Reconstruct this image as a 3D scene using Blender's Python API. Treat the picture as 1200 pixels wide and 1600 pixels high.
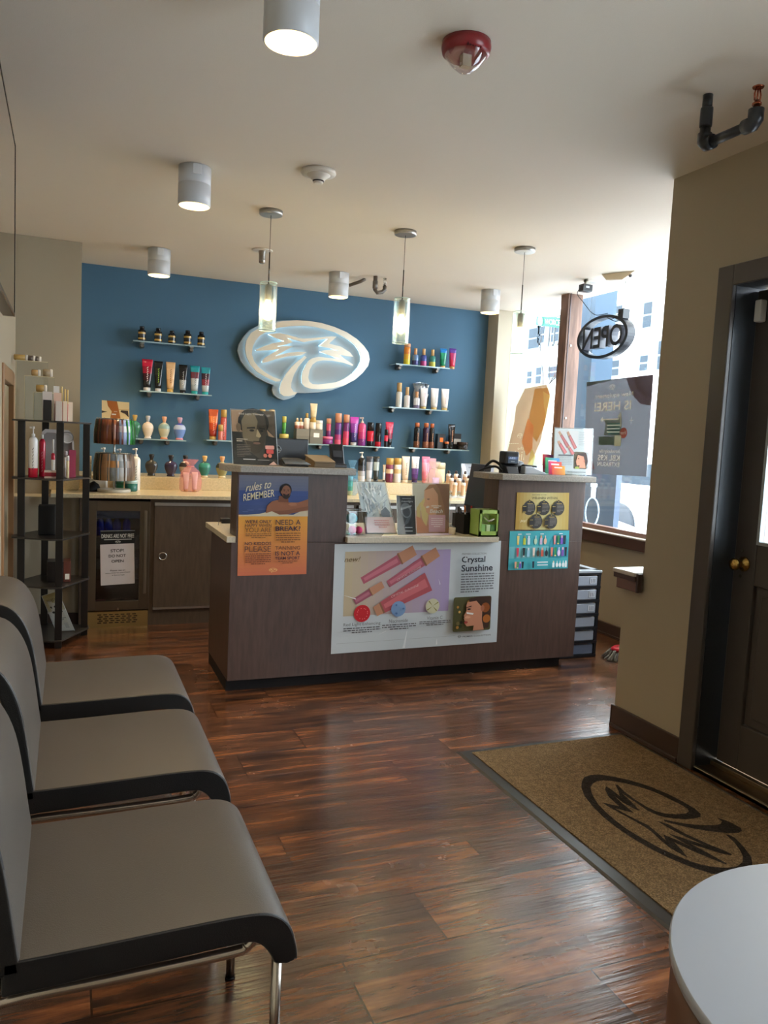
import bpy, math, random
from mathutils import Vector, Matrix
for o in list(bpy.data.objects): bpy.data.objects.remove(o)
random.seed(7)
SC = bpy.context.scene
COL = SC.collection
PI = math.pi
# ------------------------------------------------------------------ camera
cam_d = bpy.data.cameras.new('camera'); cam = bpy.data.objects.new('camera', cam_d); COL.objects.link(cam)
cam_d.sensor_fit = 'VERTICAL'; cam_d.sensor_height = 36; cam_d.sensor_width = 27; cam_d.lens = 36*1216.3/1600
cam_d.clip_start = 0.02; cam_d.clip_end = 300
yaw, pit, rol = [math.radians(a) for a in (22.287, 5.231, 2.765)]
fw = Vector((math.sin(yaw)*math.cos(pit), math.cos(yaw)*math.cos(pit), -math.sin(pit)))
rt = Vector((math.cos(yaw), -math.sin(yaw), 0)); up = rt.cross(fw)
r2 = math.cos(rol)*rt + math.sin(rol)*up; u2 = -math.sin(rol)*rt + math.cos(rol)*up
mw = Matrix((r2, u2, -fw)).transposed().to_4x4(); mw.translation = Vector((0, 0, 1.45))
cam.matrix_world = mw
SC.camera = cam
# ------------------------------------------------------------------ world, exposure, daylight
SC.view_settings.view_transform = 'Standard'; SC.view_settings.look = 'None'
SC.view_settings.exposure = 1.08; SC.view_settings.gamma = 1.0; SC.view_settings.use_curve_mapping = False
W = bpy.data.worlds.new('overcast_sky'); SC.world = W; W.use_nodes = True
bg = W.node_tree.nodes['Background']; bg.inputs[0].default_value = (0.82, 0.91, 1.0, 1); bg.inputs[1].default_value = 6.4
def portal(name, loc, rot, sx, sy):
    l = bpy.data.lights.new(name, 'AREA'); l.shape = 'RECTANGLE'; l.size = sx; l.size_y = sy
    l.cycles.is_portal = True
    o = bpy.data.objects.new(name, l); COL.objects.link(o); o.location = loc; o.rotation_euler = rot
    return o
portal('window_daylight', (4.12, 4.95, 1.8), (0, PI/2, 0), 1.95, 3.7)
portal('door_daylight', (2.9, 2.1, 1.6), (0, PI/2, 0), 1.3, 0.7)
portal('entry_window_daylight', (2.9, 0.1, 1.5), (0, PI/2, 0), 2.2, 2.0)

# ------------------------------------------------------------------ helpers
def s2l(c):
    c = c/255.0
    return c/12.92 if c <= 0.04045 else ((c+0.055)/1.055)**2.4
def C(r, g=None, b=None):
    if g is None:
        h = r.lstrip('#'); r, g, b = int(h[0:2], 16), int(h[2:4], 16), int(h[4:6], 16)
    return (s2l(r), s2l(g), s2l(b), 1.0)
def newmat(name):
    m = bpy.data.materials.new(name); m.use_nodes = True
    nt = m.node_tree; b = nt.nodes['Principled BSDF']; return m, nt, b
def setp(b, **k):
    names = {'rough': 'Roughness', 'metal': 'Metallic', 'spec': 'Specular IOR Level', 'trans': 'Transmission Weight', 'ior': 'IOR', 'alpha': 'Alpha', 'coat': 'Coat Weight'}
    for a, v in k.items(): b.inputs[names[a]].default_value = v
def vmat(name, rough=0.5, metal=0.0, bump=0.0, bscale=60, spec=0.5, mottle=0.0, mscale=8, coat=0):
    """material that takes its own colour from the 'Col' attribute of the mesh"""
    m, nt, b = newmat(name); setp(b, rough=rough, metal=metal, spec=spec, coat=coat)
    a = nt.nodes.new('ShaderNodeAttribute'); a.attribute_name = 'Col'
    out = a.outputs['Color']
    if mottle:
        g = nt.nodes.new('ShaderNodeNewGeometry'); n = nt.nodes.new('ShaderNodeTexNoise'); n.inputs['Scale'].default_value = mscale; n.inputs['Detail'].default_value = 5
        nt.links.new(g.outputs['Position'], n.inputs['Vector'])
        r = nt.nodes.new('ShaderNodeMapRange'); r.inputs[1].default_value = 0.3; r.inputs[2].default_value = 0.7; r.inputs[3].default_value = 1-mottle; r.inputs[4].default_value = 1+mottle
        nt.links.new(n.outputs['Fac'], r.inputs[0])
        mx = nt.nodes.new('ShaderNodeVectorMath'); mx.operation = 'SCALE'
        nt.links.new(out, mx.inputs[0]); nt.links.new(r.outputs[0], mx.inputs['Scale']); out = mx.outputs[0]
    nt.links.new(out, b.inputs['Base Color'])
    if bump:
        g = nt.nodes.new('ShaderNodeNewGeometry'); n = nt.nodes.new('ShaderNodeTexNoise'); n.inputs['Scale'].default_value = bscale; n.inputs['Detail'].default_value = 3
        nt.links.new(g.outputs['Position'], n.inputs['Vector'])
        bp = nt.nodes.new('ShaderNodeBump'); bp.inputs['Strength'].default_value = bump; bp.inputs['Distance'].default_value = 0.002
        nt.links.new(n.outputs['Fac'], bp.inputs['Height']); nt.links.new(bp.outputs[0], b.inputs['Normal'])
    return m
PRINT = vmat('printed_sheet', 0.55, spec=0.3)
PLAS = vmat('plastic', 0.3)
GLOSS = vmat('glossy_plastic', 0.12)
MATTE = vmat('matte_paint', 0.7, spec=0.3)
WALLP = vmat('wall_paint', 0.75, bump=0.25, bscale=220, spec=0.25)
METAL = vmat('metal', 0.25, metal=1.0)
BRUSH = vmat('brushed_metal', 0.38, metal=1.0, bump=0.2, bscale=160)
LEATH = vmat('vinyl_upholstery', 0.42, bump=0.35, bscale=420, spec=0.45)
STONE = vmat('speckled_stone', 0.22, mottle=0.12, mscale=90)
BRICKY = vmat('building_stone', 0.85, mottle=0.08, mscale=3)
SNOW = vmat('snow', 0.9, bump=0.6, bscale=6)
def emat(name, col, st):
    m, nt, b = newmat(name); b.inputs['Base Color'].default_value = col
    b.inputs['Emission Color'].default_value = col; b.inputs['Emission Strength'].default_value = st; return m
def clear(name, tint, glossy=0.12, rough=0.03):
    """thin clear sheet: mostly see-through, with a fresnel sheen"""
    m = bpy.data.materials.new(name); m.use_nodes = True; nt = m.node_tree; nt.nodes.clear()
    o = nt.nodes.new('ShaderNodeOutputMaterial'); t = nt.nodes.new('ShaderNodeBsdfTransparent'); t.inputs[0].default_value = tint
    g = nt.nodes.new('ShaderNodeBsdfGlossy'); g.inputs['Roughness'].default_value = rough; g.inputs[0].default_value = (1, 1, 1, 1)
    f = nt.nodes.new('ShaderNodeLayerWeight'); f.inputs[0].default_value = 0.5
    pw = nt.nodes.new('ShaderNodeMath'); pw.operation = 'POWER'; pw.inputs[1].default_value = 5; nt.links.new(f.outputs['Facing'], pw.inputs[0])
    ad = nt.nodes.new('ShaderNodeMath'); ad.operation = 'ADD'; ad.inputs[1].default_value = glossy+0.03; nt.links.new(pw.outputs[0], ad.inputs[0])
    mx = nt.nodes.new('ShaderNodeMixShader'); nt.links.new(ad.outputs[0], mx.inputs[0]); nt.links.new(t.outputs[0], mx.inputs[1]); nt.links.new(g.outputs[0], mx.inputs[2])
    nt.links.new(mx.outputs[0], o.inputs[0]); return m
GLASS = clear('window_glass', (0.97, 0.99, 0.99, 1), 0.0, 0.01)
ACRYL = clear('clear_acrylic', (0.95, 0.97, 0.97, 1), 0.01)
SHELFG = clear('glass_shelf', (0.72, 0.82, 0.84, 1), 0.12)
PENDG = clear('seeded_glass', (0.91, 0.965, 0.955, 1), 0.03, 0.18)
BAGC = clear('plastic_bag', (0.80, 0.84, 0.88, 1), 0.25, 0.2)
def seeded(m):
    nt = m.node_tree; o = nt.nodes['Material Output']; src = o.inputs[0].links[0].from_socket
    t = nt.nodes.new('ShaderNodeBsdfTranslucent'); t.inputs[0].default_value = (.9, .97, .95, 1); mx = nt.nodes.new('ShaderNodeMixShader')
    g = nt.nodes.new('ShaderNodeNewGeometry'); n = nt.nodes.new('ShaderNodeTexNoise'); n.inputs['Scale'].default_value = 260; nt.links.new(g.outputs['Position'], n.inputs['Vector'])
    r = nt.nodes.new('ShaderNodeMapRange'); r.inputs[1].default_value = .45; r.inputs[2].default_value = .75; r.inputs[3].default_value = .015; r.inputs[4].default_value = .09; nt.links.new(n.outputs['Fac'], r.inputs[0])
    nt.links.new(r.outputs[0], mx.inputs[0]); nt.links.new(src, mx.inputs[1]); nt.links.new(t.outputs[0], mx.inputs[2]); nt.links.new(mx.outputs[0], o.inputs[0])
seeded(PENDG)
def translucent(name, k=1.0):
    m = bpy.data.materials.new(name); m.use_nodes = True; nt = m.node_tree; nt.nodes.clear()
    o = nt.nodes.new('ShaderNodeOutputMaterial'); a = nt.nodes.new('ShaderNodeAttribute'); a.attribute_name = 'Col'
    t = nt.nodes.new('ShaderNodeBsdfTranslucent'); d = nt.nodes.new('ShaderNodeBsdfDiffuse')
    nt.links.new(a.outputs[0], t.inputs[0]); nt.links.new(a.outputs[0], d.inputs[0])
    mx = nt.nodes.new('ShaderNodeMixShader'); mx.inputs[0].default_value = 0.35
    nt.links.new(t.outputs[0], mx.inputs[1]); nt.links.new(d.outputs[0], mx.inputs[2]); nt.links.new(mx.outputs[0], o.inputs[0]); return m
TRANSL = translucent('backlit_poster')
def organza():
    m = bpy.data.materials.new('organza'); m.use_nodes = True; nt = m.node_tree; nt.nodes.clear()
    o = nt.nodes.new('ShaderNodeOutputMaterial'); a = nt.nodes.new('ShaderNodeAttribute'); a.attribute_name = 'Col'
    t = nt.nodes.new('ShaderNodeBsdfTransparent'); d = nt.nodes.new('ShaderNodeBsdfDiffuse'); nt.links.new(a.outputs[0], d.inputs[0])
    mx = nt.nodes.new('ShaderNodeMixShader'); mx.inputs[0].default_value = 0.34
    nt.links.new(t.outputs[0], mx.inputs[1]); nt.links.new(d.outputs[0], mx.inputs[2]); nt.links.new(mx.outputs[0], o.inputs[0]); return m
ORG = organza()

class MB:
    """collects shapes in world coordinates and links them as one mesh object"""
    def __init__(s): s.v = []; s.f = []; s.c = []; s.sm = []
    def face(s, idx, col, sm=False): s.f.append(idx); s.c.append(col); s.sm.append(sm)
    def pts(s, P):
        n = len(s.v); s.v += [tuple(p) for p in P]; return n
    def box(s, x0, x1, y0, y1, z0, z1, col):
        if x0 > x1: x0, x1 = x1, x0
        if y0 > y1: y0, y1 = y1, y0
        if z0 > z1: z0, z1 = z1, z0
        n = s.pts([(x0,y0,z0),(x1,y0,z0),(x1,y1,z0),(x0,y1,z0),(x0,y0,z1),(x1,y0,z1),(x1,y1,z1),(x0,y1,z1)])
        for q in ((0,3,2,1),(4,5,6,7),(0,1,5,4),(1,2,6,5),(2,3,7,6),(3,0,4,7)): s.face([n+i for i in q], col)
        return s
    def obox(s, c, ax, ay, az, col):
        """box from centre and three half-axis vectors"""
        c, ax, ay, az = Vector(c), Vector(ax), Vector(ay), Vector(az)
        P = [c+i*ax+j*ay+k*az for k in (-1,1) for (i,j) in ((-1,-1),(1,-1),(1,1),(-1,1))]
        n = s.pts(P)
        flip = ax.cross(ay).dot(az) < 0
        for q in ((0,3,2,1),(4,5,6,7),(0,1,5,4),(1,2,6,5),(2,3,7,6),(3,0,4,7)):
            q = [n+i for i in q]
            s.face(q[::-1] if flip else q, col)
        return s
    def prism(s, poly, d, col, side=None):
        """poly: 3d points of a flat outline, extruded along d"""
        d = Vector(d); P = [Vector(p) for p in poly]; k = len(P)
        nrm = Vector((0,0,0))
        for i in range(k): nrm += P[i].cross(P[(i+1) % k])
        if nrm.dot(d) > 0: P = P[::-1]
        n = s.pts(P); m = s.pts([p+d for p in P])
        s.face([n+i for i in range(k)], col); s.face([m+i for i in range(k)][::-1], col)
        for i in range(k):
            j = (i+1) % k; s.face([n+j, n+i, m+i, m+j], side or col)
        return s
    def flat(s, P, col):
        n = s.pts(P); s.face([n+i for i in range(len(P))], col); return s
    def lathe(s, prof, c=(0,0,0), col=None, cols=None, seg=20, ax='z', sx=1.0, sy=1.0, sm=True, capb=True, capt=True):
        """prof: (radius, height) bottom to top; cols: one colour per ring gap"""
        c = Vector(c); rings = []
        for r, h in prof:
            P = []
            for i in range(seg):
                a = 2*PI*i/seg; x, y = r*math.cos(a)*sx, r*math.sin(a)*sy
                P.append(c+Vector((x,y,h)) if ax == 'z' else (c+Vector((h,x,y)) if ax == 'x' else c+Vector((y,h,x))))
            rings.append(s.pts(P))
        for k in range(len(prof)-1):
            cc = cols[k] if cols else col; a, b = rings[k], rings[k+1]
            for i in range(seg):
                j = (i+1) % seg; s.face([a+i, a+j, b+j, b+i], cc, sm)
        if capb: s.face([rings[0]+i for i in range(seg)][::-1], cols[0] if cols else col)
        if capt: s.face([rings[-1]+i for i in range(seg)], cols[-1] if cols else col)
        return s
    def loft(s, rings, cols, sm=True, caps=True):
        """rings: lists of equal numbers of 3d points"""
        R = [s.pts(r) for r in rings]; k = len(rings[0])
        for a in range(len(R)-1):
            cc = cols[a] if isinstance(cols, list) else cols
            for i in range(k):
                j = (i+1) % k; s.face([R[a]+i, R[a]+j, R[a+1]+j, R[a+1]+i], cc, sm)
        if caps:
            s.face([R[0]+i for i in range(k)][::-1], cols[0] if isinstance(cols, list) else cols)
            s.face([R[-1]+i for i in range(k)], cols[-1] if isinstance(cols, list) else cols)
        return s
    def tube(s, path, r, col, seg=10, radii=None):
        P = [Vector(p) for p in path]; rings = []; ref = None
        for i, p in enumerate(P):
            t = (P[min(i+1, len(P)-1)]-P[max(i-1, 0)]).normalized()
            if ref is None: ref = Vector((0,0,1)) if abs(t.z) < 0.9 else Vector((1,0,0))
            a = (ref - ref.dot(t)*t).normalized(); b = t.cross(a); ref = a
            rr = radii[i] if radii else r
            rings.append([p+rr*(math.cos(2*PI*q/seg)*a+math.sin(2*PI*q/seg)*b) for q in range(seg)])
        return s.loft(rings, col)
    def ball(s, c, r, col, seg=16, sx=1, sy=1, sz=1):
        n = 10
        return s.lathe([(r*math.sin(PI*i/n)+1e-5, -r*math.cos(PI*i/n)*sz) for i in range(n+1)], c, col, seg=seg, sx=sx, sy=sy)
    def build(s, name, mat, parent=None, bevel=0.0, bseg=2, origin=None, sub=0):
        me = bpy.data.meshes.new(name)
        if parent is not None:
            off = Vector(parent['_o'])
        else:
            xs, ys, zs = zip(*s.v); off = Vector(origin) if origin else Vector(((min(xs)+max(xs))/2, (min(ys)+max(ys))/2, min(zs)))
        me.from_pydata([(Vector(v)-off)[:] for v in s.v], [], s.f)
        at = me.color_attributes.new('Col', 'FLOAT_COLOR', 'CORNER')
        i = 0
        data = []
        for f, c in zip(s.f, s.c): data += list(c)*len(f)
        at.data.foreach_set('color', data)
        me.polygons.foreach_set('use_smooth', s.sm)
        me.materials.append(mat); me.update()
        o = bpy.data.objects.new(name, me); COL.objects.link(o)
        if parent is not None: o.parent = parent; o['_o'] = tuple(parent['_o'])
        else: o.location = off; o['_o'] = tuple(off)
        if parent is not None: o.location = (0, 0, 0)
        if bevel:
            b = o.modifiers.new('bevel', 'BEVEL'); b.width = bevel; b.segments = bseg; b.limit_method = 'ANGLE'; b.angle_limit = math.radians(40)
        return o
def tag(o, label, cat, group=None, kind=None):
    o['label'] = label; o['category'] = cat
    if group: o['group'] = group
    if kind: o['kind'] = kind
    return o
def root(name, loc, label, cat, group=None):
    o = bpy.data.objects.new(name, None); COL.objects.link(o); o.location = loc; o.empty_display_size = 0.05
    o['_o'] = tuple(loc); return tag(o, label, cat, group)
def struct(name, mb, mat, **k):
    o = mb.build(name, mat, **k)
    if k.get('parent') is None: o['kind'] = 'structure'
    return o
def smooth_path(P, n=6):
    """Catmull-Rom through points"""
    P = [Vector(p) for p in P]; out = []
    for i in range(len(P)-1):
        a, b, c, d = P[max(i-1,0)], P[i], P[i+1], P[min(i+2, len(P)-1)]
        for k in range(n):
            t = k/n
            out.append(0.5*((2*b)+(c-a)*t+(2*a-5*b+4*c-d)*t*t+(3*b-a-3*c+d)*t**3))
    return out+[P[-1]]
# ---- lettering: outlines of the built-in font, fitted into a box
_tc = {}
def glyphs(txt, bold=0.0, shear=0.0):
    key = (txt, bold, shear)
    if key not in _tc:
        cu = bpy.data.curves.new('lettering', 'FONT'); cu.body = txt; cu.fill_mode = 'BOTH'; cu.offset = bold*0.45; cu.shear = shear; cu.resolution_u = 3
        ob = bpy.data.objects.new('lettering', cu); COL.objects.link(ob)
        dg = bpy.context.evaluated_depsgraph_get()
        me = bpy.data.meshes.new_from_object(ob.evaluated_get(dg))
        vs = [(v.co.x, v.co.y) for v in me.vertices]; fs = [list(p.vertices) for p in me.polygons]
        bpy.data.objects.remove(ob); bpy.data.curves.remove(cu); bpy.data.meshes.remove(me)
        x0 = min(v[0] for v in vs); x1 = max(v[0] for v in vs); y0 = min(v[1] for v in vs); y1 = max(v[1] for v in vs)
        _tc[key] = ([((x-x0)/(x1-x0), (y-y0)/(y1-y0)) for x, y in vs], fs)
    return _tc[key]
class Sheet:
    """a flat printed sheet: u to the right, v up (0..1), drawn in thin ink layers; corners TL TR BR BL seen from the front"""
    def __init__(s, TL, TR, BR, BL, base, thick=0.002, step=0.00025):
        s.q = [Vector(p) for p in (TL, TR, BR, BL)]; s.n = -((s.q[1]-s.q[0]).cross(s.q[3]-s.q[0])).normalized()
        s.base = base; s.thick = thick; s.k = 1; s.ink = MB(); s.step = step
        s.asp = (s.q[1]-s.q[0]).length/(s.q[3]-s.q[0]).length
    def P(s, u, v, lift=0.0):
        TL, TR, BR, BL = s.q
        return (TL*(1-u)+TR*u)*v+(BL*(1-u)+BR*u)*(1-v)+s.n*lift
    def lay(s): s.k += 1; return s.k*s.step
    def poly(s, pts, col):
        l = s.lay(); P = [s.P(u, v, l) for u, v in pts]
        ar = sum(pts[i][0]*pts[(i+1) % len(pts)][1]-pts[(i+1) % len(pts)][0]*pts[i][1] for i in range(len(pts)))
        s.ink.flat(P if ar > 0 else P[::-1], col); return s
    def rect(s, u0, v0, u1, v1, col): return s.poly([(u0,v0),(u1,v0),(u1,v1),(u0,v1)], col)
    def rrect(s, u0, v0, u1, v1, col, r=0.02):
        P = []
        for cx, cy, a0 in ((u1-r, v1-r*s.asp, 0), (u0+r, v1-r*s.asp, 90), (u0+r, v0+r*s.asp, 180), (u1-r, v0+r*s.asp, 270)):
            for k in range(5): a = math.radians(a0+k*22.5); P.append((cx+r*math.cos(a), cy+r*s.asp*math.sin(a)))
        return s.poly(P, col)
    def grad(s, u0, v0, u1, v1, c0, c1, n=14, horiz=False):
        """a printed colour blend from c0 (bottom/left) to c1"""
        l = s.lay()
        for i in range(n):
            t0, t1, t = i/n, (i+1)/n, (i+0.5)/n; c = tuple(c0[k]*(1-t)+c1[k]*t for k in range(4))
            if horiz: Q = [(u0+(u1-u0)*t0, v0), (u0+(u1-u0)*t1, v0), (u0+(u1-u0)*t1, v1), (u0+(u1-u0)*t0, v1)]
            else: Q = [(u0, v0+(v1-v0)*t0), (u1, v0+(v1-v0)*t0), (u1, v0+(v1-v0)*t1), (u0, v0+(v1-v0)*t1)]
            s.ink.flat([s.P(u, v, l) for u, v in Q], c)
        return s
    def disc(s, u, v, r, col, ry=None, rot=0, n=20):
        ry = ry if ry is not None else r*s.asp
        cr, sr = math.cos(rot), math.sin(rot)
        P = []
        for i in range(n):
            a = 2*PI*i/n; x, y = r*math.cos(a), ry*math.sin(a)/s.asp
            x, y = x*cr-y*sr, x*sr+y*cr; P.append((u+x, v+y*s.asp))
        return s.poly(P, col)
    def text(s, txt, u0, v0, u1, v1, col, bold=0.0, shear=0.0, slope=0.0, mirror=False):
        V, F = glyphs(txt, bold, shear); l = s.lay(); 
        n = s.ink.pts([s.P(u0+(u1-u0)*((1-x) if mirror else x), v0+(v1-v0)*y+slope*x, l) for x, y in V])
        for f in F: s.ink.face([n+i for i in f], col)
        return s
    def lines(s, u0, v0, u1, v1, n, col, seed=1, fill=0.45, center=False):
        """rows of print too small to read in the photograph"""
        rnd = random.Random(seed); l = s.lay(); h = (v1-v0)/n
        for i in range(n):
            vt = v1-i*h; w = (u1-u0)*(1 if i < n-1 else 0.55); uu = u0+((u1-u0)-w)/2 if center else u0; ue = uu+w
            while uu < ue-0.004:
                ww = min((u1-u0)*rnd.uniform(0.04, 0.15), ue-uu)
                s.ink.flat([s.P(a, b, l) for a, b in ((uu, vt-h*fill), (uu+ww, vt-h*fill), (uu+ww, vt), (uu, vt))], col)
                uu += ww+(u1-u0)*0.02
        return s
    def logo(s, u0, v0, u1, v1, col, mirror=False):
        for piece in (LOGO_RING, LOGO_TRUNK):
            s.poly([(u0+(u1-u0)*((1-x) if mirror else x), v0+(v1-v0)*y) for x, y in piece], col)
        return s
    def letters_from_here(s): s.fields = s.ink; s.ink = MB()
    def build(s, parent, mat=None, name='sheet', ink='print', back=None, clearmat=None):
        b = MB(); b.prism([s.P(0,1), s.P(1,1), s.P(1,0), s.P(0,0)], -s.n*s.thick, s.base, back)
        a = b.build(name, clearmat or mat or PRINT, parent)
        if getattr(s, 'fields', None): s.fields.build('colour_fields', mat, parent); s.ink.build('lettering', PRINT, parent)
        elif s.ink.v: s.ink.build(ink, mat or PRINT, parent)
        return a
def poster(name, label, corners, base, cat='poster', thick=0.002, step=0.00025, group=None):
    c = [Vector(p) for p in corners]; o = (c[2]+c[3])/2
    return root(name, tuple(o), label, cat, group), Sheet(*corners, base, thick, step)
_lr = [(1.759,1.935),(1.724,1.929),(1.636,1.960),(1.547,2.004),(1.488,2.061),(1.452,2.128),(1.438,2.196),(1.447,2.269),(1.485,2.334),(1.557,2.385),(1.648,2.428),(1.763,2.465),(1.893,2.486),(2.000,2.491),(2.121,2.486),(2.245,2.464),(2.371,2.427),(2.474,2.375),(2.547,2.317),(2.594,2.262),(2.610,2.199),(2.597,2.138),(2.546,2.069),(2.473,2.001),(2.374,1.944),(2.257,1.906),(2.147,1.890),(2.055,1.887),(1.994,1.903),(1.965,1.932),(1.960,1.990),(1.967,2.038),(1.996,2.102),(2.026,2.144),(2.056,2.164),(2.113,2.181),(2.245,2.178),(2.341,2.176),(2.232,2.199),(2.123,2.228),(2.156,2.242),(2.229,2.255),(2.323,2.248),(2.216,2.268),(2.115,2.279),(2.194,2.350),(2.085,2.330),(1.969,2.300),(1.893,2.310),(1.810,2.325),(1.867,2.291),(1.800,2.262),(1.716,2.238),(1.801,2.251),(1.869,2.254),(1.814,2.218),(1.710,2.155),(1.833,2.194),(1.921,2.210),(1.999,2.214),(1.952,2.181),(1.834,2.163),(1.717,2.127),(1.631,2.092),(1.596,2.084),(1.590,2.097),(1.618,2.133),(1.686,2.178),(1.743,2.217),(1.662,2.202),(1.538,2.183),(1.529,2.193),(1.597,2.227),(1.683,2.263),(1.787,2.292),(1.705,2.313),(1.640,2.340),(1.738,2.358),(1.827,2.349),(1.916,2.332),(1.964,2.331),(2.090,2.351),(2.224,2.375),(2.277,2.377),(2.206,2.308),(2.321,2.291),(2.411,2.247),(2.448,2.210),(2.381,2.209),(2.312,2.217),(2.370,2.179),(2.451,2.138),(2.442,2.126),(2.352,2.148),(2.246,2.157),(2.160,2.153),(2.099,2.139),(2.058,2.107),(2.032,2.056),(2.022,1.988),(2.034,1.952),(2.065,1.931),(2.123,1.932),(2.206,1.947),(2.296,1.966),(2.378,2.009),(2.448,2.063),(2.499,2.122),(2.522,2.174),(2.524,2.217),(2.505,2.264),(2.462,2.316),(2.395,2.358),(2.329,2.388),(2.263,2.413),(2.166,2.433),(2.068,2.444),(1.975,2.447),(1.853,2.431),(1.736,2.406),(1.656,2.373),(1.610,2.351),(1.565,2.319),(1.527,2.271),(1.503,2.213),(1.499,2.151),(1.521,2.092),(1.563,2.044),(1.622,2.004),(1.694,1.970),(1.768,1.950)]
_lt = [(1.982,2.178),(1.924,2.130),(1.867,2.074),(1.810,1.996),(1.772,1.924),(1.759,1.866),(1.769,1.827),(1.800,1.806),(1.853,1.809),(1.906,1.827),(1.926,1.846),(1.887,1.852),(1.865,1.885),(1.866,1.931),(1.887,2.001),(1.926,2.079),(1.972,2.134),(2.001,2.165)]
_lb = [(1.382,2.175),(1.392,2.231),(1.424,2.295),(1.484,2.367),(1.562,2.414),(1.647,2.450),(1.763,2.476),(1.892,2.492),(2.000,2.497),(2.121,2.492),(2.245,2.470),(2.371,2.436),(2.474,2.381),(2.553,2.318),(2.597,2.263),(2.614,2.199),(2.600,2.139),(2.552,2.070),(2.479,1.999),(2.381,1.939),(2.258,1.889),(2.148,1.864),(2.026,1.850),(1.929,1.846),(1.913,1.813),(1.866,1.787),(1.813,1.772),(1.759,1.786),(1.717,1.818),(1.703,1.857),(1.714,1.900),(1.643,1.921),(1.549,1.964),(1.472,2.020),(1.413,2.088)]
_x0 = min(p[0] for p in _lr); _x1 = max(p[0] for p in _lr); _z0 = min(p[1] for p in _lt); _z1 = max(p[1] for p in _lr)
LOGO_RING = [((x-_x0)/(_x1-_x0), (z-_z0)/(_z1-_z0)) for x, z in _lr]
LOGO_TRUNK = [((x-_x0)/(_x1-_x0), (z-_z0)/(_z1-_z0)) for x, z in _lt]
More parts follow.
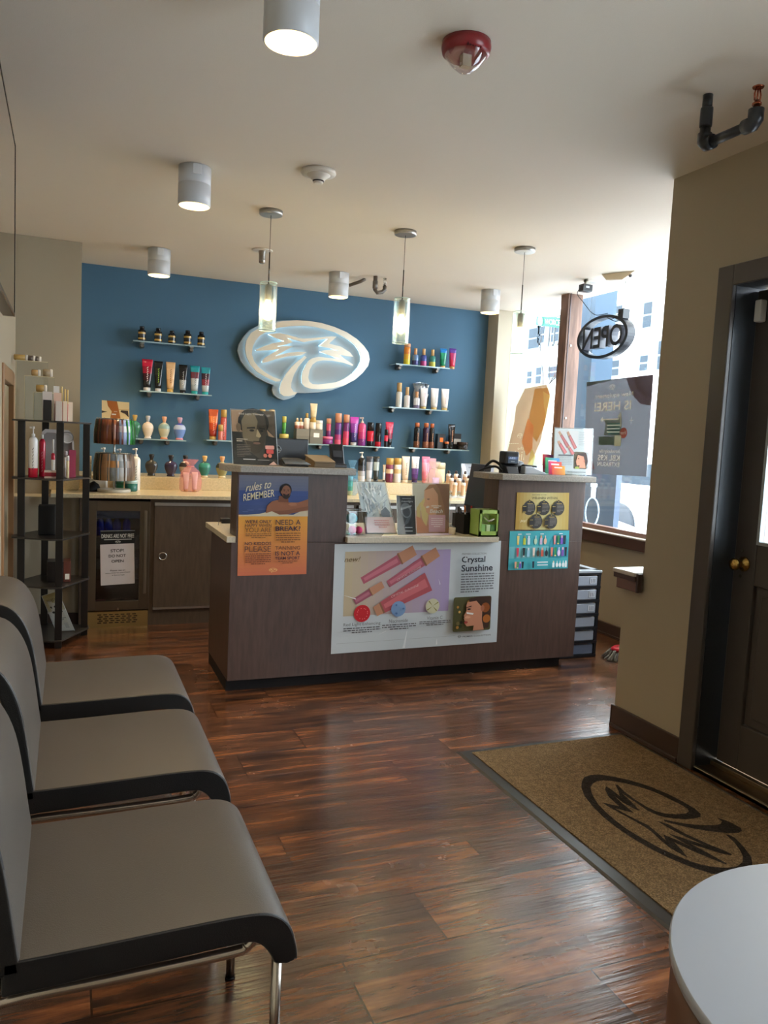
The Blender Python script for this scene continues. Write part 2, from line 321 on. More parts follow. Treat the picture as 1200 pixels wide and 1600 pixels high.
# ================================================================== the room
CEIL = 2.778
BEIGE = C(163, 151, 130); BEIGE2 = C(178, 168, 148); BLUE = C(74, 107, 131); DARKTRIM = C(66, 52, 46); CEILC = C(218, 208, 192)
def floor_material():
    m, nt, b = newmat('wood_plank_floor'); N = nt.nodes.new; L = nt.links.new
    g = N('ShaderNodeNewGeometry'); sx = N('ShaderNodeSeparateXYZ'); L(g.outputs['Position'], sx.inputs[0])
    def mth(op, a, b_=None, c=None):
        n = N('ShaderNodeMath'); n.operation = op
        for i, v in enumerate((a, b_, c)):
            if v is None: continue
            if isinstance(v, (int, float)): n.inputs[i].default_value = v
            else: L(v, n.inputs[i])
        return n.outputs[0]
    PW, PL = 0.2453, 0.98
    yy = mth('DIVIDE', mth('SUBTRACT', sx.outputs[1], 1.667), PW); row = mth('FLOOR', yy); fy = mth('FRACT', yy)
    xx = mth('DIVIDE', mth('SUBTRACT', mth('SUBTRACT', sx.outputs[0], 0.7235), mth('MULTIPLY', row, 0.327)), PL)
    colm = mth('FLOOR', xx); fx = mth('FRACT', xx)
    dy = mth('MULTIPLY', mth('MINIMUM', fy, mth('SUBTRACT', 1.0, fy)), PW); dx = mth('MULTIPLY', mth('MINIMUM', fx, mth('SUBTRACT', 1.0, fx)), PL)
    seam = mth('LESS_THAN', mth('MINIMUM', dx, dy), 0.0028)
    cv = N('ShaderNodeCombineXYZ'); L(row, cv.inputs[0]); L(colm, cv.inputs[1])
    wn = N('ShaderNodeTexWhiteNoise'); wn.noise_dimensions = '3D'; L(cv.outputs[0], wn.inputs['Vector'])
    sc = N('ShaderNodeVectorMath'); sc.operation = 'MULTIPLY'; L(g.outputs['Position'], sc.inputs[0]); sc.inputs[1].default_value = (1.6, 13, 1)
    ad = N('ShaderNodeVectorMath'); ad.operation = 'ADD'; L(sc.outputs[0], ad.inputs[0])
    s5 = N('ShaderNodeVectorMath'); s5.operation = 'SCALE'; L(wn.outputs['Color'], s5.inputs[0]); s5.inputs['Scale'].default_value = 9; L(s5.outputs[0], ad.inputs[1])
    n1 = N('ShaderNodeTexNoise'); n1.inputs['Scale'].default_value = 1.6; n1.inputs['Detail'].default_value = 7; n1.inputs['Roughness'].default_value = 0.62; n1.inputs['Distortion'].default_value = 0.35; L(ad.outputs[0], n1.inputs['Vector'])
    cr = N('ShaderNodeValToRGB'); L(n1.outputs['Fac'], cr.inputs[0]); e = cr.color_ramp.elements
    e[0].position = 0.30; e[0].color = C(40, 27, 20); e[1].position = 0.72; e[1].color = C(146, 94, 56)
    k = e.new(0.45); k.color = C(78, 50, 34); k = e.new(0.57); k.color = C(112, 68, 41)
    n3 = N('ShaderNodeTexNoise'); n3.inputs['Scale'].default_value = 3.2; n3.inputs['Detail'].default_value = 5; L(g.outputs['Position'], n3.inputs['Vector'])
    mr = N('ShaderNodeMapRange'); L(n3.outputs['Fac'], mr.inputs[0]); mr.inputs[1].default_value = 0.35; mr.inputs[2].default_value = 0.65; mr.inputs[3].default_value = 0.62; mr.inputs[4].default_value = 1.12
    tone = mth('MULTIPLY', mr.outputs[0], mth('MULTIPLY_ADD', wn.outputs['Value'], 0.5, 0.78))
    tone = mth('MULTIPLY', tone, mth('SUBTRACT', 1.0, mth('MULTIPLY', seam, 0.72)))
    mu = N('ShaderNodeVectorMath'); mu.operation = 'SCALE'; L(cr.outputs[0], mu.inputs[0]); L(tone, mu.inputs['Scale'])
    L(mu.outputs[0], b.inputs['Base Color'])
    # fine embossed grain running along the boards
    s2 = N('ShaderNodeVectorMath'); s2.operation = 'MULTIPLY'; L(g.outputs['Position'], s2.inputs[0]); s2.inputs[1].default_value = (4, 95, 1)
    n2 = N('ShaderNodeTexNoise'); n2.inputs['Scale'].default_value = 1.0; n2.inputs['Detail'].default_value = 4; n2.inputs['Distortion'].default_value = 0.4; L(s2.outputs[0], n2.inputs['Vector'])
    ht = mth('SUBTRACT', n2.outputs['Fac'], mth('MULTIPLY', seam, 0.8))
    bp = N('ShaderNodeBump'); bp.inputs['Strength'].default_value = 0.6; bp.inputs['Distance'].default_value = 0.002; L(ht, bp.inputs['Height']); L(bp.outputs[0], b.inputs['Normal'])
    rr = N('ShaderNodeMapRange'); L(n3.outputs['Fac'], rr.inputs[0]); rr.inputs[1].default_value = 0.3; rr.inputs[2].default_value = 0.7; rr.inputs[3].default_value = 0.14; rr.inputs[4].default_value = 0.30; L(rr.outputs[0], b.inputs['Roughness'])
    setp(b, spec=0.9, coat=0.4); b.inputs['Coat Roughness'].default_value = 0.16; L(bp.outputs[0], b.inputs['Coat Normal'])
    return m
def wood_panel(name, c1, c2, rough=0.45, scale=(3, 3, 40)):
    m, nt, b = newmat(name); N = nt.nodes.new; L = nt.links.new; setp(b, rough=rough)
    g = N('ShaderNodeNewGeometry'); sc = N('ShaderNodeVectorMath'); sc.operation = 'MULTIPLY'; L(g.outputs['Position'], sc.inputs[0]); sc.inputs[1].default_value = scale
    n = N('ShaderNodeTexNoise'); n.inputs['Scale'].default_value = 1.0; n.inputs['Detail'].default_value = 6; L(sc.outputs[0], n.inputs['Vector'])
    cr = N('ShaderNodeValToRGB'); L(n.outputs['Fac'], cr.inputs[0]); cr.color_ramp.elements[0].position = 0.3; cr.color_ramp.elements[0].color = c1; cr.color_ramp.elements[1].position = 0.7; cr.color_ramp.elements[1].color = c2
    L(cr.outputs[0], b.inputs['Base Color']); return m
LAM = wood_panel('dark_laminate', C(72, 54, 48), C(88, 67, 59), 0.42, (60, 60, 8))
LAM2 = wood_panel('brown_laminate', C(74, 60, 47), C(90, 74, 59), 0.45, (50, 50, 8))
POSTW = wood_panel('post_wood', C(92, 66, 52), C(128, 96, 78), 0.6, (30, 30, 4))
TOPS = vmat('grey_stone_top', 0.35, mottle=0.22, mscale=120)

X_L, Y_B = -0.35, 7.0
mb = MB(); mb.box(-1.2, 4.16, -1.6, 7.15, -0.12, 0, C(90, 60, 40)); struct('floor', mb, floor_material())
mb = MB(); mb.box(-1.2, 4.2, -1.6, 7.15, CEIL, CEIL+0.15, CEILC); struct('ceiling', mb, WALLP)
mb = MB(); mb.box(X_L, 4.2, Y_B, Y_B+0.15, 0, CEIL, BLUE); struct('wall_back', mb, WALLP)
mb = MB(); mb.box(X_L-0.15, X_L, 5.98, Y_B, 0, CEIL, BEIGE); mb.box(X_L-0.15, X_L, -1.6, 5.0, 0, CEIL, BEIGE); mb.box(X_L-0.15, X_L, 5.0, 5.98, 1.74, CEIL, BEIGE); struct('wall_left', mb, WALLP)
mb = MB(); mb.box(X_L, 0.085, 6.25, Y_B-0.001, 0.94, CEIL, BEIGE); mb.box(X_L, 0.085, 5.98, Y_B-0.001, 0, 0.94, BEIGE2); struct('wall_column', mb, WALLP)
mb = MB(); mb.box(X_L, 0.085, 5.965, 5.98, 0, 0.1, DARKTRIM); struct('baseboard_column', mb, PLAS, bevel=0.003)
mb = MB(); mb.box(X_L-0.15, 2.85, -1.75, -1.6, 0, CEIL, BEIGE); struct('wall_front', mb, WALLP)
# pier by the window, knee wall under the ledge of the back counter
mb = MB(); mb.box(3.9, 4.2, 6.8, Y_B-0.001, 0, CEIL, BEIGE2); struct('wall_pier', mb, WALLP)
# window wall: low wall, sill, rails, post, glass
mb = MB(); mb.box(4.0, 4.2, 3.12, 6.8, 0, 0.80, BEIGE); struct('wall_window_side', mb, WALLP)
mb = MB(); mb.box(3.975, 4.0, 3.26, 6.8, 0, 0.095, DARKTRIM); mb.box(3.96, 3.975, 3.26, 6.8, 0, 0.018, DARKTRIM); struct('baseboard_window_side', mb, PLAS, bevel=0.003)
mb = MB(); mb.box(3.965, 4.0, 3.26, 6.8, 0.716, 0.80, C(84, 60, 54)); struct('trim_1', mb, PLAS, bevel=0.003)
w = bpy.data.objects.new('window_1', None); COL.objects.link(w); w.location = (4.05, 5.0, 0.8); w['_o'] = (4.05, 5.0, 0.8); w['kind'] = 'structure'
mb = MB(); mb.box(3.955, 4.2, 3.26, 6.8, 0.80, 0.812, C(205, 198, 190)); mb.build('window_sill', PLAS, w, bevel=0.003)
mb = MB(); mb.box(4.02, 4.09, 3.26, 6.8, 0.812, 0.845, C(128, 96, 84)); mb.build('bottom_rail', PLAS, w)
mb = MB(); mb.box(4.052, 4.06, 3.12, 6.8, 0.845, CEIL, C(255, 255, 255)); mb.build('glass_pane', GLASS, w)
mb = MB(); mb.box(3.95, 4.10, 5.72, 5.83, 0.812, CEIL, C(110, 80, 62)); po = mb.build('window_post', POSTW, w, bevel=0.004)
mb = MB()
for z in (2.34, 1.72, 1.1): mb.lathe([(0.009, 0), (0.009, 0.006), (0.004, 0.009)], (4.0, 5.72, z), C(225, 220, 210), seg=10, ax='y')
for i in range(0): pass
bo = mb; 
bolt = MB()
for z in (2.34, 1.72, 1.1): bolt.box(3.993, 4.009, 5.712, 5.72, z-0.008, z+0.008, C(225, 222, 212))
bolt.build('bolt', METAL, w, bevel=0.003)
strip = MB(); strip.box(3.97, 3.978, 5.714, 5.72, 0.83, CEIL, C(70, 50, 48)); strip.build('post_groove', PLAS, w)
# wall between bay and entry, knee wall with ledge
mb = MB(); mb.box(2.71, 4.2, 2.96, 3.114, 0, CEIL, BEIGE); struct('wall_bay', mb, WALLP)
mb = MB(); mb.box(2.71, 4.2, 3.114, 3.25, 0, 0.765, BEIGE); struct('wall_knee', mb, WALLP)
t = bpy.data.objects.new('trim_2', None); COL.objects.link(t); t.location = (2.7, 3.2, 0.74); t['_o'] = (2.7, 3.2, 0.74); t['kind'] = 'structure'
mb = MB(); mb.box(2.655, 4.0, 3.114, 3.285, 0.825, 0.847, C(196, 190, 180)); mb.build('ledge_top', GLOSS, t, bevel=0.006)
mb = MB(); mb.box(2.66, 4.0, 3.112, 3.28, 0.80, 0.825, C(74, 58, 50)); mb.box(2.675, 4.0, 3.112, 3.27, 0.745, 0.80, C(108, 80, 64)); mb.box(2.668, 2.70, 3.098, 3.114, 0.745, 0.842, C(60, 46, 40)); mb.build('ledge_moulding', PLAS, t, bevel=0.004)
# door wall with the entry door
mb = MB()
mb.box(2.71, 2.83, 2.75, 2.96, 0, CEIL, BEIGE); mb.box(2.71, 2.83, 1.70, 2.75, 2.26, CEIL, BEIGE); mb.box(2.71, 2.83, 1.2, 1.70, 0, CEIL, BEIGE)
mb.box(2.71, 2.83, -1.6, -1.1, 0, CEIL, BEIGE); mb.box(2.71, 2.83, -1.1, 1.2, 0, 0.4, BEIGE); mb.box(2.71, 2.83, -1.1, 1.2, 2.6, CEIL, BEIGE)
struct('wall_right', mb, WALLP)
w2 = bpy.data.objects.new('window_2', None); COL.objects.link(w2); w2.location = (2.77, 0.05, 0.4); w2['_o'] = (2.77, 0.05, 0.4); w2['kind'] = 'structure'
mb = MB(); mb.box(2.78, 2.786, -1.1, 1.2, 0.4, 2.6, C(255,255,255)); mb.build('glass_pane', GLASS, w2)
mb = MB()
for a, b_, c_, d in ((-1.1, 1.2, 0.4, 0.45), (-1.1, 1.2, 2.55, 2.6), (-1.1, -1.05, 0.45, 2.55), (1.15, 1.2, 0.45, 2.55), (0.03, 0.08, 0.45, 2.55)): mb.box(2.74, 2.82, a, b_, c_, d, DARKTRIM)
mb.build('window_frame', PLAS, w2)
mb = MB(); mb.box(2.692, 2.71, 2.76, 3.25, 0, 0.115, DARKTRIM); mb.box(2.68, 2.692, 2.76, 3.25, 0, 0.02, DARKTRIM); mb.box(2.692, 2.71, 3.25, 3.262, 0, 0.115, DARKTRIM); struct('baseboard_right', mb, PLAS, bevel=0.004)
d = bpy.data.objects.new('door_1', None); COL.objects.link(d); d.location = (2.83, 2.2, 0); d['_o'] = (2.83, 2.2, 0); d['kind'] = 'structure'
DB = C(72, 66, 62); DJ = C(46, 50, 54)
mb = MB(); mb.box(2.685, 2.71, 2.665, 2.755, 0, 2.29, DB); mb.box(2.685, 2.71, 1.66, 2.665, 2.20, 2.29, DB); mb.box(2.685, 2.71, 1.66, 1.75, 0, 2.20, DB); mb.build('door_casing', PLAS, d, bevel=0.005)
mb = MB(); mb.box(2.71, 2.88, 2.665, 2.75, 0, 2.26, DJ); mb.box(2.71, 2.88, 1.70, 2.665, 2.20, 2.26, DJ); mb.box(2.71, 2.88, 1.70, 1.75, 0, 2.20, DJ); mb.build('door_jamb', PLAS, d)
mb = MB(); x0, x1 = 2.83, 2.875; yl, yr = 2.66, 1.76
mb.box(x0, x1, 2.54, yl, 0.04, 2.19, DB); mb.box(x0, x1, yr, 1.88, 0.04, 2.19, DB)
mb.box(x0, x1, 1.88, 2.54, 0.04, 0.25, DB); mb.box(x0, x1, 1.88, 2.54, 0.885, 1.07, DB); mb.box(x0, x1, 1.88, 2.54, 2.05, 2.19, DB)
mb.box(x0+0.018, x1-0.01, 1.88, 2.54, 0.25, 0.885, DB)
mb.prism([(x0+0.018, 2.50, 0.29), (x0+0.018, 1.92, 0.29), (x0+0.018, 1.92, 0.845), (x0+0.018, 2.50, 0.845)], (-0.012, 0, 0), DB)
mb.build('door_leaf', PLAS, d, bevel=0.006)
mb = MB()
for q in ((2.525, 2.54, 1.07, 2.05), (1.88, 1.895, 1.07, 2.05), (1.895, 2.525, 1.07, 1.085), (1.895, 2.525, 2.035, 2.05)): mb.box(x0-0.006, x0+0.02, q[0], q[1], q[2], q[3], C(150, 158, 160))
mb.build('glass_bead', PLAS, d)
mb = MB(); mb.box(x0+0.02, x0+0.026, 1.88, 2.54, 1.07, 2.05, C(255,255,255)); mb.build('glass_pane', GLASS, d)
mb = MB(); ky, kz = 2.60, 0.975; B = C(196, 160, 88)
mb.lathe([(0.033, 0), (0.033, -0.006), (0.022, -0.012), (0.013, -0.018), (0.012, -0.034), (0.020, -0.040), (0.027, -0.052), (0.027, -0.064), (0.020, -0.072), (0.006, -0.074)], (x0, ky, kz), B, ax='x', seg=22)
mb.build('door_knob', METAL, d)
mb = MB()
for z in (1.035, 0.918): mb.lathe([(0.007, 0), (0.007, -0.003)], (x0, 2.615, z), C(170, 160, 140), ax='x', seg=10)
mb.build('screw', METAL, d)
mb = MB(); mb.box(2.70, 2.90, 1.75, 2.665, 0, 0.018, C(128, 108, 84)); mb.box(2.70, 2.715, 1.75, 2.665, 0, 0.022, C(190, 178, 150)); mb.box(2.80, 2.83, 1.75, 2.665, 0.018, 0.04, C(140, 128, 108)); mb.build('threshold', BRUSH, d, bevel=0.002)
# hallway door on the left wall
d = bpy.data.objects.new('door_2', None); COL.objects.link(d); d.location = (X_L, 5.5, 0); d['_o'] = (X_L, 5.5, 0); d['kind'] = 'structure'
WD = C(150, 112, 76)
mb = MB(); mb.box(X_L-0.06, X_L-0.02, 5.06, 5.92, 0.005, 1.69, C(196, 180, 150)); mb.build('door_leaf', PLAS, d)
mb = MB(); mb.box(X_L-0.15, X_L+0.012, 5.88, 5.98, 0, 1.79, WD); mb.box(X_L-0.15, X_L+0.012, 5.0, 5.06, 0, 1.79, WD); mb.box(X_L-0.15, X_L+0.012, 5.06, 5.88, 1.70, 1.79, WD); mb.build('door_casing', PLAS, d, bevel=0.004)
mb = MB(); mb.box(X_L-0.2, X_L-0.16, 4.9, 6.1, 0, 1.9, BEIGE); struct('wall_hall', mb, WALLP)

# ================================================================== outside
mb = MB(); mb.box(-40, 60, -40, 80, -0.5, -0.14, C(225, 228, 232)); tag(mb.build('snowy_ground', SNOW), 'snow covered street and pavement outside the window', 'ground', kind='structure')
def pane_on(root_, q, y0, y1, z0, z1, X, col):
    f = MB(); f.box(X-0.06, X+0.02, y0, y1, z0, z1, C(120, 130, 138)); w_ = f.build('window', BRICKY, root_)
    p = MB(); zm = (z0+z1)/2; p.box(X-0.075, X-0.06, y0+0.08, y1-0.08, z0+0.08, zm-0.03, col); p.box(X-0.075, X-0.06, y0+0.08, y1-0.08, zm+0.03, z1-0.08, col); p.build('pane', MATTE, w_)
BX = 17.0
b = root('apartment_building', (BX+2, 22, 0), 'pale stone apartment block across the street with fire escape', 'building')
mb = MB(); mb.box(BX, BX+4, 9, 52, -0.14, 20, C(236, 232, 226)); mb.build('facade', BRICKY, b)
mb = MB()
for z in (3.2, 7.1, 11.0): mb.box(BX-0.15, BX, 9, 52, z, z+0.18, C(222, 220, 216))
mb.build('cornice', BRICKY, b)
for (ax_, ay_, bx_, by_) in [(828,512,845,546),(842,509,852,538),(863,507,876,535),(825,578,833,602),(839,572,848,602),(858,571,872,592),(794,580,803,610),
      (953,478,975,505),(1007,471,1021,514),(1001,553,1015,582),(947,562,970,590),(1020,530,1028,580),(953,400,975,440),(905,560,925,590),(1001,700,1015,735),(1160,560,1190,640)]:
    pass
for q in [(26.23,27.12,5.27,6.20),(25.90,26.48,5.43,6.20),(24.77,25.56,5.40,6.14),(26.61,27.06,3.91,4.53),(25.94,26.43,3.87,4.64),(24.77,25.59,4.06,4.61),(28.04,28.58,3.82,4.58),(21.38,22.18,5.69,6.36),(19.93,20.45,5.34,6.27),(19.95,20.44,3.99,4.61),(21.33,22.17,3.91,4.56),(19.10,19.64,3.98,5.00),(22.88,23.71,4.00,4.73),(22.34,23.12,6.88,7.55)]:
    pane_on(b, None, q[0], q[1], q[2], q[3], BX, C(40, 50, 58))
mb = MB(); y0, y1, z0 = (23.41,24.25,5.10)
for z in (z0, z0+1.0): mb.box(BX-1.0, BX-0.94, y0-1.4, y1, z, z+0.06, C(50, 56, 60))
mb.box(BX-1.0, BX, y0-1.4, y1, z0-0.08, z0, C(70,76,80))
for i in range(8):
    yy = y0-1.4+(y1-y0+1.4)*i/7; mb.box(BX-1.0, BX-0.95, yy-0.03, yy+0.03, z0, z0+1.0, C(50,56,60))
mb.build('fire_escape', PLAS, b)
def bare_tree(x, y, h, label, seed):
    rnd = random.Random(seed); t = root('bare_tree', (x, y, -0.14), label, 'tree')
    m = MB()
    def br(p, dirv, L, r, dep):
        q = p+dirv*L; mid = p+dirv*L*0.5+Vector((rnd.uniform(-1,1), rnd.uniform(-1,1), 0))*L*0.06
        m.tube([p, mid, q], r, C(60, 54, 50), seg=6, radii=[r, r*0.85, r*0.65])
        if dep:
            for _ in range(3 if dep > 1 else 2):
                nd = (dirv+Vector((rnd.uniform(-.8,.8), rnd.uniform(-.8,.8), rnd.uniform(-.1,.5)))).normalized()
                br(p+dirv*L*rnd.uniform(0.55, 1), nd, L*rnd.uniform(.5,.7), r*0.55, dep-1)
    br(Vector((x, y, -0.14)), Vector((0, 0, 1)), h*0.45, 0.06, 4)
    m.build('trunk_and_branches', MATTE, t)
bare_tree((12.000,19.720,2.528)[0], (12.000,19.720,2.528)[1], 5.5, 'thin bare street tree behind the hanging pendant', 3)
bare_tree((12.500,18.075,2.179)[0], (12.500,18.075,2.179)[1], 4.0, 'thin bare street tree beside the wooden window post', 5)
# street name sign
p = (8.000,11.970,3.674)
sg = root('street_sign', (p[0], p[1]-0.35, -0.14), 'green street name sign on a pole outside the window', 'sign')
mb = MB(); mb.lathe([(0.03, 0), (0.03, 4.9)], (8.0, p[1]-0.9, -0.14), C(130, 140, 145), seg=10); mb.build('pole', METAL, sg)
q = [(8.000,12.568,3.876),(8.000,11.457,3.692),(8.000,11.434,3.502),(8.000,12.559,3.709)]
sh = Sheet(q[0], q[1], q[2], q[3], C(14, 78, 62), 0.02, 0.004)
sh.disc(0.13, 0.5, 0.085, C(80, 130, 128)); sh.text('WORCESTER', 0.28, 0.22, 0.96, 0.78, C(150, 160, 156), 0.012)
sh.build(sg, name='sign_plate', ink='lettering')
mb = MB(); mb.lathe([(0.16, 0), (0.2, 0.02), (0.2, 0.06), (0.16, 0.08)], (8.0, p[1]-0.55, p[2]+0.42), C(120, 205, 195), ax='x', seg=20); mb.build('round_emblem', PLAS, sg)
# blue grey storefront pillar outside + banded lamp post
p0 = (4.750,6.573,2.108); 
mb = MB(); mb.box(4.7, 4.95, p0[1]-0.22, p0[1]+0.02, -0.14, 3.6, C(52, 70, 86)); tag(mb.build('storefront_pillar', MATTE), 'blue grey painted pillar just outside the window post', 'pillar')
p1 = (5.600,7.565,2.217)
lp = root('lamp_post', (5.6, p1[1], -0.14), 'dark street post with thin silver bands outside window', 'post')
mb = MB(); mb.lathe([(0.11, 0), (0.10, 0.4), (0.085, 0.5), (0.085, 4.2)], (5.6, p1[1], -0.14), C(20, 28, 38), seg=16); mb.build('shaft', PLAS, lp)
for z in (1.0, 1.55, 2.0, 2.2, 2.85, 3.1, 3.3):
    mb = MB(); mb.lathe([(0.09, 0), (0.09, 0.025)], (5.6, p1[1], z), C(210, 218, 222), seg=16); mb.build('band', METAL, lp)
# tall flask-shaped bottle outline seen low in the window
p = (4.450,5.847,0.8923)
mb = MB(); mb.tube([(4.45, p[1]+0.1*math.sin(a)*0.95, p[2]+0.13*math.cos(a)) for a in [2*PI*i/24 for i in range(25)]], 0.007, C(190, 215, 235), seg=8)
fl = root('oval_door_pull', (4.45, p[1], 0), 'pale blue oval handle shape outside, low behind the glass', 'handle')
mb.build('loop', METAL, fl)
mb = MB(); mb.lathe([(0.022, 0), (0.022, 0.1), (0.03, 0.1), (0.03, 0.13)], (4.45, p[1], p[2]+0.13), C(205, 222, 235), seg=12); mb.lathe([(0.02, -p[2]-0.14), (0.02, -0.13)], (4.45, p[1], p[2]), C(90, 116, 138), seg=10); mb.build('stem', PLAS, fl)
mb = MB(); mb.box(4.6, 4.66, p[1]-0.12, p[1]+0.5, -0.14, p[2]+0.42, C(52, 70, 90)); 
gp = mb
tag(gp.build('vented_panel', PLAS), 'slate blue louvred panel standing outside behind the oval handle', 'panel')
def car(x, yr, label, col, L=4.5, g=None, sc=1.0):
    """parked along the street, tail at yr, nose towards -y"""
    c = root('car', (x, yr-L/2, -0.14), label, 'car', g); z = -0.14
    prof = [(0, .45), (-.02, .75), (0.02, 1.0), (.35, 1.08), (.75, 1.42), (1.5, 1.52), (2.4, 1.47), (3.05, 1.06), (4.1, .92), (4.45, .72), (4.5, .45), (4.4, .28), (.1, .28)]
    prof = [(a*L/4.5, h*sc) for a, h in prof]
    rings = []
    for w_, sh_ in ((-0.88, .93), (-0.8, 1.0), (0.8, 1.0), (0.88, .93)):
        rings.append([(x+w_, yr-(a*(sh_) + (1-sh_)*L/2), z+h*(0.96 if sh_ < 1 and h > .5 else 1)) for a, h in prof])
    m = MB(); m.loft(rings, col, sm=False); m.build('car_body', GLOSS, c, bevel=0.03)
    m = MB()
    for sx_ in (-0.885,):
        for q in ([(.62, 1.08), (.9, 1.36), (1.55, 1.43), (1.6, 1.08)], [(1.68, 1.08), (1.63, 1.43), (2.35, 1.38), (2.85, 1.06)]):
            m.prism([(x+sx_, yr-a*L/4.5, z+h*sc) for a, h in q], (0.01, 0, 0), C(34, 44, 52))
    m.build('side_window', MATTE, c)
    for a in (.85, 3.6):
        m = MB(); m.lathe([(0.40, 0), (0.40, 0.06), (0.30, 0.07)], (x-0.95, yr-a*L/4.5, z+0.36), C(26, 32, 40), ax='x', seg=24); m.build('wheel', PLAS, c)
    m = MB(); m.box(x-0.89, x-0.6, yr-0.22, yr+0.03, z+0.78*sc, z+0.92*sc, C(220, 40, 50)); m.build('tail_light', GLOSS, c)
car(9.4, 11.3, 'white parked car with red tail light seen low through the window', C(240, 242, 244))
car(9.6, 17.2, 'pale grey parked car farther up the street', C(170, 180, 188), sc=1.15)
car(9.0, 6.0, 'red parked car seen through the glass of the entry door', C(190, 40, 44))
mb = MB(); rnd = random.Random(5)
rg = []
for i in range(14):
    y = 12.2-i*0.42; h = 0.42+rnd.uniform(-.1,.1); rg.append([(6.4, y, -0.15), (6.75, y, h*0.7), (7.1, y, h), (7.5, y, h*0.75), (7.85, y, -0.15)])
mb.loft(rg, C(248, 250, 252)); tag(mb.build('snow_bank', SNOW), 'low white snow bank along the kerb beside the car', 'snow bank')
# ================================================================== reception desk
TOPC = C(150, 143, 134)
dk = root('reception_desk', (2.0, 4.55, 0), 'dark brown laminate reception desk with two raised towers and lower middle', 'desk')
mb = MB(); mb.box(0.84, 3.16, 4.24, 4.87, 0.07, 0.852, C(80,60,52)); mb.build('desk_body', LAM, dk, bevel=0.002)
mb = MB(); mb.box(0.842, 3.08, 4.285, 4.86, 0, 0.07, C(28, 25, 26)); mb.build('toe_kick', MATTE, dk)
mb = MB(); mb.box(0.865, 1.505, 4.24, 4.42, 0.852, 1.243, C(80,60,52)); mb.build('tower', LAM, dk, bevel=0.002)
mb = MB(); mb.box(2.505, 3.16, 4.24, 4.42, 0.852, 1.243, C(80,60,52)); mb.build('tower', LAM, dk, bevel=0.002)
mb = MB(); mb.prism([(0.80, 4.26, 1.243), (0.87, 4.19, 1.243), (1.535, 4.19, 1.243), (1.535, 4.46, 1.243), (0.80, 4.46, 1.243)], (0,0,0.037), TOPC); mb.build('tower_top', TOPS, dk, bevel=0.003)
mb = MB(); mb.prism([(2.44, 4.26, 1.243), (2.50, 4.19, 1.243), (3.205, 4.19, 1.243), (3.205, 4.46, 1.243), (2.44, 4.46, 1.243)], (0,0,0.037), TOPC); mb.build('tower_top', TOPS, dk, bevel=0.003)
mb = MB(); mb.prism([(0.815, 4.243, 0.852), (0.865, 4.243, 0.852), (0.865, 4.425, 0.852), (1.503, 4.425, 0.852), (1.503, 4.20, 0.852), (2.507, 4.20, 0.852), (2.507, 4.425, 0.852), (3.17, 4.425, 0.852), (3.17, 4.95, 0.852), (0.815, 4.95, 0.852)], (0,0,0.033), C(206, 196, 176)); mb.build('desk_top', STONE, dk, bevel=0.002)
LOWZ = 0.885; TZ = 1.28

def squig(s, u, v0, v1, w, col, n=9):
    """a vertical flourish of script"""
    l = s.lay()
    for i in range(n):
        a = v0+(v1-v0)*i/n; b = v0+(v1-v0)*(i+0.8)/n; k = w*(0.6 if i % 2 else 1)
        s.ink.flat([s.P(u-k, a, l), s.P(u-k+w*0.6, a, l), s.P(u+k, b, l), s.P(u+k-w*0.6, b, l)], col)
def person_face(s, cx, cy, r, skin, hair, dark=None, tilt=0, beard=None, lip=C(170,90,80)):
    """printed portrait head, drawn simply: hair, face, ear, brows, eyes, nose, mouth"""
    A = s.asp; dark = dark or hair
    s.disc(cx-0.05*r, cy+0.25*r*A, r*1.0, hair, r*1.1*A)
    s.disc(cx-0.78*r, cy-0.1*r*A, 0.16*r, skin, 0.26*r*A)
    if beard: s.disc(cx, cy-0.42*r*A, r*0.74, beard, r*0.86*A)
    s.disc(cx, cy, r*0.76, skin, r*1.02*A)
    if beard: s.poly([(cx-0.6*r, cy-0.35*r*A), (cx-0.2*r, cy-0.42*r*A), (cx+0.25*r, cy-0.42*r*A), (cx+0.62*r, cy-0.3*r*A), (cx+0.42*r, cy-0.9*r*A), (cx, cy-1.05*r*A), (cx-0.42*r, cy-0.9*r*A)][::-1], beard)
    for k in (-1, 1):
        s.poly([(cx+k*0.16*r, cy+0.26*r*A), (cx+k*0.56*r, cy+0.30*r*A), (cx+k*0.52*r, cy+0.37*r*A), (cx+k*0.16*r, cy+0.34*r*A)], dark)
        s.disc(cx+k*0.34*r, cy+0.12*r*A, 0.12*r, dark, 0.055*r*A)
    s.poly([(cx-0.02*r, cy+0.16*r*A), (cx-0.12*r, cy-0.2*r*A), (cx+0.14*r, cy-0.2*r*A)], tuple(c*0.75 for c in skin[:3])+(1,))
    s.disc(cx+0.02*r, cy-0.5*r*A, 0.24*r, lip, 0.075*r*A)
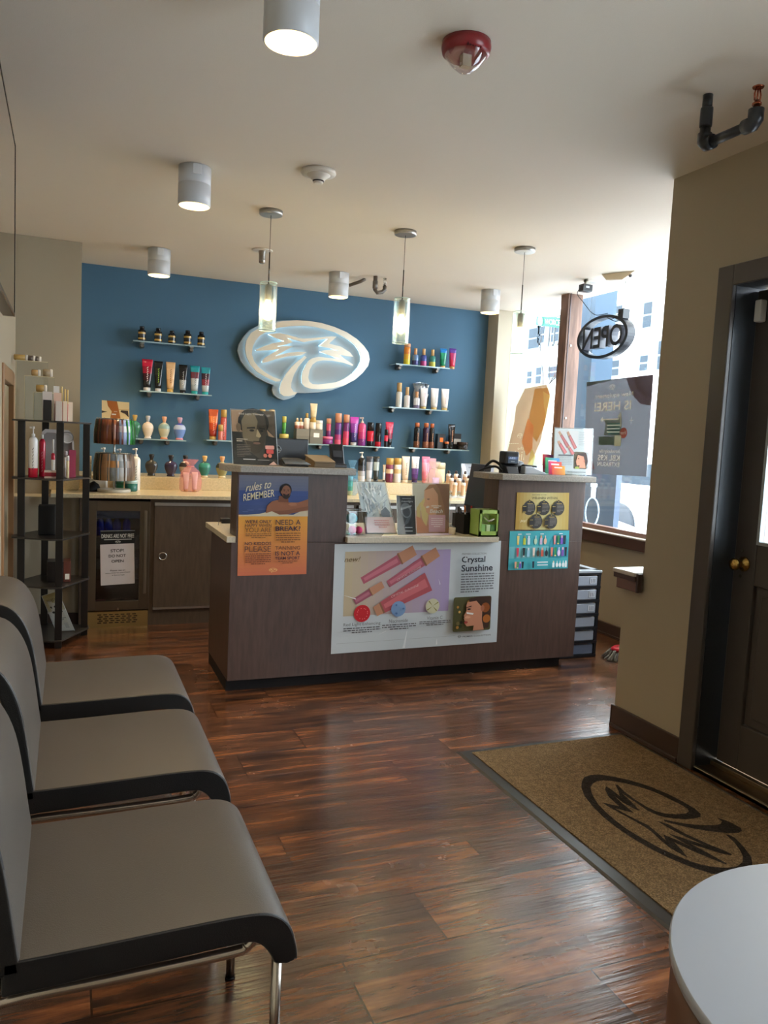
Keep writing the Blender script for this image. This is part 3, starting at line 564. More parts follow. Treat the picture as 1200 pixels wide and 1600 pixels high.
# ---- posters on the desk front
pt, s = poster('desk_poster', 'orange and blue house rules poster on the left end of the desk front', [(0.8717,4.237,1.226), (1.265,4.237,1.228), (1.275,4.237,0.6691), (0.8795,4.237,0.666)], C(210, 140, 80))
s.grad(0, 0, 1, 0.61, C(205, 112, 82), C(226, 160, 62), 16)
s.grad(0, 0.61, 1, 0.85, C(58, 74, 118), C(64, 84, 140), 5); s.grad(0, 0.85, 1, 1, C(96, 104, 134), C(120, 122, 136), 5)
for i in range(16):
    u = random.uniform(0, .85); v = random.uniform(.62, .9); s.rect(u, v, u+random.uniform(.06,.15), v+0.006, C(84, 98, 142))
s.poly([(0,.595),(1,.595),(1,.665),(.9,.65),(.78,.61),(.62,.618),(.47,.652),(.3,.62),(0,.605)], C(206, 192, 164))
SK = C(150, 96, 68)
s.poly([(.38,.625),(.40,.70),(.47,.745),(.55,.76),(.60,.74),(.72,.735),(.85,.735),(1,.77),(1,.655),(.86,.64),(.70,.615),(.58,.612),(.47,.645)], SK)
s.poly([(.56,.74),(.57,.80),(.70,.80),(.71,.735)], C(120, 74, 52))
person_face(s, .672, .845, .085, C(140, 92, 68), C(34, 28, 28), beard=C(44, 32, 28), lip=C(120, 70, 62))
s.poly([(.5,.645),(.72,.66),(1,.70),(1,.665),(.86,.645),(.7,.62),(.58,.615)], C(128, 80, 56))
s.poly([(.70,.715),(.74,.735),(.82,.73),(.83,.705),(.75,.70)], C(168, 112, 82))
CR = C(226, 214, 180); NV = C(52, 40, 62)
s.text('rules to', .09, .835, .45, .915, CR, 0.0, 0.35, slope=0.045); s.text('REMEMBER', .06, .745, .50, .815, CR, 0.01, 0.0, slope=0.05)
s.text("WE'RE ONLY", .09, .527, .465, .560, NV, 0.03); s.text('HAPPY WHEN', .09, .489, .465, .520, NV); s.text('YOU ARE', .09, .436, .465, .483, C(110, 78, 50))
s.lines(.1, .37, .465, .425, 3, C(120, 84, 52), 3, center=True)
s.text('NO KIDDOS', .09, .308, .465, .340, NV, 0.03); s.text('PLEASE', .09, .240, .465, .298, C(100, 66, 56)); s.lines(.1, .105, .465, .225, 6, C(120, 68, 50), 4, center=True)
s.text('NEED A', .525, .510, .89, .562, NV); s.text('BREAK?', .525, .448, .89, .497, NV, 0.035); s.lines(.53, .32, .89, .43, 5, C(130, 84, 52), 5, center=True)
s.text('TANNING', .525, .258, .89, .296, C(100, 66, 56)); s.text('IS NOT A', .525, .200, .89, .243, NV, 0.015); s.text('TEAM SPORT', .525, .157, .89, .188, NV, 0.025); s.lines(.57, .11, .85, .145, 2, C(120, 68, 50), 6, center=True)
s.logo(.44, .03, .56, .075, C(240, 200, 130)); s.build(pt)

pt, s = poster('desk_poster', 'large white product poster with pink tubes across the desk front', [(1.439,4.237,0.8398), (2.545,4.237,0.856), (2.558,4.237,0.2028), (1.444,4.237,0.1903)], C(206, 214, 220))
s.grad(.06, .34, .68, .93, C(198, 182, 150), C(176, 160, 205), 14, horiz=True)
def ptube(s, u0, v0, u1, v1, w0, w1, body, cap, capt=0.2):
    A = s.asp; dx, dy = (u1-u0), (v1-v0)/A; L = math.hypot(dx, dy); nx, ny = -dy/L, dx/L*A
    def at(t, w): return [(u0+(u1-u0)*t+nx*w, v0+(v1-v0)*t+ny*w), (u0+(u1-u0)*t-nx*w, v0+(v1-v0)*t-ny*w)]
    a, b = at(0, w0), at(1-capt, w0*(capt)+w1*(1-capt)); s.poly([a[0], a[1], b[1], b[0]][::-1], body)
    a2, b2 = at(0.04, w0*0.45), at(1-capt-0.03, w1*0.4); s.poly([a2[0], a2[1], b2[1], b2[0]][::-1], tuple(min(1, c*1.25+0.04) for c in body[:3])+(1,))
    c, d_ = at(1-capt, w1*1.05), at(1, w1*0.95); s.poly([c[0], c[1], d_[1], d_[0]][::-1], cap)
    c, d_ = at(1-capt, w1*1.1), at(1-capt+0.03, w1*1.1); s.poly([c[0], c[1], d_[1], d_[0]][::-1], C(150, 104, 80))
PK = C(178, 96, 112); CP = C(196, 142, 112)
ptube(s, .16, .66, .46, .93, .020, .031, PK, CP, .3)
ptube(s, .31, .62, .60, .91, .020, .030, PK, CP, .3); ptube(s, .12, .47, .28, .62, .019, .021, C(164, 92, 110), CP, .45)
ptube(s, .55, .63, .24, .37, .056, .030, C(186, 92, 100), CP, .14)
s.text('CRYSTAL SUNSHINE', .36, .645, .50, .665, C(226, 190, 190), 0.0, 0, slope=0.12); s.text('CRYSTAL SUNSHINE', .33, .49, .49, .512, C(230, 190, 190), 0, 0, slope=0.1)
s.text('new!', .055, .84, .145, .885, C(120, 100, 70), 0, 0.3)
s.disc(.165, .36, .047, C(206, 40, 50)); s.disc(.375, .385, .043, C(132, 166, 210)); s.disc(.58, .395, .042, C(214, 212, 180))
for a in range(4): s.poly([(.58, .395), (.58+.04*math.cos(a*1.6+.5), .395+.06*math.sin(a*1.6+.5)), (.58+.04*math.cos(a*1.6+.7), .395+.06*math.sin(a*1.6+.7))], C(150, 140, 80))
for i in range(12): s.disc(.165+.03*math.cos(i*2.4), .36+.05*math.sin(i*2.4), .003, C(240, 120, 120)); s.disc(.375+.028*math.cos(i*2.1), .385+.045*math.sin(i*2.1), .005, C(90, 126, 180))
GR = C(110, 110, 116)
s.text('Red Light Enhancing', .06, .245, .27, .28, GR); s.text('Niacinamide', .32, .26, .43, .292, GR); s.text('Vitamin C', .545, .268, .64, .30, GR)
s.lines(.06, .175, .27, .235, 3, C(90, 90, 96), 8, center=True); s.lines(.28, .185, .48, .245, 3, C(90, 90, 96), 9, center=True); s.lines(.5, .205, .69, .255, 3, C(90, 90, 96), 10, center=True)
s.text('PREMIER COLLECTION', .745, .875, .90, .893, GR); s.text('Crystal', .745, .785, .895, .86, C(40, 44, 56), 0.045); s.text('Sunshine', .745, .715, .945, .78, C(40, 44, 56), 0.045)
s.lines(.745, .50, .955, .695, 8, C(110, 112, 118), 11)
s.rrect(.705, .135, .945, .47, C(86, 84, 50), .012)
for i in range(26):
    u, v = .72+random.random()*.2, .16+random.random()*.28; s.disc(u, v, random.uniform(.006,.018), random.choice([C(60, 66, 36), C(186, 130, 60), C(120, 108, 66), C(44, 46, 30), C(226, 176, 100)]))
s.poly([(.80,.455),(.86,.47),(.94,.465),(.942,.30),(.93,.16),(.88,.15),(.86,.25),(.875,.34),(.84,.40),(.80,.42)], C(66, 42, 30)); s.disc(.905,.36,.028, C(150, 82, 36)); s.disc(.915,.25,.024, C(186, 108, 46))
s.poly([(.79,.42),(.845,.43),(.885,.36),(.885,.24),(.90,.145),(.83,.14),(.835,.19),(.79,.185),(.775,.215),(.782,.235),(.77,.25),(.78,.27),(.768,.285),(.785,.34),(.782,.39)], C(206, 142, 112))
s.disc(.886,.355,.012, C(176, 108, 82), .03); s.poly([(.765,.265),(.79,.29),(.815,.275),(.80,.262)], C(226,168,136)); s.disc(.80,.352,.011, C(50, 34, 30), .008); s.poly([(.783,.372),(.815,.385),(.815,.377),(.785,.365)], C(50,34,30)); s.disc(.783,.225,.012, C(170,70,64), .012)
s.poly([(.785,.325),(.83,.31),(.825,.295),(.785,.31)], C(240, 236, 232))
s.rect(.02, .1005, .72, .1025, C(160,164,168)); s.text('PREMIER COLLECTION', .765, .08, .945, .095, C(70,74,80), 0.01); s.logo(.735, .075, .757, .103, C(50, 54, 60))
for q in ([(.40,.02),(.415,.02),(.425,.2)], [(.60,.03),(.61,.03),(.605,.09)], [(.24,.15),(.30,.19),(.30,.195)], [(.76,.86),(.765,.865),(.78,.77)], [(.60,.66),(.61,.6),(.612,.61)], [(.04,.55),(.12,.5),(.12,.508)]): s.poly(q, C(236, 240, 244))
s.build(pt)

pt, s = poster('desk_poster', 'gold poster with five black discs on the right desk tower', [(2.640,4.237,1.164), (3.033,4.237,1.170), (3.046,4.237,0.9268), (2.643,4.237,0.9275)], C(190, 158, 74))
s.grad(0, 0, .5, 1, C(180, 142, 58), C(216, 206, 146), 8, horiz=True); s.grad(.5, 0, 1, 1, C(216, 206, 146), C(190, 160, 80), 8, horiz=True)
s.text('WELLNESS WITHIN', .28, .825, .77, .885, C(70, 62, 44), 0.02); s.lines(.28, .91, .78, .95, 1, C(150, 140, 96), 2)
for cx, cy in ((.24, .59), (.51, .59), (.79, .59), (.37, .23), (.65, .23)):
    K = C(58, 56, 56); s.disc(cx, cy, .115, K, .20); s.poly([(cx-.03, cy+.17), (cx+.03, cy+.17), (cx, cy+.225)], K); s.disc(cx, cy+.17, .012, C(150,130,70))
    s.rect(cx-.125, cy-.13, cx-.055, cy+.08, C(44, 42, 42)); s.rect(cx-.12, cy+.03, cx-.06, cy+.045, C(200, 170, 90)); s.rect(cx-.12, cy-.12, cx-.06, cy-.105, C(200, 170, 90)); s.lines(cx-.03, cy-.13, cx+.09, cy+.09, 6, C(130, 126, 120), 3); s.rect(cx-.04, cy+.11, cx+.06, cy+.125, C(200,176,110))
s.text('pop!', .07, .19, .19, .29, C(240, 232, 190), 0.01, 0.3); s.build(pt)

pt, s = poster('desk_poster', 'teal product guide card below the gold poster on the desk', [(2.605,4.237,0.9172), (3.055,4.237,0.9218), (3.062,4.237,0.671), (2.610,4.237,0.6665)], C(70, 172, 184))
s.rect(0, .3, .66, .6, C(110, 184, 194)); s.rect(.67, .3, .99, .6, C(44, 140, 156)); s.disc(.83, .6, .16, C(56, 150, 170), .33)
def mini(u, v, w, h, kind, c1, c2):
    if kind == 't': s.poly([(u-w*.32, v), (u+w*.32, v), (u+w*.5, v+h), (u-w*.5, v+h)], c1); s.rect(u-w*.3, v, u+w*.3, v+h*.14, c2)
    elif kind == 'b': s.rect(u-w*.5, v, u+w*.5, v+h*.72, c1); s.rect(u-w*.3, v+h*.72, u+w*.3, v+h, c2)
    else: s.disc(u, v+h*.36, w*.6, c1, h*.36); s.rect(u-w*.16, v+h*.68, u+w*.16, v+h, c2)
PKc, WH = C(226, 150, 150), C(232, 238, 240)
for u, k, a, b in ((.14,'t',C(228,210,130),C(230,190,90)),(.245,'b',C(190,200,70),C(150,150,120)),(.315,'b',C(210,230,240),C(230,240,250)),(.43,'o',C(190,220,190),WH),(.52,'b',C(200,180,210),C(220,170,120)),(.59,'o',C(230,190,160),C(240,200,200)),(.75,'t',PKc,C(236,120,110)),(.81,'t',C(60,140,90),C(230,220,120)),(.87,'b',C(120,90,190),C(230,180,190)),(.92,'t',C(40,60,70),C(30,40,44))): mini(u, .65, .042, .23, k, a, b)
for u, k, a, b in ((.135,'t',C(216,70,90),C(220,110,120)),(.235,'t',C(40,46,50),C(220,220,220)),(.31,'b',C(160,210,230),WH),(.40,'t',C(232,210,196),C(200,160,130)),(.47,'o',C(80,62,48),C(60,50,44)),(.54,'b',C(200,90,70),C(226,170,140)),(.61,'o',C(40,46,56),C(60,60,70)),(.70,'t',C(220,130,110),C(200,90,70)),(.76,'t',C(60,150,90),C(226,220,130)),(.82,'o',C(226,206,240),C(230,220,250)),(.885,'b',C(130,90,180),C(230,180,200)),(.935,'t',C(34,44,54),C(20,30,40))): mini(u, .34, .042, .23, k, a, b)
for u, k, a, b in ((.1,'t',C(226,170,140),C(200,120,90)),(.135,'t',C(90,160,110),C(226,220,140)),(.175,'b',C(110,90,190),C(220,170,190)),(.215,'t',C(34,44,54),C(24,30,36)),(.39,'t',C(30,40,60),C(24,30,40)),(.73,'b',WH,C(230,210,180)),(.79,'o',WH,C(220,220,210)),(.84,'o',WH,C(220,220,210)),(.895,'o',WH,WH),(.94,'b',WH,C(240,244,246))): mini(u, .05, .036, .17, k, a, b)
s.rect(.45, .18, .63, .21, WH); s.rect(.45, .11, .63, .135, WH)
for u0, u1 in ((.11,.17),(.24,.32),(.48,.54),(.80,.86)): s.rect(u0, .92, u1, .94, WH)
s.build(pt)

# ================================================================== things on the left tower
def acrylic_sign(name, label, corners, paper, draw, thick=0.004, foot=0.09):
    """an L-shaped clear acrylic holder standing on a top, with a printed sheet inside"""
    c = [Vector(p) for p in corners]; base = (c[2]+c[3])/2
    r = root(name, tuple(base), label, 'sign')
    s = Sheet(*corners, paper, 0.001, 0.0002); draw(s)
    s.build(r, name='paper')
    b = MB(); e = 0.006; n = s.n
    q = [s.P(-.02, 1.015, 0.004), s.P(1.02, 1.015, 0.004), s.P(1.02, 0, 0.004), s.P(-.02, 0, 0.004)]
    b.prism(q, -n*0.0015, (1,1,1,1)); b.prism([p-n*0.008 for p in q], -n*0.0015, (1,1,1,1))
    up_ = (q[0]-q[3]).normalized(); 
    b.prism([q[3], q[2], q[2]+up_*0.003, q[3]+up_*0.003], -n*foot, (1,1,1,1))
    b.build('acrylic_holder', ACRYL, r)
    ed = MB(); ed.tube([q[3], q[0], q[1], q[2]], 0.0014, C(220, 226, 228), seg=6); ed.build('edge', PLAS, r)
    return r
def draw_rlt(s):
    W_ = C(200, 160, 128); K = C(52, 48, 44)
    s.rect(0, 0, 1, 1, C(92, 82, 70)); s.rect(0, .6, .3, 1, W_); s.poly([(.8,.7),(.95,.55),(1,.5),(1,1),(.75,1)], C(112, 96, 80)); s.poly([(.8,.65),(.97,.52),(.85,.50)], W_)
    s.poly([(0,.6),(.2,.58),(.3,.3),(.6,.1),(1,.05),(1,0),(0,0)], C(58, 54, 50)); s.poly([(.78,.55),(1,.5),(1,.1),(.7,.12)], C(52, 50, 48))
    s.disc(.50, .78, .36, C(44, 42, 40), .26); s.disc(.15, .68, .055, C(150, 124, 98), .08)
    s.poly([(.22,.80),(.30,.92),(.55,.96),(.76,.90),(.80,.70),(.76,.46),(.62,.26),(.50,.22),(.34,.34),(.24,.50)], C(146, 126, 98))
    s.poly([(.52,.95),(.76,.90),(.80,.70),(.76,.46),(.62,.26),(.56,.24),(.62,.5),(.56,.66),(.60,.8)], C(84, 74, 62))
    s.poly([(.30,.44),(.50,.42),(.72,.44),(.70,.32),(.60,.22),(.48,.19),(.36,.28)], C(84, 72, 58))
    s.poly([(.34,.685),(.52,.70),(.54,.665),(.34,.66)], K); s.disc(.45, .63, .055, K, .022); s.poly([(.62,.69),(.76,.68),(.76,.65),(.62,.66)], K); s.disc(.68, .625, .04, K, .02)
    s.poly([(.58,.66),(.54,.52),(.62,.50),(.66,.53)], C(190, 166, 128)); s.disc(.55, .395, .085, C(140, 104, 86), .022); s.rect(.47, .425, .64, .437, K)
    s.text('Red Light Therapy', .17, .905, .74, .95, C(226, 216, 200), 0.02)
    s.lines(.09, .40, .34, .47, 2, C(214, 200, 176), 3); s.lines(.09, .12, .40, .36, 8, C(150, 138, 122), 4, fill=.25)
    s.rrect(.74, .29, .95, .36, C(224, 160, 148), .02); s.rrect(.76, .21, .93, .285, C(206, 84, 78), .02); s.disc(.73, .17, .045, C(206, 120, 98)); s.disc(.84, .17, .045, C(206, 120, 98))
    s.rect(.22, .085, .50, .10, C(210, 206, 198)); s.rect(.55, .08, .82, .09, C(150, 146, 140)); s.poly([(.8,0),(1,0),(.92,.07)], C(214, 174, 156))
acrylic_sign('acrylic_sign', 'dark sign with a man’s face standing on the left desk tower', [(0.825,4.32,1.62), (1.065,4.30,1.612), (1.115,4.27,1.283), (0.872,4.29,1.283)] if False else [(0.8288,4.300,1.579), (1.070,4.300,1.583), (1.090,4.270,1.284), (0.8458,4.270,1.284)], C(90, 80, 70), draw_rlt)
# back-to-back monitor, tablet, box, card reader
m_ = root('computer_monitor', (1.24, 4.62, LOWZ), 'black computer monitor seen from behind between sign and card reader', 'monitor')
a, b_ = (1.164,4.600,1.436), (1.366,4.600,1.438)
mb = MB(); mb.box(a[0]-0.12, b_[0], 4.60, 4.625, LOWZ+0.12, a[2], C(30, 32, 36)); mb.build('screen_housing', PLAS, m_, bevel=0.006)
mb = MB(); mb.box(1.2, 1.28, 4.60, 4.63, LOWZ, LOWZ+0.2, C(30,32,36)); mb.box(1.1, 1.38, 4.53, 4.72, LOWZ, LOWZ+0.012, C(30,32,36)); mb.build('stand', PLAS, m_, bevel=0.003)
cx, _, cz = (1.172,4.590,1.368)
mb = MB(); mb.tube([(cx+0.022*math.cos(t), 4.598, cz+0.022*math.sin(t)) for t in [2*PI*i/20 for i in range(21)]], 0.0015, C(190,196,200), seg=6); mb.build('round_emblem', METAL, m_)
q = [(1.158,4.597,1.378), (1.191,4.597,1.379), (1.192,4.597,1.355), (1.159,4.597,1.355)]
sh = Sheet(*q, C(30,32,36), 0.0005); sh.text('DELL', 0.1, 0.25, 0.95, 0.75, C(180,186,190), .01); sh.build(m_, name='emblem_plate', ink='emblem_letters')
x0, x1 = (1.116,4.330,1.300)[0], (1.286,4.330,1.306)[0]
t = root('tablet_stand', ((x0+x1)/2, 4.33, TZ), 'dark angled tablet beside the face sign on left tower', 'tablet')
mb = MB(); mb.prism([(x0, 4.24, TZ), (x0+0.02, 4.40, TZ), (x0+0.02, 4.40, TZ+0.035), (x0, 4.24, TZ+0.008)], (x1-x0-0.02, 0, 0), C(58, 56, 54)); mb.build('base', PLAS, t, bevel=0.004)
mb = MB(); mb.prism([(x0+0.01, 4.236, TZ+0.012), (x0+0.03, 4.40, TZ+0.04), (x1-0.03, 4.40, TZ+0.04), (x1-0.01, 4.236, TZ+0.012)], (0,0,0.006), C(92, 90, 88)); mb.build('screen', GLOSS, t, bevel=0.002)
x0, x1 = (1.289,4.330,1.313)[0], (1.425,4.330,1.318)[0]
t = root('card_box', ((x0+x1)/2, 4.33, TZ), 'low brown box with sloping lid on the left tower', 'box')
mb = MB(); mb.prism([(x0+0.01, 4.25, TZ), (x0, 4.41, TZ), (x0+0.005, 4.41, TZ+0.06), (x0+0.015, 4.25, TZ+0.028)], (x1-x0-0.01, 0, 0), C(112, 96, 76)); mb.build('box_body', MATTE, t, bevel=0.004)
mb = MB(); mb.prism([(x0+0.012, 4.247, TZ+0.029), (x0, 4.413, TZ+0.061), (x1, 4.413, TZ+0.061), (x1, 4.247, TZ+0.029)], (0,0,0.006), C(140, 122, 98)); mb.build('lid', MATTE, t)
x0, x1 = (1.433,4.360,1.355)[0], (1.516,4.360,1.358)[0]; zt = (1.481,4.380,1.413)[2]
t = root('card_reader', ((x0+x1)/2, 4.36, TZ), 'black upright card reader at right end of the left tower', 'card reader')
mb = MB(); mb.prism([(x0, 4.30, TZ), (x0, 4.42, TZ), (x0, 4.42, TZ+0.03), (x0, 4.30, TZ+0.02)], (x1-x0, 0, 0), C(26,27,30)); mb.build('base', PLAS, t, bevel=0.004)
mb = MB(); mb.prism([(x0, 4.34, TZ+0.02), (x0, 4.38, TZ+0.02), (x0, 4.41, zt), (x0, 4.385, zt+0.004)], (x1-x0, 0, 0), C(30,31,34)); mb.build('body', PLAS, t, bevel=0.006)
mb = MB(); mb.prism([(x0+0.012, 4.351, TZ+0.06), (x0+0.012, 4.37, zt-0.035), (x1-0.012, 4.37, zt-0.035), (x1-0.012, 4.351, TZ+0.06)], (0,-0.004,0.001), C(60, 64, 70)); mb.build('screen', GLOSS, t)
# mouse/cable on the low left wing
p = (0.9111,4.866,0.885)
t = root('phone_charger', (p[0], p[1], LOWZ), 'small black charger with a loose cable on the low left desk wing', 'charger')
mb = MB(); mb.box(p[0]-0.01, p[0]+0.05, p[1], p[1]+0.07, LOWZ, LOWZ+0.03, C(26,26,28)); mb.build('body', PLAS, t, bevel=0.006)
mb = MB(); mb.tube(smooth_path([(p[0]-0.005, p[1]+0.03, LOWZ+0.012), (p[0]-0.03, p[1]-0.02, LOWZ+0.02), (p[0]-0.045, p[1]-0.08, LOWZ+0.004), (p[0]-0.055, p[1]-0.13, LOWZ-0.03), (p[0]-0.057, p[1]-0.1, LOWZ-0.12)]), 0.0022, C(24,24,26), seg=6); mb.build('cable', PLAS, t)

# ================================================================== middle of the desk
def draw_marble(s):
    s.rect(0,0,1,1,C(222, 232, 240)); rnd = random.Random(4)
    for i in range(60):
        u, v = rnd.uniform(.05,.8), .32+rnd.random()*.55; a = rnd.uniform(.6,2.2)
        s.poly([(u, v), (min(1,max(0,u+.2*math.cos(a))), min(1,v+.12*math.sin(a))), (min(1,max(0,u+.2*math.cos(a)+.03)), min(1,v+.12*math.sin(a))), (u+.05, v+.01)], rnd.choice([C(168, 182, 196), C(226, 232, 236), C(150, 166, 182)]))
    s.poly([(.62,.42),(.80,.50),(.92,.40),(.88,.28),(.7,.25),(.6,.34)], C(120, 134, 150)); s.lines(.3, .06, .8, .22, 4, C(200, 160, 160), 5, center=True); s.rect(.02, 0, .98, .3, C(214, 200, 204)); s.lines(.32, .08, .82, .24, 4, C(196, 140, 146), 5, center=True)
acrylic_sign('acrylic_sign', 'tilted pale blue marbled sheet in a clear holder, leftmost on the low desk top', [(1.660,4.520,1.190), (1.849,4.520,1.190), (1.864,4.340,0.888), (1.669,4.340,0.888)], C(200,208,214), draw_marble)
def draw_beach(s):
    s.grad(0,0,1,1, C(196,120,80), C(206,196,180), 6); s.rect(0,.45,.35,1,C(206, 200, 184))
    s.poly([(.3,.85),(.45,.98),(.75,1),(1,.9),(1,0),(.72,0),(.62,.2),(.66,.5),(.5,.8)], C(160, 106, 66)); s.poly([(.2,.6),(.32,.72),(.42,.35),(.36,.1),(.24,.3)], C(222, 196, 130)); s.poly([(.1,.5),(.2,.62),(.2,.3),(.1,.2)], C(214,186,120))
    s.poly([(.32,.86),(.55,.92),(.68,.78),(.70,.55),(.62,.38),(.45,.36),(.36,.42),(.34,.5),(.28,.56),(.33,.66),(.30,.74)], C(220, 160, 122)); s.disc(.40,.52,.05, C(240, 226, 214), .022, .3); s.disc(.42,.68,.04,C(110,70,50),.012)
    s.poly([(.0,.0),(.0,.35),(.2,.3),(.4,.1),(.42,0)], C(206, 130, 92)); s.poly([(.62,1),(1,1),(1,.2),(.9,.3),(.84,.6),(.72,.9)], C(140, 88, 52))
    s.text('Beach', .46, .40, .82, .48, C(244, 240, 232), .01, .2); s.lines(.5, .48, .78, .55, 2, C(240,236,230), 3, center=True)
    s.rrect(.43, .02, .90, .36, C(206, 160, 172), .02); s.lines(.5, .10, .83, .30, 5, C(238, 220, 226), 6, center=True)
acrylic_sign('acrylic_sign', 'sign with a smiling long-haired woman on the low desk top', [(2.032,4.500,1.190), (2.291,4.500,1.190), (2.238,4.370,0.888), (1.994,4.370,0.888)], C(210,150,110), draw_beach)
def draw_br(s):
    s.rect(0,0,1,1,C(46,48,54)); s.disc(.5,.62,.3,C(120,124,130),.2,.2); s.disc(.52,.58,.2,C(70,72,78),.12,.2); s.poly([(.2,.62),(.8,.72),(.82,.76),(.2,.68)], C(170,172,176)); s.poly([(.3,.2),(.6,.3),(.8,.5),(.5,.4)], C(84,88,94)); s.text('moonlight', .24, .82, .9, .88, C(214,216,220), 0, .3); s.rect(.3,.92,.8,.935,C(170,172,176)); s.rect(.4,.17,.82,.19,C(210,212,216)); s.rect(.4,.08,.82,.10,C(210,212,216))
acrylic_sign('brochure_holder', 'small dark brochure in a clear holder before the sign of the woman', [(1.865,4.360,1.120), (1.985,4.360,1.120), (1.980,4.300,0.888), (1.860,4.300,0.888)], C(46,48,54), draw_br)
# colour chart sheet lying flat
pt, s = poster('colour_chart', 'pale printed sheet with a row of dark swatches lying on the low desk top', [(1.880,4.508,0.8865), (2.341,4.580,0.8865), (2.228,4.302,0.8865), (1.726,4.233,0.8865)], C(224, 214, 226), 'sheet', 0.001)
s.grad(0,0,1,1,C(232,224,180),C(204,190,226),8,horiz=True)
for i in range(5): s.disc(.12+.2*i, .55, .05, [C(90,60,40),C(96,62,44),C(70,50,60),C(100,70,90),C(90,70,100)][i], .2)
s.build(pt)
# clear box with hair puffs
x0, x1 = (1.532,4.330,0.9619)[0], (1.645,4.330,0.9625)[0]; zt = (1.589,4.330,1.031)[2]
bx_ = root('acrylic_box', ((x0+x1)/2, 4.33, LOWZ), 'clear open box beside the left tower holding round puffs', 'box')
mb = MB(); E_ = 0.003
mb.box(x0, x1, 4.27, 4.27+E_, LOWZ, zt, C(255,255,255)); mb.box(x0, x1, 4.38, 4.38+E_, LOWZ, zt, C(255,255,255)); mb.box(x0, x0+E_, 4.27, 4.38, LOWZ, zt, C(255,255,255)); mb.box(x1-E_, x1, 4.27, 4.38, LOWZ, zt, C(255,255,255)); mb.box(x0, x1, 4.27, 4.38, LOWZ, LOWZ+E_, C(255,255,255)); mb.build('box_walls', ACRYL, bx_)
mb = MB(); mb.tube([(x0,4.27,zt),(x1,4.27,zt),(x1,4.383,zt),(x0,4.383,zt),(x0,4.27,zt)], 0.0015, C(226,232,236), seg=6); mb.build('rim', PLAS, bx_)
for (px_, z, r, c, lb) in (((1.568,4.330,0.9621)[0], (1.567,4.330,0.9812)[2], .034, C(40, 140, 150), 'round teal sponge, topmost in the clear box on the desk'), ((1.574,4.320,0.9289)[0], LOWZ+.003+.025, .025, C(224, 60, 120), 'left pink sponge beneath the teal one'), ((1.615,4.330,0.9278)[0], LOWZ+.003+.024, .024, C(206, 50, 110), 'right pink sponge in the clear box')):
    mb = MB(); mb.ball((px_, 4.325, z), r, c, sz=.95); tag(mb.build('sponge', MATTE), lb, 'sponge', 'sponges in the clear box')
# small cream jar
p = (2.243,4.330,0.9052)
def jar(X, Y, Z, r, h, col, lidc, label, group=None, lidh=.3, cat='jar', mat=None):
    t = root('cream_jar', (X, Y, Z), label, cat, group)
    mb = MB(); mb.lathe([(r*.9,0),(r,h*.08),(r,h*(1-lidh))], (X,Y,Z), col, seg=20); mb.build('jar_body', mat or GLOSS, t)
    mb = MB(); mb.lathe([(r*1.02,h*(1-lidh)),(r*1.02,h*.95),(r*.95,h)], (X,Y,Z), lidc, seg=20); mb.build('lid', GLOSS, t); return t
jar(p[0], 4.33, LOWZ, .021, .045, C(226,214,186), C(236,228,206), 'tiny cream coloured cup beside the sign of the woman')
# pencil cup with pens
x0, x1 = (2.327,4.400,0.9706)[0], (2.453,4.400,0.9714)[0]; cx = (x0+x1)/2; zt = (2.380,4.400,1.012)[2]
pc = root('pen_cup', (cx, 4.40, LOWZ), 'black mesh pen cup left of the green box on the desk', 'pen cup')
mb = MB(); r = (x1-x0)/2
rings = [[(cx+sx_*r*k, 4.40+sy_*r*k, z) for sx_, sy_ in ((-1,-1),(1,-1),(1,1),(-1,1))] for k, z in ((1,LOWZ),(1,zt),(.93,zt),(.93,LOWZ+.006))]
mb.loft(rings, C(26,26,28), sm=False); mb.build('cup', MATTE, pc, bevel=0.002)
for i, (dx, hh, c, lb) in enumerate(((-.03,.05,C(214,120,40),'orange pen leaning in the pen cup'),(-.012,.045,C(200,200,204),'silver pen in the pen cup between orange and red'),(.008,.05,C(196,40,50),'red marker standing in the pen cup'),(.025,.03,C(60,60,64),'dark grey pen in the pen cup right of the red marker'),(.036,.035,C(150,150,154),'grey pen at the right edge of the pen cup'),(-.036,.03,C(70,72,76),'black pen at the left edge of the pen cup'))):
    bx0 = (cx+dx*.6, 4.39+(i%2)*.03, LOWZ+.01); tx = (cx+dx*1.3, 4.385+(i%2)*.04, zt+hh)
    pn = root('pen', bx0, lb, 'pen', 'pens in the black cup'); mb = MB(); mid = tuple(bx0[k]*.25+tx[k]*.75 for k in range(3)); mb.tube([bx0, mid], .0045, C(50,50,54) if i % 2 else C(210,210,212), seg=8); mb.build('barrel', PLAS, pn)
    mb = MB(); mb.tube([mid, tx], .006, c, seg=8); mb.build('pen_cap', PLAS, pn)
# green display box
x0, x1 = (2.364,4.215,0.9797)[0], (2.542,4.215,0.9806)[0]; zt = (2.459,4.215,1.052)[2]
gb = root('display_carton', ((x0+x1)/2, 4.27, LOWZ), 'lime green window box of small packs beside the right tower', 'box')
G1 = C(158, 190, 96); ya, yb = 4.208, 4.33; x1 = min(x1, 2.502)
mb = MB(); mb.box(x0, x1, yb-.005, yb, LOWZ, zt, C(206,220,170)); mb.box(x0, x0+.004, ya, yb, LOWZ, zt, G1); mb.box(x1-.004, x1, ya, yb, LOWZ, zt, G1); mb.box(x0, x1, ya, yb, LOWZ, LOWZ+.010, C(180,176,100)); mb.box(x0,x1,ya,ya+.004,LOWZ,LOWZ+.035,G1); mb.box(x0,x1,ya,ya+.004,zt-.022,zt,C(176,206,120)); mb.box(x0,x0+.018,ya,ya+.004,LOWZ,zt,G1); mb.box(x1-.014,x1,ya,ya+.004,LOWZ,zt,G1)
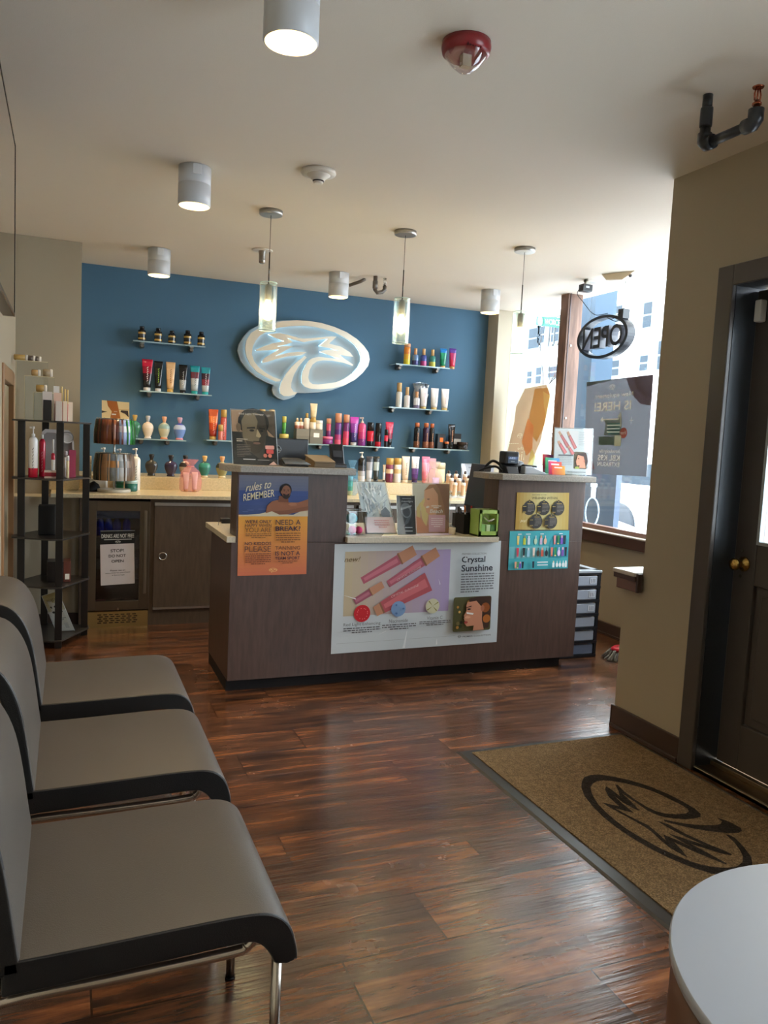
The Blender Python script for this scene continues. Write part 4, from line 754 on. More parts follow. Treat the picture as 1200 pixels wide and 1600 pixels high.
mb.build('carton', PLAS, gb)
for i in range(3): mb = MB(); xx = x0+.025+i*.036; mb.box(xx, xx+.028, ya+.015, ya+.04, LOWZ+.010, LOWZ+.075, [C(150,200,120),C(206,226,180),C(120,190,130)][i]); mb.build('small_pack', PLAS, gb, bevel=.003)
mb = MB(); mb.tube(smooth_path([(x0+.06,ya+.05,LOWZ+.115),(x0+.08,ya+.02,LOWZ+.095),(x0+.115,ya+.02,LOWZ+.11),(x0+.125,ya+.05,LOWZ+.095)]), .008, C(210,214,212), seg=8); mb.build('silver_strap', METAL, gb)
# scissors handle + dark monitor standing behind
mb = MB()
cx = (2.626,4.500,1.077)[0]; cz = (2.625,4.500,1.085)[2]
sc_ = root('scissors', (cx, 4.5, LOWZ), 'dark scissors standing behind the green box', 'scissors')
mb.tube([(cx+.016*math.cos(t), 4.5, cz+.024*math.sin(t)) for t in [2*PI*i/14 for i in range(15)]], .004, C(40,42,46), seg=6); mb.tube([(cx+.035+.013*math.cos(t), 4.5, cz-.01+.02*math.sin(t)) for t in [2*PI*i/14 for i in range(15)]], .004, C(40,42,46), seg=6); mb.build('handle', PLAS, sc_)
mb = MB(); mb.tube([(cx+.005,4.5,cz-.022),(cx+.02,4.5,LOWZ)], .004, C(150,154,158), seg=6); mb.build('blade', METAL, sc_)
t = root('computer_monitor', (2.45, 4.66, LOWZ), 'black monitor seen edge-on tilted beside the right tower', 'monitor')
A_, B_, C_, D_ = (2.664,4.620,1.319), (2.713,4.620,1.321), (2.628,4.550,1.042), (2.584,4.550,1.033)
mb = MB(); mb.prism([A_, (A_[0]+.035,4.64,A_[2]), (C_[0],4.56,LOWZ+.05), D_], (.02,.32,0), C(28,29,32)); mb.build('screen_housing', PLAS, t, bevel=.004)
mb = MB(); mb.box(2.38,2.52,4.6,4.8,LOWZ,LOWZ+.012,C(26,27,30)); mb.box(2.44,2.47,4.66,4.72,LOWZ+.01,LOWZ+.1,C(26,27,30)); mb.build('stand', PLAS, t)

# ================================================================== things on the right tower
x0, x1 = (2.574,4.330,1.358)[0], (2.680,4.330,1.362)[0]; zt = (2.616,4.330,1.421)[2]
t = root('label_printer', ((x0+x1)/2, 4.33, TZ), 'black label printer with a small display on the right tower', 'printer')
mb = MB(); mb.prism([(x0+.01,4.27,TZ),(x0+.01,4.39,TZ),(x0+.01,4.39,TZ+.07),(x0+.01,4.30,TZ+.045)], (x1-x0-.02,0,0), C(36,38,42)); mb.build('base', PLAS, t, bevel=.005)
mb = MB(); mb.box(x0, x1, 4.30, 4.38, TZ+.06, zt, C(34,35,39)); mb.build('head', PLAS, t, bevel=.01)
q = [(x0+.02,4.2985,zt-.03),(x1-.012,4.2985,zt-.03),(x1-.014,4.2985,TZ+.066),(x0+.022,4.2985,TZ+.066)]
sh = Sheet(*q, C(60,72,88), .001); sh.rect(.05,.55,.95,.9,C(96,116,160)); sh.text('AES', .15,.6,.75,.85,C(210,220,235),.01); sh.rect(.3,.2,.7,.3,C(140,150,160)); sh.build(t, name='display', ink='display_print')
xa, xb = (2.618,4.320,1.311)[0], (2.718,4.320,1.314)[0]
t = root('tape_roller', ((xa+xb)/2, 4.36, TZ), 'black ribbed roller unit right of the label printer', 'device')
mb = MB(); mb.lathe([(.04,xa-xb*0),(.04,xb)], (0,4.36,TZ+.041), C(34,34,38), ax='x', seg=20) if False else mb.lathe([(.036,0),(.041,.008),(.041,xb-xa-.008),(.036,xb-xa)], (xa+.02,4.36,TZ+.041), C(40,41,46), ax='x', seg=20); mb.build('roller', PLAS, t)
xc = (2.874,4.320,1.307)[0]
t = root('barcode_scanner', (xb+.08, 4.32, TZ), 'silver grey wedge-shaped device lying left of the gift cards', 'scanner')
mb = MB(); mb.prism([(xb-.01,4.27,TZ),(xc,4.27,TZ),(xc,4.27,TZ+.01),(xb+.04,4.27,TZ+.05),(xb-.01,4.27,TZ+.05)], (0,.09,0), C(176,180,188)); mb.build('body', GLOSS, t, bevel=.006)
mb = MB(); mb.prism([(xb,4.30,TZ+.051),(xb+.10,4.30,TZ+.042),(xb+.10,4.30,TZ+.055),(xb,4.30,TZ+.062)], (0,.08,0), C(44,46,50)); mb.build('top_bar', PLAS, t, bevel=.003)
mb = MB(); 
xk = (2.516,4.360,1.294)[0]
mb.tube(smooth_path([(xk-.03,4.42,TZ+.01),(xk-.02,4.38,TZ+.05),(xk+.01,4.36,TZ+.075),(xk+.05,4.34,TZ+.05),(xk+.06,4.33,TZ+.012)]), .009, C(26,26,29), seg=8); mb.tube(smooth_path([(xk-.05,4.43,TZ+.008),(xk-.03,4.36,TZ+.03),(xk+.02,4.34,TZ+.04),(xk+.05,4.31,TZ+.01)]), .008, C(26,26,29), seg=8)
tag(mb.build('cable_bundle', PLAS), 'black looped cables left of the label printer on the right tower', 'cable')
# gift card rack with cards
x0 = (2.866,4.300,1.370)[0]
gr = root('card_rack', (x0+.06, 4.30, TZ), 'clear stepped rack of gift cards before the white product sign', 'card rack')
mb = MB()
mb.prism([(x0-.01,4.42,TZ),(x0-.01,4.22,TZ),(x0-.01,4.22,TZ+.035),(x0-.01,4.42,TZ+.115)], (.002,0,0), C(255,255,255)); mb.box(x0-.01,x0+.17,4.22,4.42,TZ,TZ+.002,C(255,255,255)); mb.box(x0+.03,x0+.17,4.222,4.224,TZ,TZ+.035,C(255,255,255)); mb.build('rack', ACRYL, gr)
cards = [((2.919,4.400,1.412),(3.021,4.400,1.397),C(200,44,54),C(110,70,130),'red and purple gift card at the back of the clear rack'),((2.911,4.355,1.392),(3.022,4.355,1.373),C(70,176,100),C(90,150,220),'green and blue gift card, second from the back'),((2.907,4.310,1.369),(3.009,4.310,1.345),C(216,60,120),C(226,90,60),'pink gift card in the middle of the rack'),((2.903,4.265,1.344),(3.004,4.265,1.322),C(226,70,50),C(240,160,50),'red and orange gift card at the front of the rack')]
for i, (tl, br, ca, cb, lb) in enumerate(cards):
    Yc = 4.40-.045*i; xa = tl[0]; xb2 = br[0]; z1 = tl[2]
    c = root('gift_card', ((xa+xb2)/2, Yc, TZ+.003), lb, 'gift card', 'gift cards in the clear rack'); sh = Sheet((xa,Yc,z1),(xb2,Yc,z1-.003),(xb2,Yc-.012,TZ+.004),(xa,Yc-.012,TZ+.004), ca, .0008); sh.grad(0,0,1,1,ca,cb,8,horiz=True); sh.rect(.2,.72,.8,.84,C(250,240,240)); sh.build(c, name='card', ink='card_print')
def draw_cs(s):
    s.rect(0,0,1,1,C(206,208,210)); s.rect(.05,.5,.62,.96,C(214,206,206)); s.rrect(.52,.13,.92,.5,C(90,70,48),.02)
    for a in ((.10,.93,.36,.60),(.33,.93,.56,.57),(.09,.72,.30,.46),(.36,.62,.5,.44)): ptube(s, a[2], a[3], a[0], a[1], .045, .03, C(190,100,104), C(200,150,124), .25)
    s.lines(.64,.62,.92,.93,8,C(150,152,156),7,fill=.25); s.rect(.1,.40,.5,.43,C(90,92,96)); s.lines(.08,.15,.48,.37,6,C(150,152,156),9,fill=.25); s.rect(.35,.05,.85,.065,C(110,112,116))
    s.poly([(.62,.46),(.85,.48),(.9,.3),(.86,.2),(.78,.36),(.62,.42)], C(60,40,30)); s.poly([(.62,.43),(.78,.4),(.82,.25),(.84,.15),(.66,.15),(.68,.21),(.6,.2),(.57,.29),(.6,.36)], C(206,142,112)); s.disc(.64,.35,.02,C(50,34,30),.01); s.poly([(.55,.13),(.68,.13),(.64,.18),(.56,.17)], C(150,160,70)); s.disc(.8,.3,.02,C(176,108,82),.03)
acrylic_sign('acrylic_sign', 'white sign with pink tubes and a woman’s profile on the right tower', [(3.003,4.400,1.587), (3.302,4.400,1.594), (3.285,4.360,1.284), (2.987,4.360,1.284)], C(206,208,210), draw_cs)

# ================================================================== back counter run
CTZ = 0.975
mb = MB(); mb.box(-.105, 3.998, 5.86, 6.44, 0.945, CTZ, C(206, 190, 156)); 
ct = tag(mb.build('counter_top', STONE, bevel=.004), 'long cream speckled stone worktop along the blue wall', 'worktop')
mb = MB(); mb.box(0.088, 3.898, 6.42, 6.998, CTZ, 1.075, C(206, 186, 146)); tag(mb.build('backsplash_ledge', STONE, bevel=.003), 'raised cream stone ledge behind the worktop under the blue wall', 'ledge')
mb = MB(); mb.box(-.12, 0.084, 6.2, 6.248, CTZ+.001, 1.075, C(206, 186, 146)); tag(mb.build('backsplash', STONE, bevel=.003), 'short cream stone upstand on the beige column behind the rack', 'backsplash')
# beverage cooler
bc = root('beverage_cooler', (.37, 6.0, 0), 'stainless glass-door drinks cooler under the left end of the worktop', 'cooler')
SS = C(120, 108, 92)
mb = MB(); mb.box(.148,.566,5.93,6.4,.09,.925,C(40,38,38)); 
mb = MB(); mb.box(.148,.155,5.93,6.4,.0,.925,C(44,40,38)); mb.box(.559,.566,5.93,6.4,.0,.925,C(44,40,38)); mb.box(.148,.566,5.93,6.4,.09,.10,C(44,40,38)); mb.box(.148,.566,5.93,6.4,.915,.925,C(44,40,38)); mb.box(.148,.566,6.39,6.4,.1,.92,C(36,36,40)); mb.build('cabinet_body', PLAS, bc)
a0 = (0.1996,5.900,0.8529); a1 = (0.4976,5.900,0.8514); zt, zb = a0[2], (0.51,5.900,0.1917)[2]
mb = MB()
for q in ((.146,a0[0],.125,.925),(a1[0],.568,.125,.925),(a0[0],a1[0],zt,.925),(a0[0],a1[0],.125,zb)): mb.box(q[0],q[1],5.895,5.93,q[2],q[3],SS)
dr_ = mb.build('door_frame', BRUSH, bc, bevel=.002)
mb = MB(); mb.box(a0[0],a1[0],5.905,5.909,zb,zt,C(255,255,255)); mb.build('door_glass', clear('tinted_glass', (.62,.66,.74,1), .03), bc)
hx = (0.5363,5.870,0.5679)[0]; mb = MB(); mb.box(hx-.012,hx+.008,5.855,5.872,.25,.86,C(150,140,124)); mb.box(hx-.008,hx+.004,5.87,5.9,.28,.30,C(150,140,124)); mb.box(hx-.008,hx+.004,5.87,5.9,.80,.82,C(150,140,124)); mb.build('handle', BRUSH, bc, bevel=.003)
mb = MB(); mb.box(.148,.566,5.90,5.93,.0,.115,C(196,170,112))
mb.build('kick_plate', BRUSH, bc)
for r_ in range(5):
    for k in range(7):
        pass
mb = MB()
for r_ in range(5):
    for k in range(7):
        xx = .215+k*.040+(r_%2)*.01; mb.box(xx, xx+.026, 5.897, 5.90, .03+r_*.015, .036+r_*.015, C(34,28,22))
mb.build('vent_slots', MATTE, bc)
mb = MB(); lx = (0.3537,5.890,0.1325)[0]; mb.lathe([(.009,0),(.009,-.004)], (lx,5.895,(0.3542,5.900,0.1351)[2]), C(180,172,160), ax='y', seg=12); mb.build('lock', METAL, bc)
mb = MB()
for z in (.34,.5,.66,.79): mb.box(.16,.555,5.95,6.37,z,z+.006,C(120,124,130))
mb.build('wire_shelf', METAL, bc)
cans = [(C(50,60,150),), (C(60,70,170),), (C(46,56,140),), (C(52,64,160),)]
for i, X in enumerate(((0.2303,6.000,0.7633)[0],(0.2876,6.000,0.7636)[0],(0.3453,6.000,0.7639)[0],(0.4125,6.000,0.7643)[0])):
    t = root('drink_bottle', (X, 6.0, .666), ('leftmost','second','third','rightmost')[i]+' blue drink bottle on the upper cooler shelf', 'bottle', 'blue bottles in the cooler')
    mb = MB(); mb.lathe([(.026,0),(.028,.01),(.028,.09),(.016,.115),(.012,.12)], (X,6.0,.666), C(40,54,170)); mb.build('bottle_body', GLOSS, t); mb = MB(); mb.lathe([(.013,.118),(.013,.124)], (X,6.0,.666), C(220,224,230)); mb.build('cap', PLAS, t)
for i, X in enumerate(((0.2379,6.000,0.218)[0],(0.3406,6.000,0.2148)[0],(0.4446,6.000,0.2116)[0])):
    c = (C(170,60,80), C(120,104,90), C(126,112,94))[i]; lb = ('round red tub at the bottom left of the cooler','brown container at the bottom middle of the cooler','brown container at the bottom right of the cooler')[i]
    mb = MB(); mb.lathe([(.03,0),(.045,.01),(.048,.06),(.04,.075)], (X,6.02,.10), c, seg=18); tag(mb.build('food_tub', PLAS), lb, 'tub', 'tubs at the bottom of the cooler')
pt, s = poster('door_sign', 'black drinks notice at the top of the cooler door', [(0.2274,5.900,0.71), (0.4644,5.900,0.715), (0.4662,5.900,0.6184), (0.2288,5.900,0.6126)], C(26,27,30), 'sign', .0015)
s.text('DRINKS ARE NOT FREE', .03,.42,.97,.72,C(226,226,224),.012); s.rect(.1,.28,.9,.34,C(190,190,188)); s.rect(0,.93,1,.99,C(120,122,126)); s.logo(.42,.02,.58,.22,C(220,220,218)); s.build(pt)
pt, s = poster('door_sign', 'white paper stop notice taped to the cooler door', [(0.2266,5.899,0.6081), (0.4594,5.899,0.6162), (0.4692,5.899,0.3198), (0.2351,5.899,0.3092)], C(216,210,214), 'sign', .001)
K = C(36,34,36)
s.text('STOP!', .30,.80,.69,.875,K,.03); s.text('DO NOT', .24,.675,.75,.745,K,.03); s.text('OPEN', .32,.545,.68,.615,K,.03)
s.text('Please see an', .28,.335,.72,.37,K,.02); s.text('associate to purchase', .14,.275,.87,.31,K,.02); s.text('a beverage', .33,.215,.70,.25,K,.02); s.build(pt)
mb = MB(); mb.box(.16,.555,5.97,6.0,.895,.905,(.5,.6,1,1)); mb.build('added_glow_bar', emat('added_cooler_glow', (.45,.55,1,1), 3.0), bc)  # blue emissive bar added under the cooler top to brighten its dark interior
mb = MB(); mb.box(.087,.146,5.915,5.96,0,.944,C(60,50,42)); tag(mb.build('filler_panel', LAM2), 'narrow dark panel between the column and the drinks cooler', 'panel')
# base cabinets with sliding doors
def cabinet(x0, x1, label, pull=None):
    t = root('base_cabinet', ((x0+x1)/2, 6.1, 0), label, 'cabinet')
    mb = MB(); mb.box(x0, x1, 5.91, 6.4, 0, .944, C(86,70,56)); mb.build('cabinet_body', LAM2, t)
    mb = MB(); mb.box(x0+.03, x1-.012, 5.895, 5.909, .135, .895, C(86,70,56)); d_ = mb.build('door', LAM2, t, bevel=.002)
    if pull: 
        mb = MB(); mb.lathe([(.03,0),(.031,-.005),(.025,-.006),(.023,.001)], (pull,5.895,.519), C(190,186,180), ax='y', seg=22, capb=False); mb.lathe([(.0225,-.001),(.0225,-.0005)], (pull,5.895,.519), C(150,146,140), ax='y', seg=20); mb.build('finger_pull', METAL, d_)
    mb = MB(); mb.box(x0+.03, x1-.012, 5.888, 5.909, .895, .918, C(190,186,182)); mb.build('aluminium_track', BRUSH, t); mb = MB(); mb.box(x0+.03, x1-.012, 5.888, 5.909, .12, .135, C(190,186,182)); mb.build('aluminium_track', BRUSH, t)
cabinet(.57, 1.36, 'brown cabinet with round finger pull right of the cooler', .663)
cabinet(1.364, 2.16, 'brown cabinet hidden behind the left half of the desk')
cabinet(2.164, 3.08, 'brown cabinet glimpsed behind the low middle of the desk')
cabinet(3.084, 3.996, 'brown cabinet at the far right end of the worktop')
# ================================================================== product builders (base at loc; width w, height h in metres)
def sup(cx, cy, z, rx, ry, p=2.0, seg=20):
    P = []
    for i in range(seg):
        a = 2*PI*i/seg; c, s_ = math.cos(a), math.sin(a)
        P.append((cx+rx*math.copysign(abs(c)**(2/p), c), cy+ry*math.copysign(abs(s_)**(2/p), s_), z))
    return P
def mark(t, X, Y, Z, u, v0, v1, col, n=7):
    """a vertical line of script on the front of a pack"""
    mb = MB()
    for i in range(n):
        a = v0+(v1-v0)*i/n; b = v0+(v1-v0)*(i+.7)/n; k = u*(.55 if i % 2 else 1)
        mb.flat([(X-k,Y,Z+a),(X-k+u*.7,Y,Z+a),(X+k,Y,Z+b),(X+k-u*.7,Y,Z+b)], col)
    mb.build('script_print', PRINT, t)
def P_tube(X, Y, Z, w, h, bands, capc, label, group, deco=None, name='lotion_tube', mat=None):
    t = root(name, (X,Y,Z), label, 'tube', group); ch = h*.11; rb = w*.33
    mb = MB(); mb.lathe([(rb*.96,0),(rb,.003),(rb,ch)], (X,Y,Z), capc, seg=18); mb.build('cap', GLOSS, t)
    n = max(len(bands)*2, 8); rings = []; cols = []
    for i in range(n+1):
        k = i/n; z = Z+ch+(h-ch)*k; rx = rb*1.05*(1-k)+w*.5*k; ry = rb*1.0*(1-k**1.4)+.002
        rings.append(sup(X,Y,z,rx,ry,2+2*k))
        if i < n: cols.append(bands[min(len(bands)-1, int(k*len(bands)))])
    mb = MB(); mb.loft(rings, cols); mb.build('tube_body', mat or GLOSS, t)
    if deco: mark(t, X, Y-rb*1.03, Z, w*.1, h*.3, h*.78, deco)
    return t
def P_cyl(X, Y, Z, w, h, bands, capc, label, group, deco=None, capf=.22, name='lotion_bottle', shoulder=True, capr=1.0, capmat=None, mat=None, cat='bottle'):
    t = root(name, (X,Y,Z), label, cat, group); r = w/2; hb = h*(1-capf)
    prof = [(r*.94,0),(r,.004)]; cols = [bands[0]]
    n = len(bands)
    for i in range(1, n+1): prof.append((r, hb*(.92 if shoulder else 1)*i/n)); cols.append(bands[i-1])
    if shoulder: prof.append((r*max(capr*.9,.5), hb)); cols.append(bands[-1])
    mb = MB(); mb.lathe(prof, (X,Y,Z), cols=cols, seg=18); mb.build('bottle_body', mat or GLOSS, t)
    rc = r*capr; mb = MB(); mb.lathe([(rc,hb),(rc,h*.985),(rc*.9,h)], (X,Y,Z), capc, seg=18); mb.build('cap', capmat or GLOSS, t)
    if deco: mark(t, X, Y-r-.001, Z, w*.1, h*.12, h*.62, deco)
    return t
def P_pump(X, Y, Z, w, h, bands, capc, label, group, deco=None, name='pump_bottle', mat=None):
    t = root(name, (X,Y,Z), label, 'bottle', group); r = w/2; hb = h*.80; n = len(bands)
    prof = [(r*.94,0),(r,.004)]; cols = [bands[0]]
    for i in range(1, n+1): prof.append((r, hb*.9*i/n)); cols.append(bands[i-1])
    prof += [(r*.8, hb*.96), (r*.38, hb)]; cols += [bands[-1]]*2
    mb = MB(); mb.lathe(prof, (X,Y,Z), cols=cols, seg=18); mb.build('bottle_body', mat or GLOSS, t)
    mb = MB(); mb.lathe([(r*.4,hb),(r*.4,hb+h*.05),(r*.14,hb+h*.06),(r*.14,h*.95),(r*.34,h*.955),(r*.3,h)], (X,Y,Z), capc, seg=12)
    mb.box(X-r*.75, X, Y-r*.13, Y+r*.13, Z+h*.955, Z+h*.99, capc); mb.build('pump', GLOSS, t)
    if deco: mark(t, X, Y-r-.001, Z, w*.09, h*.15, h*.6, deco)
    return t
def P_spray(X, Y, Z, w, h, bands, capc, label, group, deco=None, capf=.36, capr=.5): 
    return P_cyl(X, Y, Z, w, h, bands, capc, label, group, deco, capf, 'spray_bottle', True, capr)
def P_orn(X, Y, Z, w, h, bands, capc, label, group, base=None, capmat=None):
    """flattened, waisted flask with a flared stopper"""
    t = root('ornate_bottle', (X,Y,Z), label, 'bottle', group); r = w/2
    prof = [(.62,0),(.60,.05),(.50,.08),(.70,.18),(.92,.34),(1,.46),(.96,.56),(.72,.66),(.34,.71),(.30,.735)]
    n = len(prof)-1; cols = [(base or bands[0]) if i < 2 else bands[min(len(bands)-1, int((i-2)/(n-2)*len(bands)))] for i in range(n)]
    mb = MB(); mb.lathe([(a*r, b*h) for a, b in prof], (X,Y,Z), cols=cols, seg=22, sy=.62); mb.build('bottle_body', GLOSS, t)
    mb = MB(); mb.lathe([(a*r, b*h) for a, b in ((.22,.735),(.26,.78),(.42,.93),(.40,.985),(.3,1.0))], (X,Y,Z), capc, seg=18, sy=.9); mb.build('stopper', capmat or PLAS, t)
    return t
def P_box(X, Y, Z, w, h, bands, label, group, d=None, name='carton', deco=None):
    t = root(name, (X,Y,Z), label, 'box', group); d = d or w*.7; n = len(bands); mb = MB()
    for i, c in enumerate(bands): mb.box(X-w/2, X+w/2, Y-d/2, Y+d/2, Z+h*i/n, Z+h*(i+1)/n, c)
    mb.build('carton_body', PLAS, t)
    if deco: mb = MB(); mb.flat([(X-w*.22,Y-d/2-.001,Z+h*.45),(X+w*.22,Y-d/2-.001,Z+h*.45),(X+w*.22,Y-d/2-.001,Z+h*.75),(X-w*.22,Y-d/2-.001,Z+h*.75)], deco); mb.build('printed_label', PRINT, t)
    return t
def P_drop(X, Y, Z, w, h, bands, capc, label, group):
    t = P_cyl(X, Y, Z, w, h*.8, bands, capc, label, group, None, .18, 'dropper_bottle', True, .5)
    mb = MB(); mb.lathe([(w*.16,h*.8),(w*.2,h*.83),(w*.2,h*.95),(w*.1,h)], (X,Y,Z), C(220,200,170), seg=10); mb.build('dropper_bulb', PLAS, t); return t
def shelf(x0, x1, z, brs, label, depth=.17):
    t = root('wall_shelf', ((x0+x1)/2, 6.995, z-.04), label, 'shelf', 'glass wall shelves')
    mb = MB(); mb.box(x0, x1, 6.998-depth, 6.998, z-.011, z-.0005, C(255,255,255)); mb.build('glass_plate', SHELFG, t)
    mb = MB(); mb.box(x0, x1, 6.998-depth-.0015, 6.998-depth, z-.011, z-.001, C(150,176,182)); mb.box(x0-.0015, x0, 6.998-depth, 6.998, z-.011, z-.001, C(150,176,182)); mb.build('glass_edge', GLOSS, t)
    for b in brs: mb = MB(); mb.lathe([(.020,-.005),(.022,-.04),(.013,-.08)], (b,6.998,z-.03), C(120,112,104), ax='y', seg=16, capt=True); mb.box(b-.015,b+.015,6.998-.10,6.998,z-.017,z-.011,C(150,146,140)); mb.build('bracket', BRUSH, t)
ZA, ZB, ZC, ZD, ZE, ZF, ZG, ZH, ZK = 2.177, 1.770, 1.372, 1.387, 1.392, 2.178, 1.772, 1.398, 1.076
def sx_(p, y=600): return 0
shelf(0.496, 1.082, 2.177, (0.575, 0.98), 'glass shelf of small black supplement bottles, top left on the blue wall')
shelf(0.556, 1.148, 1.77, (0.639, 1.044), 'glass shelf of six tubes, second from the top on the left')
shelf(0.483, 0.942, 1.372, (0.58, 0.798), 'glass shelf of ornate flasks behind the spinner rack, lowest on the left')
shelf(1.114, 1.759, 1.387, (1.208, 1.648), 'glass shelf of orange tubes partly hidden by the face sign')
shelf(1.871, 2.871, 1.392, (2.17, 2.734), 'long glass shelf of pink and black bottles under the lit emblem')
shelf(2.849, 3.413, 2.178, (2.928, 3.324), 'glass shelf of small bright sprays, top right on the blue wall')
shelf(2.801, 3.424, 1.772, (2.877, 3.273), 'glass shelf of white bottles, second from the top on the right')
shelf(3.024, 3.674, 1.398, (3.118, 3.497), 'glass shelf of black and copper cans, lowest on the right')
YS = 6.90
BK, GD, SV, WHT, RG = C(30,30,33), C(196,160,88), C(186,190,196), C(228,226,222), C(210,150,118)
g = 'supplement bottles on the top left shelf'
for (X,w,h), lb in zip([(0.568,0.06136,0.1241),(0.7002,0.0623,0.1228),(0.8118,0.06047,0.1108),(0.9417,0.06402,0.126),(1.056,0.06215,0.1262)], ('leftmost','second from left','middle','second from right','rightmost')):
    t = P_cyl(X,YS,ZA,w,h,[BK,GD,C(52,50,48),C(60,58,56),GD,BK],C(34,33,36),lb+' black and gold supplement bottle on the top left shelf',g,None,.2,'supplement_bottle',True,.62)
g = 'tubes on the second left shelf'
for (X,w,h), bands, cap, lb, dc in [((0.6172,0.08783,0.264),[BK,C(60,26,36),C(150,26,50),C(196,34,66)],SV,'crimson to black tube, leftmost on the second left shelf',C(226,210,214)),
  ((0.7073,0.07308,0.256),[BK,BK,C(34,40,34),BK],SV,'black tube with green script on the second left shelf',C(150,200,60)),
  ((0.8072,0.07919,0.2562),[C(214,170,120),C(226,186,140),C(220,178,130)],GD,'peach gold tube on the second left shelf',C(110,70,50)),
  ((0.9111,0.07212,0.242),[C(150,156,160),C(150,156,160),BK,BK,BK],BK,'black tube with silver lower half and round mark on the second left shelf',WHT),
  ((1.010,0.08103,0.2412),[C(176,184,184),C(200,204,202),C(120,60,70),C(40,150,160)],C(50,170,170),'silver tube with teal cap, second from right on the second left shelf',C(60,90,110)),
  ((1.102,0.07913,0.2354),[C(196,200,200),C(150,60,70),C(70,50,60),C(40,150,160)],C(50,170,170),'dark red and silver tube with teal cap, rightmost on the second left shelf',C(220,220,220))]:
    P_tube(X,YS,ZB,w,h,bands,cap,lb,g,dc)
g = 'ornate flasks on the lowest left shelf'
for (X,w,h), bands, cap, base, lb in [((0.5247,0.09772,0.1942),[C(60,120,90),C(70,130,110)],GD,C(60,110,90),'ornate flask with gold stopper mostly hidden behind the spinner packets'),
  ((0.6309,0.0937,0.1921),[C(226,206,180),C(232,214,196),C(220,196,176)],SV,C(226,216,206),'cream ornate flask with silver stopper and side handle beside the spinner'),
  ((0.7648,0.09778,0.1926),[C(196,190,160),C(150,176,170),C(200,196,170)],C(232,170,130),C(226,150,110),'floral ornate flask with peach stopper and base'),
  ((0.8938,0.1046,0.1917),[C(110,140,200),C(176,190,220),C(90,96,180)],C(190,150,170),C(220,140,150),'blue and pink ornate flask at the right end of its shelf')]:
    P_orn(X,YS,ZC,w,h,bands,cap,lb,g,base)
g = 'ornate flasks on the stone ledge'
for (X,w,h), bands, cap, base, lb in [((0.6332,0.09968,0.1757),[C(58,56,54),C(70,68,62)],C(36,34,34),C(50,50,50),'grey black ornate flask, leftmost on the stone ledge'),
  ((0.7857,0.104,0.1737),[C(52,44,66),C(66,58,84)],C(36,32,36),C(46,40,58),'dark purple ornate flask on the stone ledge'),
  ((0.9008,0.1003,0.1765),[C(180,160,140),C(60,54,50),C(190,176,160)],C(30,28,30),C(60,56,54),'patterned ornate flask with black stopper behind the pink bag'),
  ((1.057,0.09954,0.1786),[C(40,116,104),C(60,140,120),C(40,70,60)],C(226,180,110),C(220,200,160),'teal ornate flask with gold stopper right of the pink bag'),
  ((1.202,0.1039,0.1787),[C(150,140,90),C(60,60,46),C(190,180,130)],C(226,170,120),C(220,196,150),'gold and black ornate flask beside the left desk tower')]:
    P_orn(X,6.55,ZK,w,h,bands,cap,lb,g,base)
g = 'coral products on the shelf left of the face sign'
X,w,h = (1.178,0.08573,0.2628); P_tube(X,YS,ZD,w,h,[C(170,60,40),C(206,80,40),C(230,120,60),C(200,90,50)],GD,'orange patterned tube left of the face sign',g,C(240,190,150))
X,w,h = (1.237,0.04179,0.1333); P_cyl(X,YS-.04,ZD,w,h,[C(206,120,104)],GD,'short coral bottle with gold cap between the orange tube and tall coral bottle',g,None,.42)
X,w,h = (1.272,0.05309,0.2662); P_cyl(X,YS+.02,ZD,w,h,[C(196,84,70),C(206,100,84)],GD,'tall coral bottle with gold cap just left of the face sign',g,C(240,200,190),.25)
for i, (X,w,h) in enumerate([(1.611,0.05218,0.2891), (1.696,0.05266,0.2913)]): P_cyl(X,YS,ZD,w,h,[C(60,110,80)],GD,('left','right')[i]+' gold capped bottle peeking over the top of the face sign',g,None,.2)
X,w,h = (1.815,0.08308,0.08002); jar(X,YS,ZD,w/2,h,C(50,120,70),C(206,190,110),'green and gold jar under the tall green bottle',g,.5)
hj = h; X,w,h = (1.813,0.03852,0.238); 
P_cyl(X,YS,ZD+hj,w,h-hj,[C(60,130,60),C(80,150,60)],C(200,190,100),'slim green bottle with gold cap standing on a jar above the monitor',g,None,.35)
# ---- long shelf
g = 'products on the long shelf under the emblem'
GP = C(116,112,100)
Xb,wb,hb = (1.978,0.1207,0.1293); P_box(Xb,YS,ZE,wb,hb,[GP,C(126,122,110)],'left grey patterned carton under the dropper bottles',g,.1,'carton')
Xc,wc,hc = (2.106,0.1224,0.1299); P_box(Xc,YS,ZE,wc,hc,[GP,C(130,126,112)],'right grey patterned carton with white tag under the gold tube',g,.1,'carton',C(236,234,230))
hb = hc = max(hb,hc)
for i,(X,w,h) in enumerate(((1.928,0.048,0.2251),(1.972,0.04822,0.2275))):
    P_drop(X,YS-.02+.03*i,ZE+hb if i>=0 else ZE,w,h-hb,[C(170,110,90),C(226,206,190)],GD,('left','right')[i]+' small dropper bottle on the grey cartons',g)
X,w,h = (2.024,0.05453,0.2738); P_cyl(X,YS,ZE+hb,w,h-hb,[C(226,214,200),C(232,222,208)],GD,'white bottle with gold pump top on the grey cartons',g,None,.3,'lotion_bottle',True,.5)
X,w,h = (2.077,0.05486,0.2216); jar(X,YS-.02,ZE+hc,w/2,h-hc,C(232,222,204),GD,'white jar with gold band beneath the upright gold tube',g,.3)
h1 = h; X,w,h = (2.079,0.07005,0.3641); P_tube(X,YS-.02,ZE+h1,w,h-h1,[C(206,188,150),C(216,200,166)],GD,'cream gold tube standing highest on the grey cartons',g)
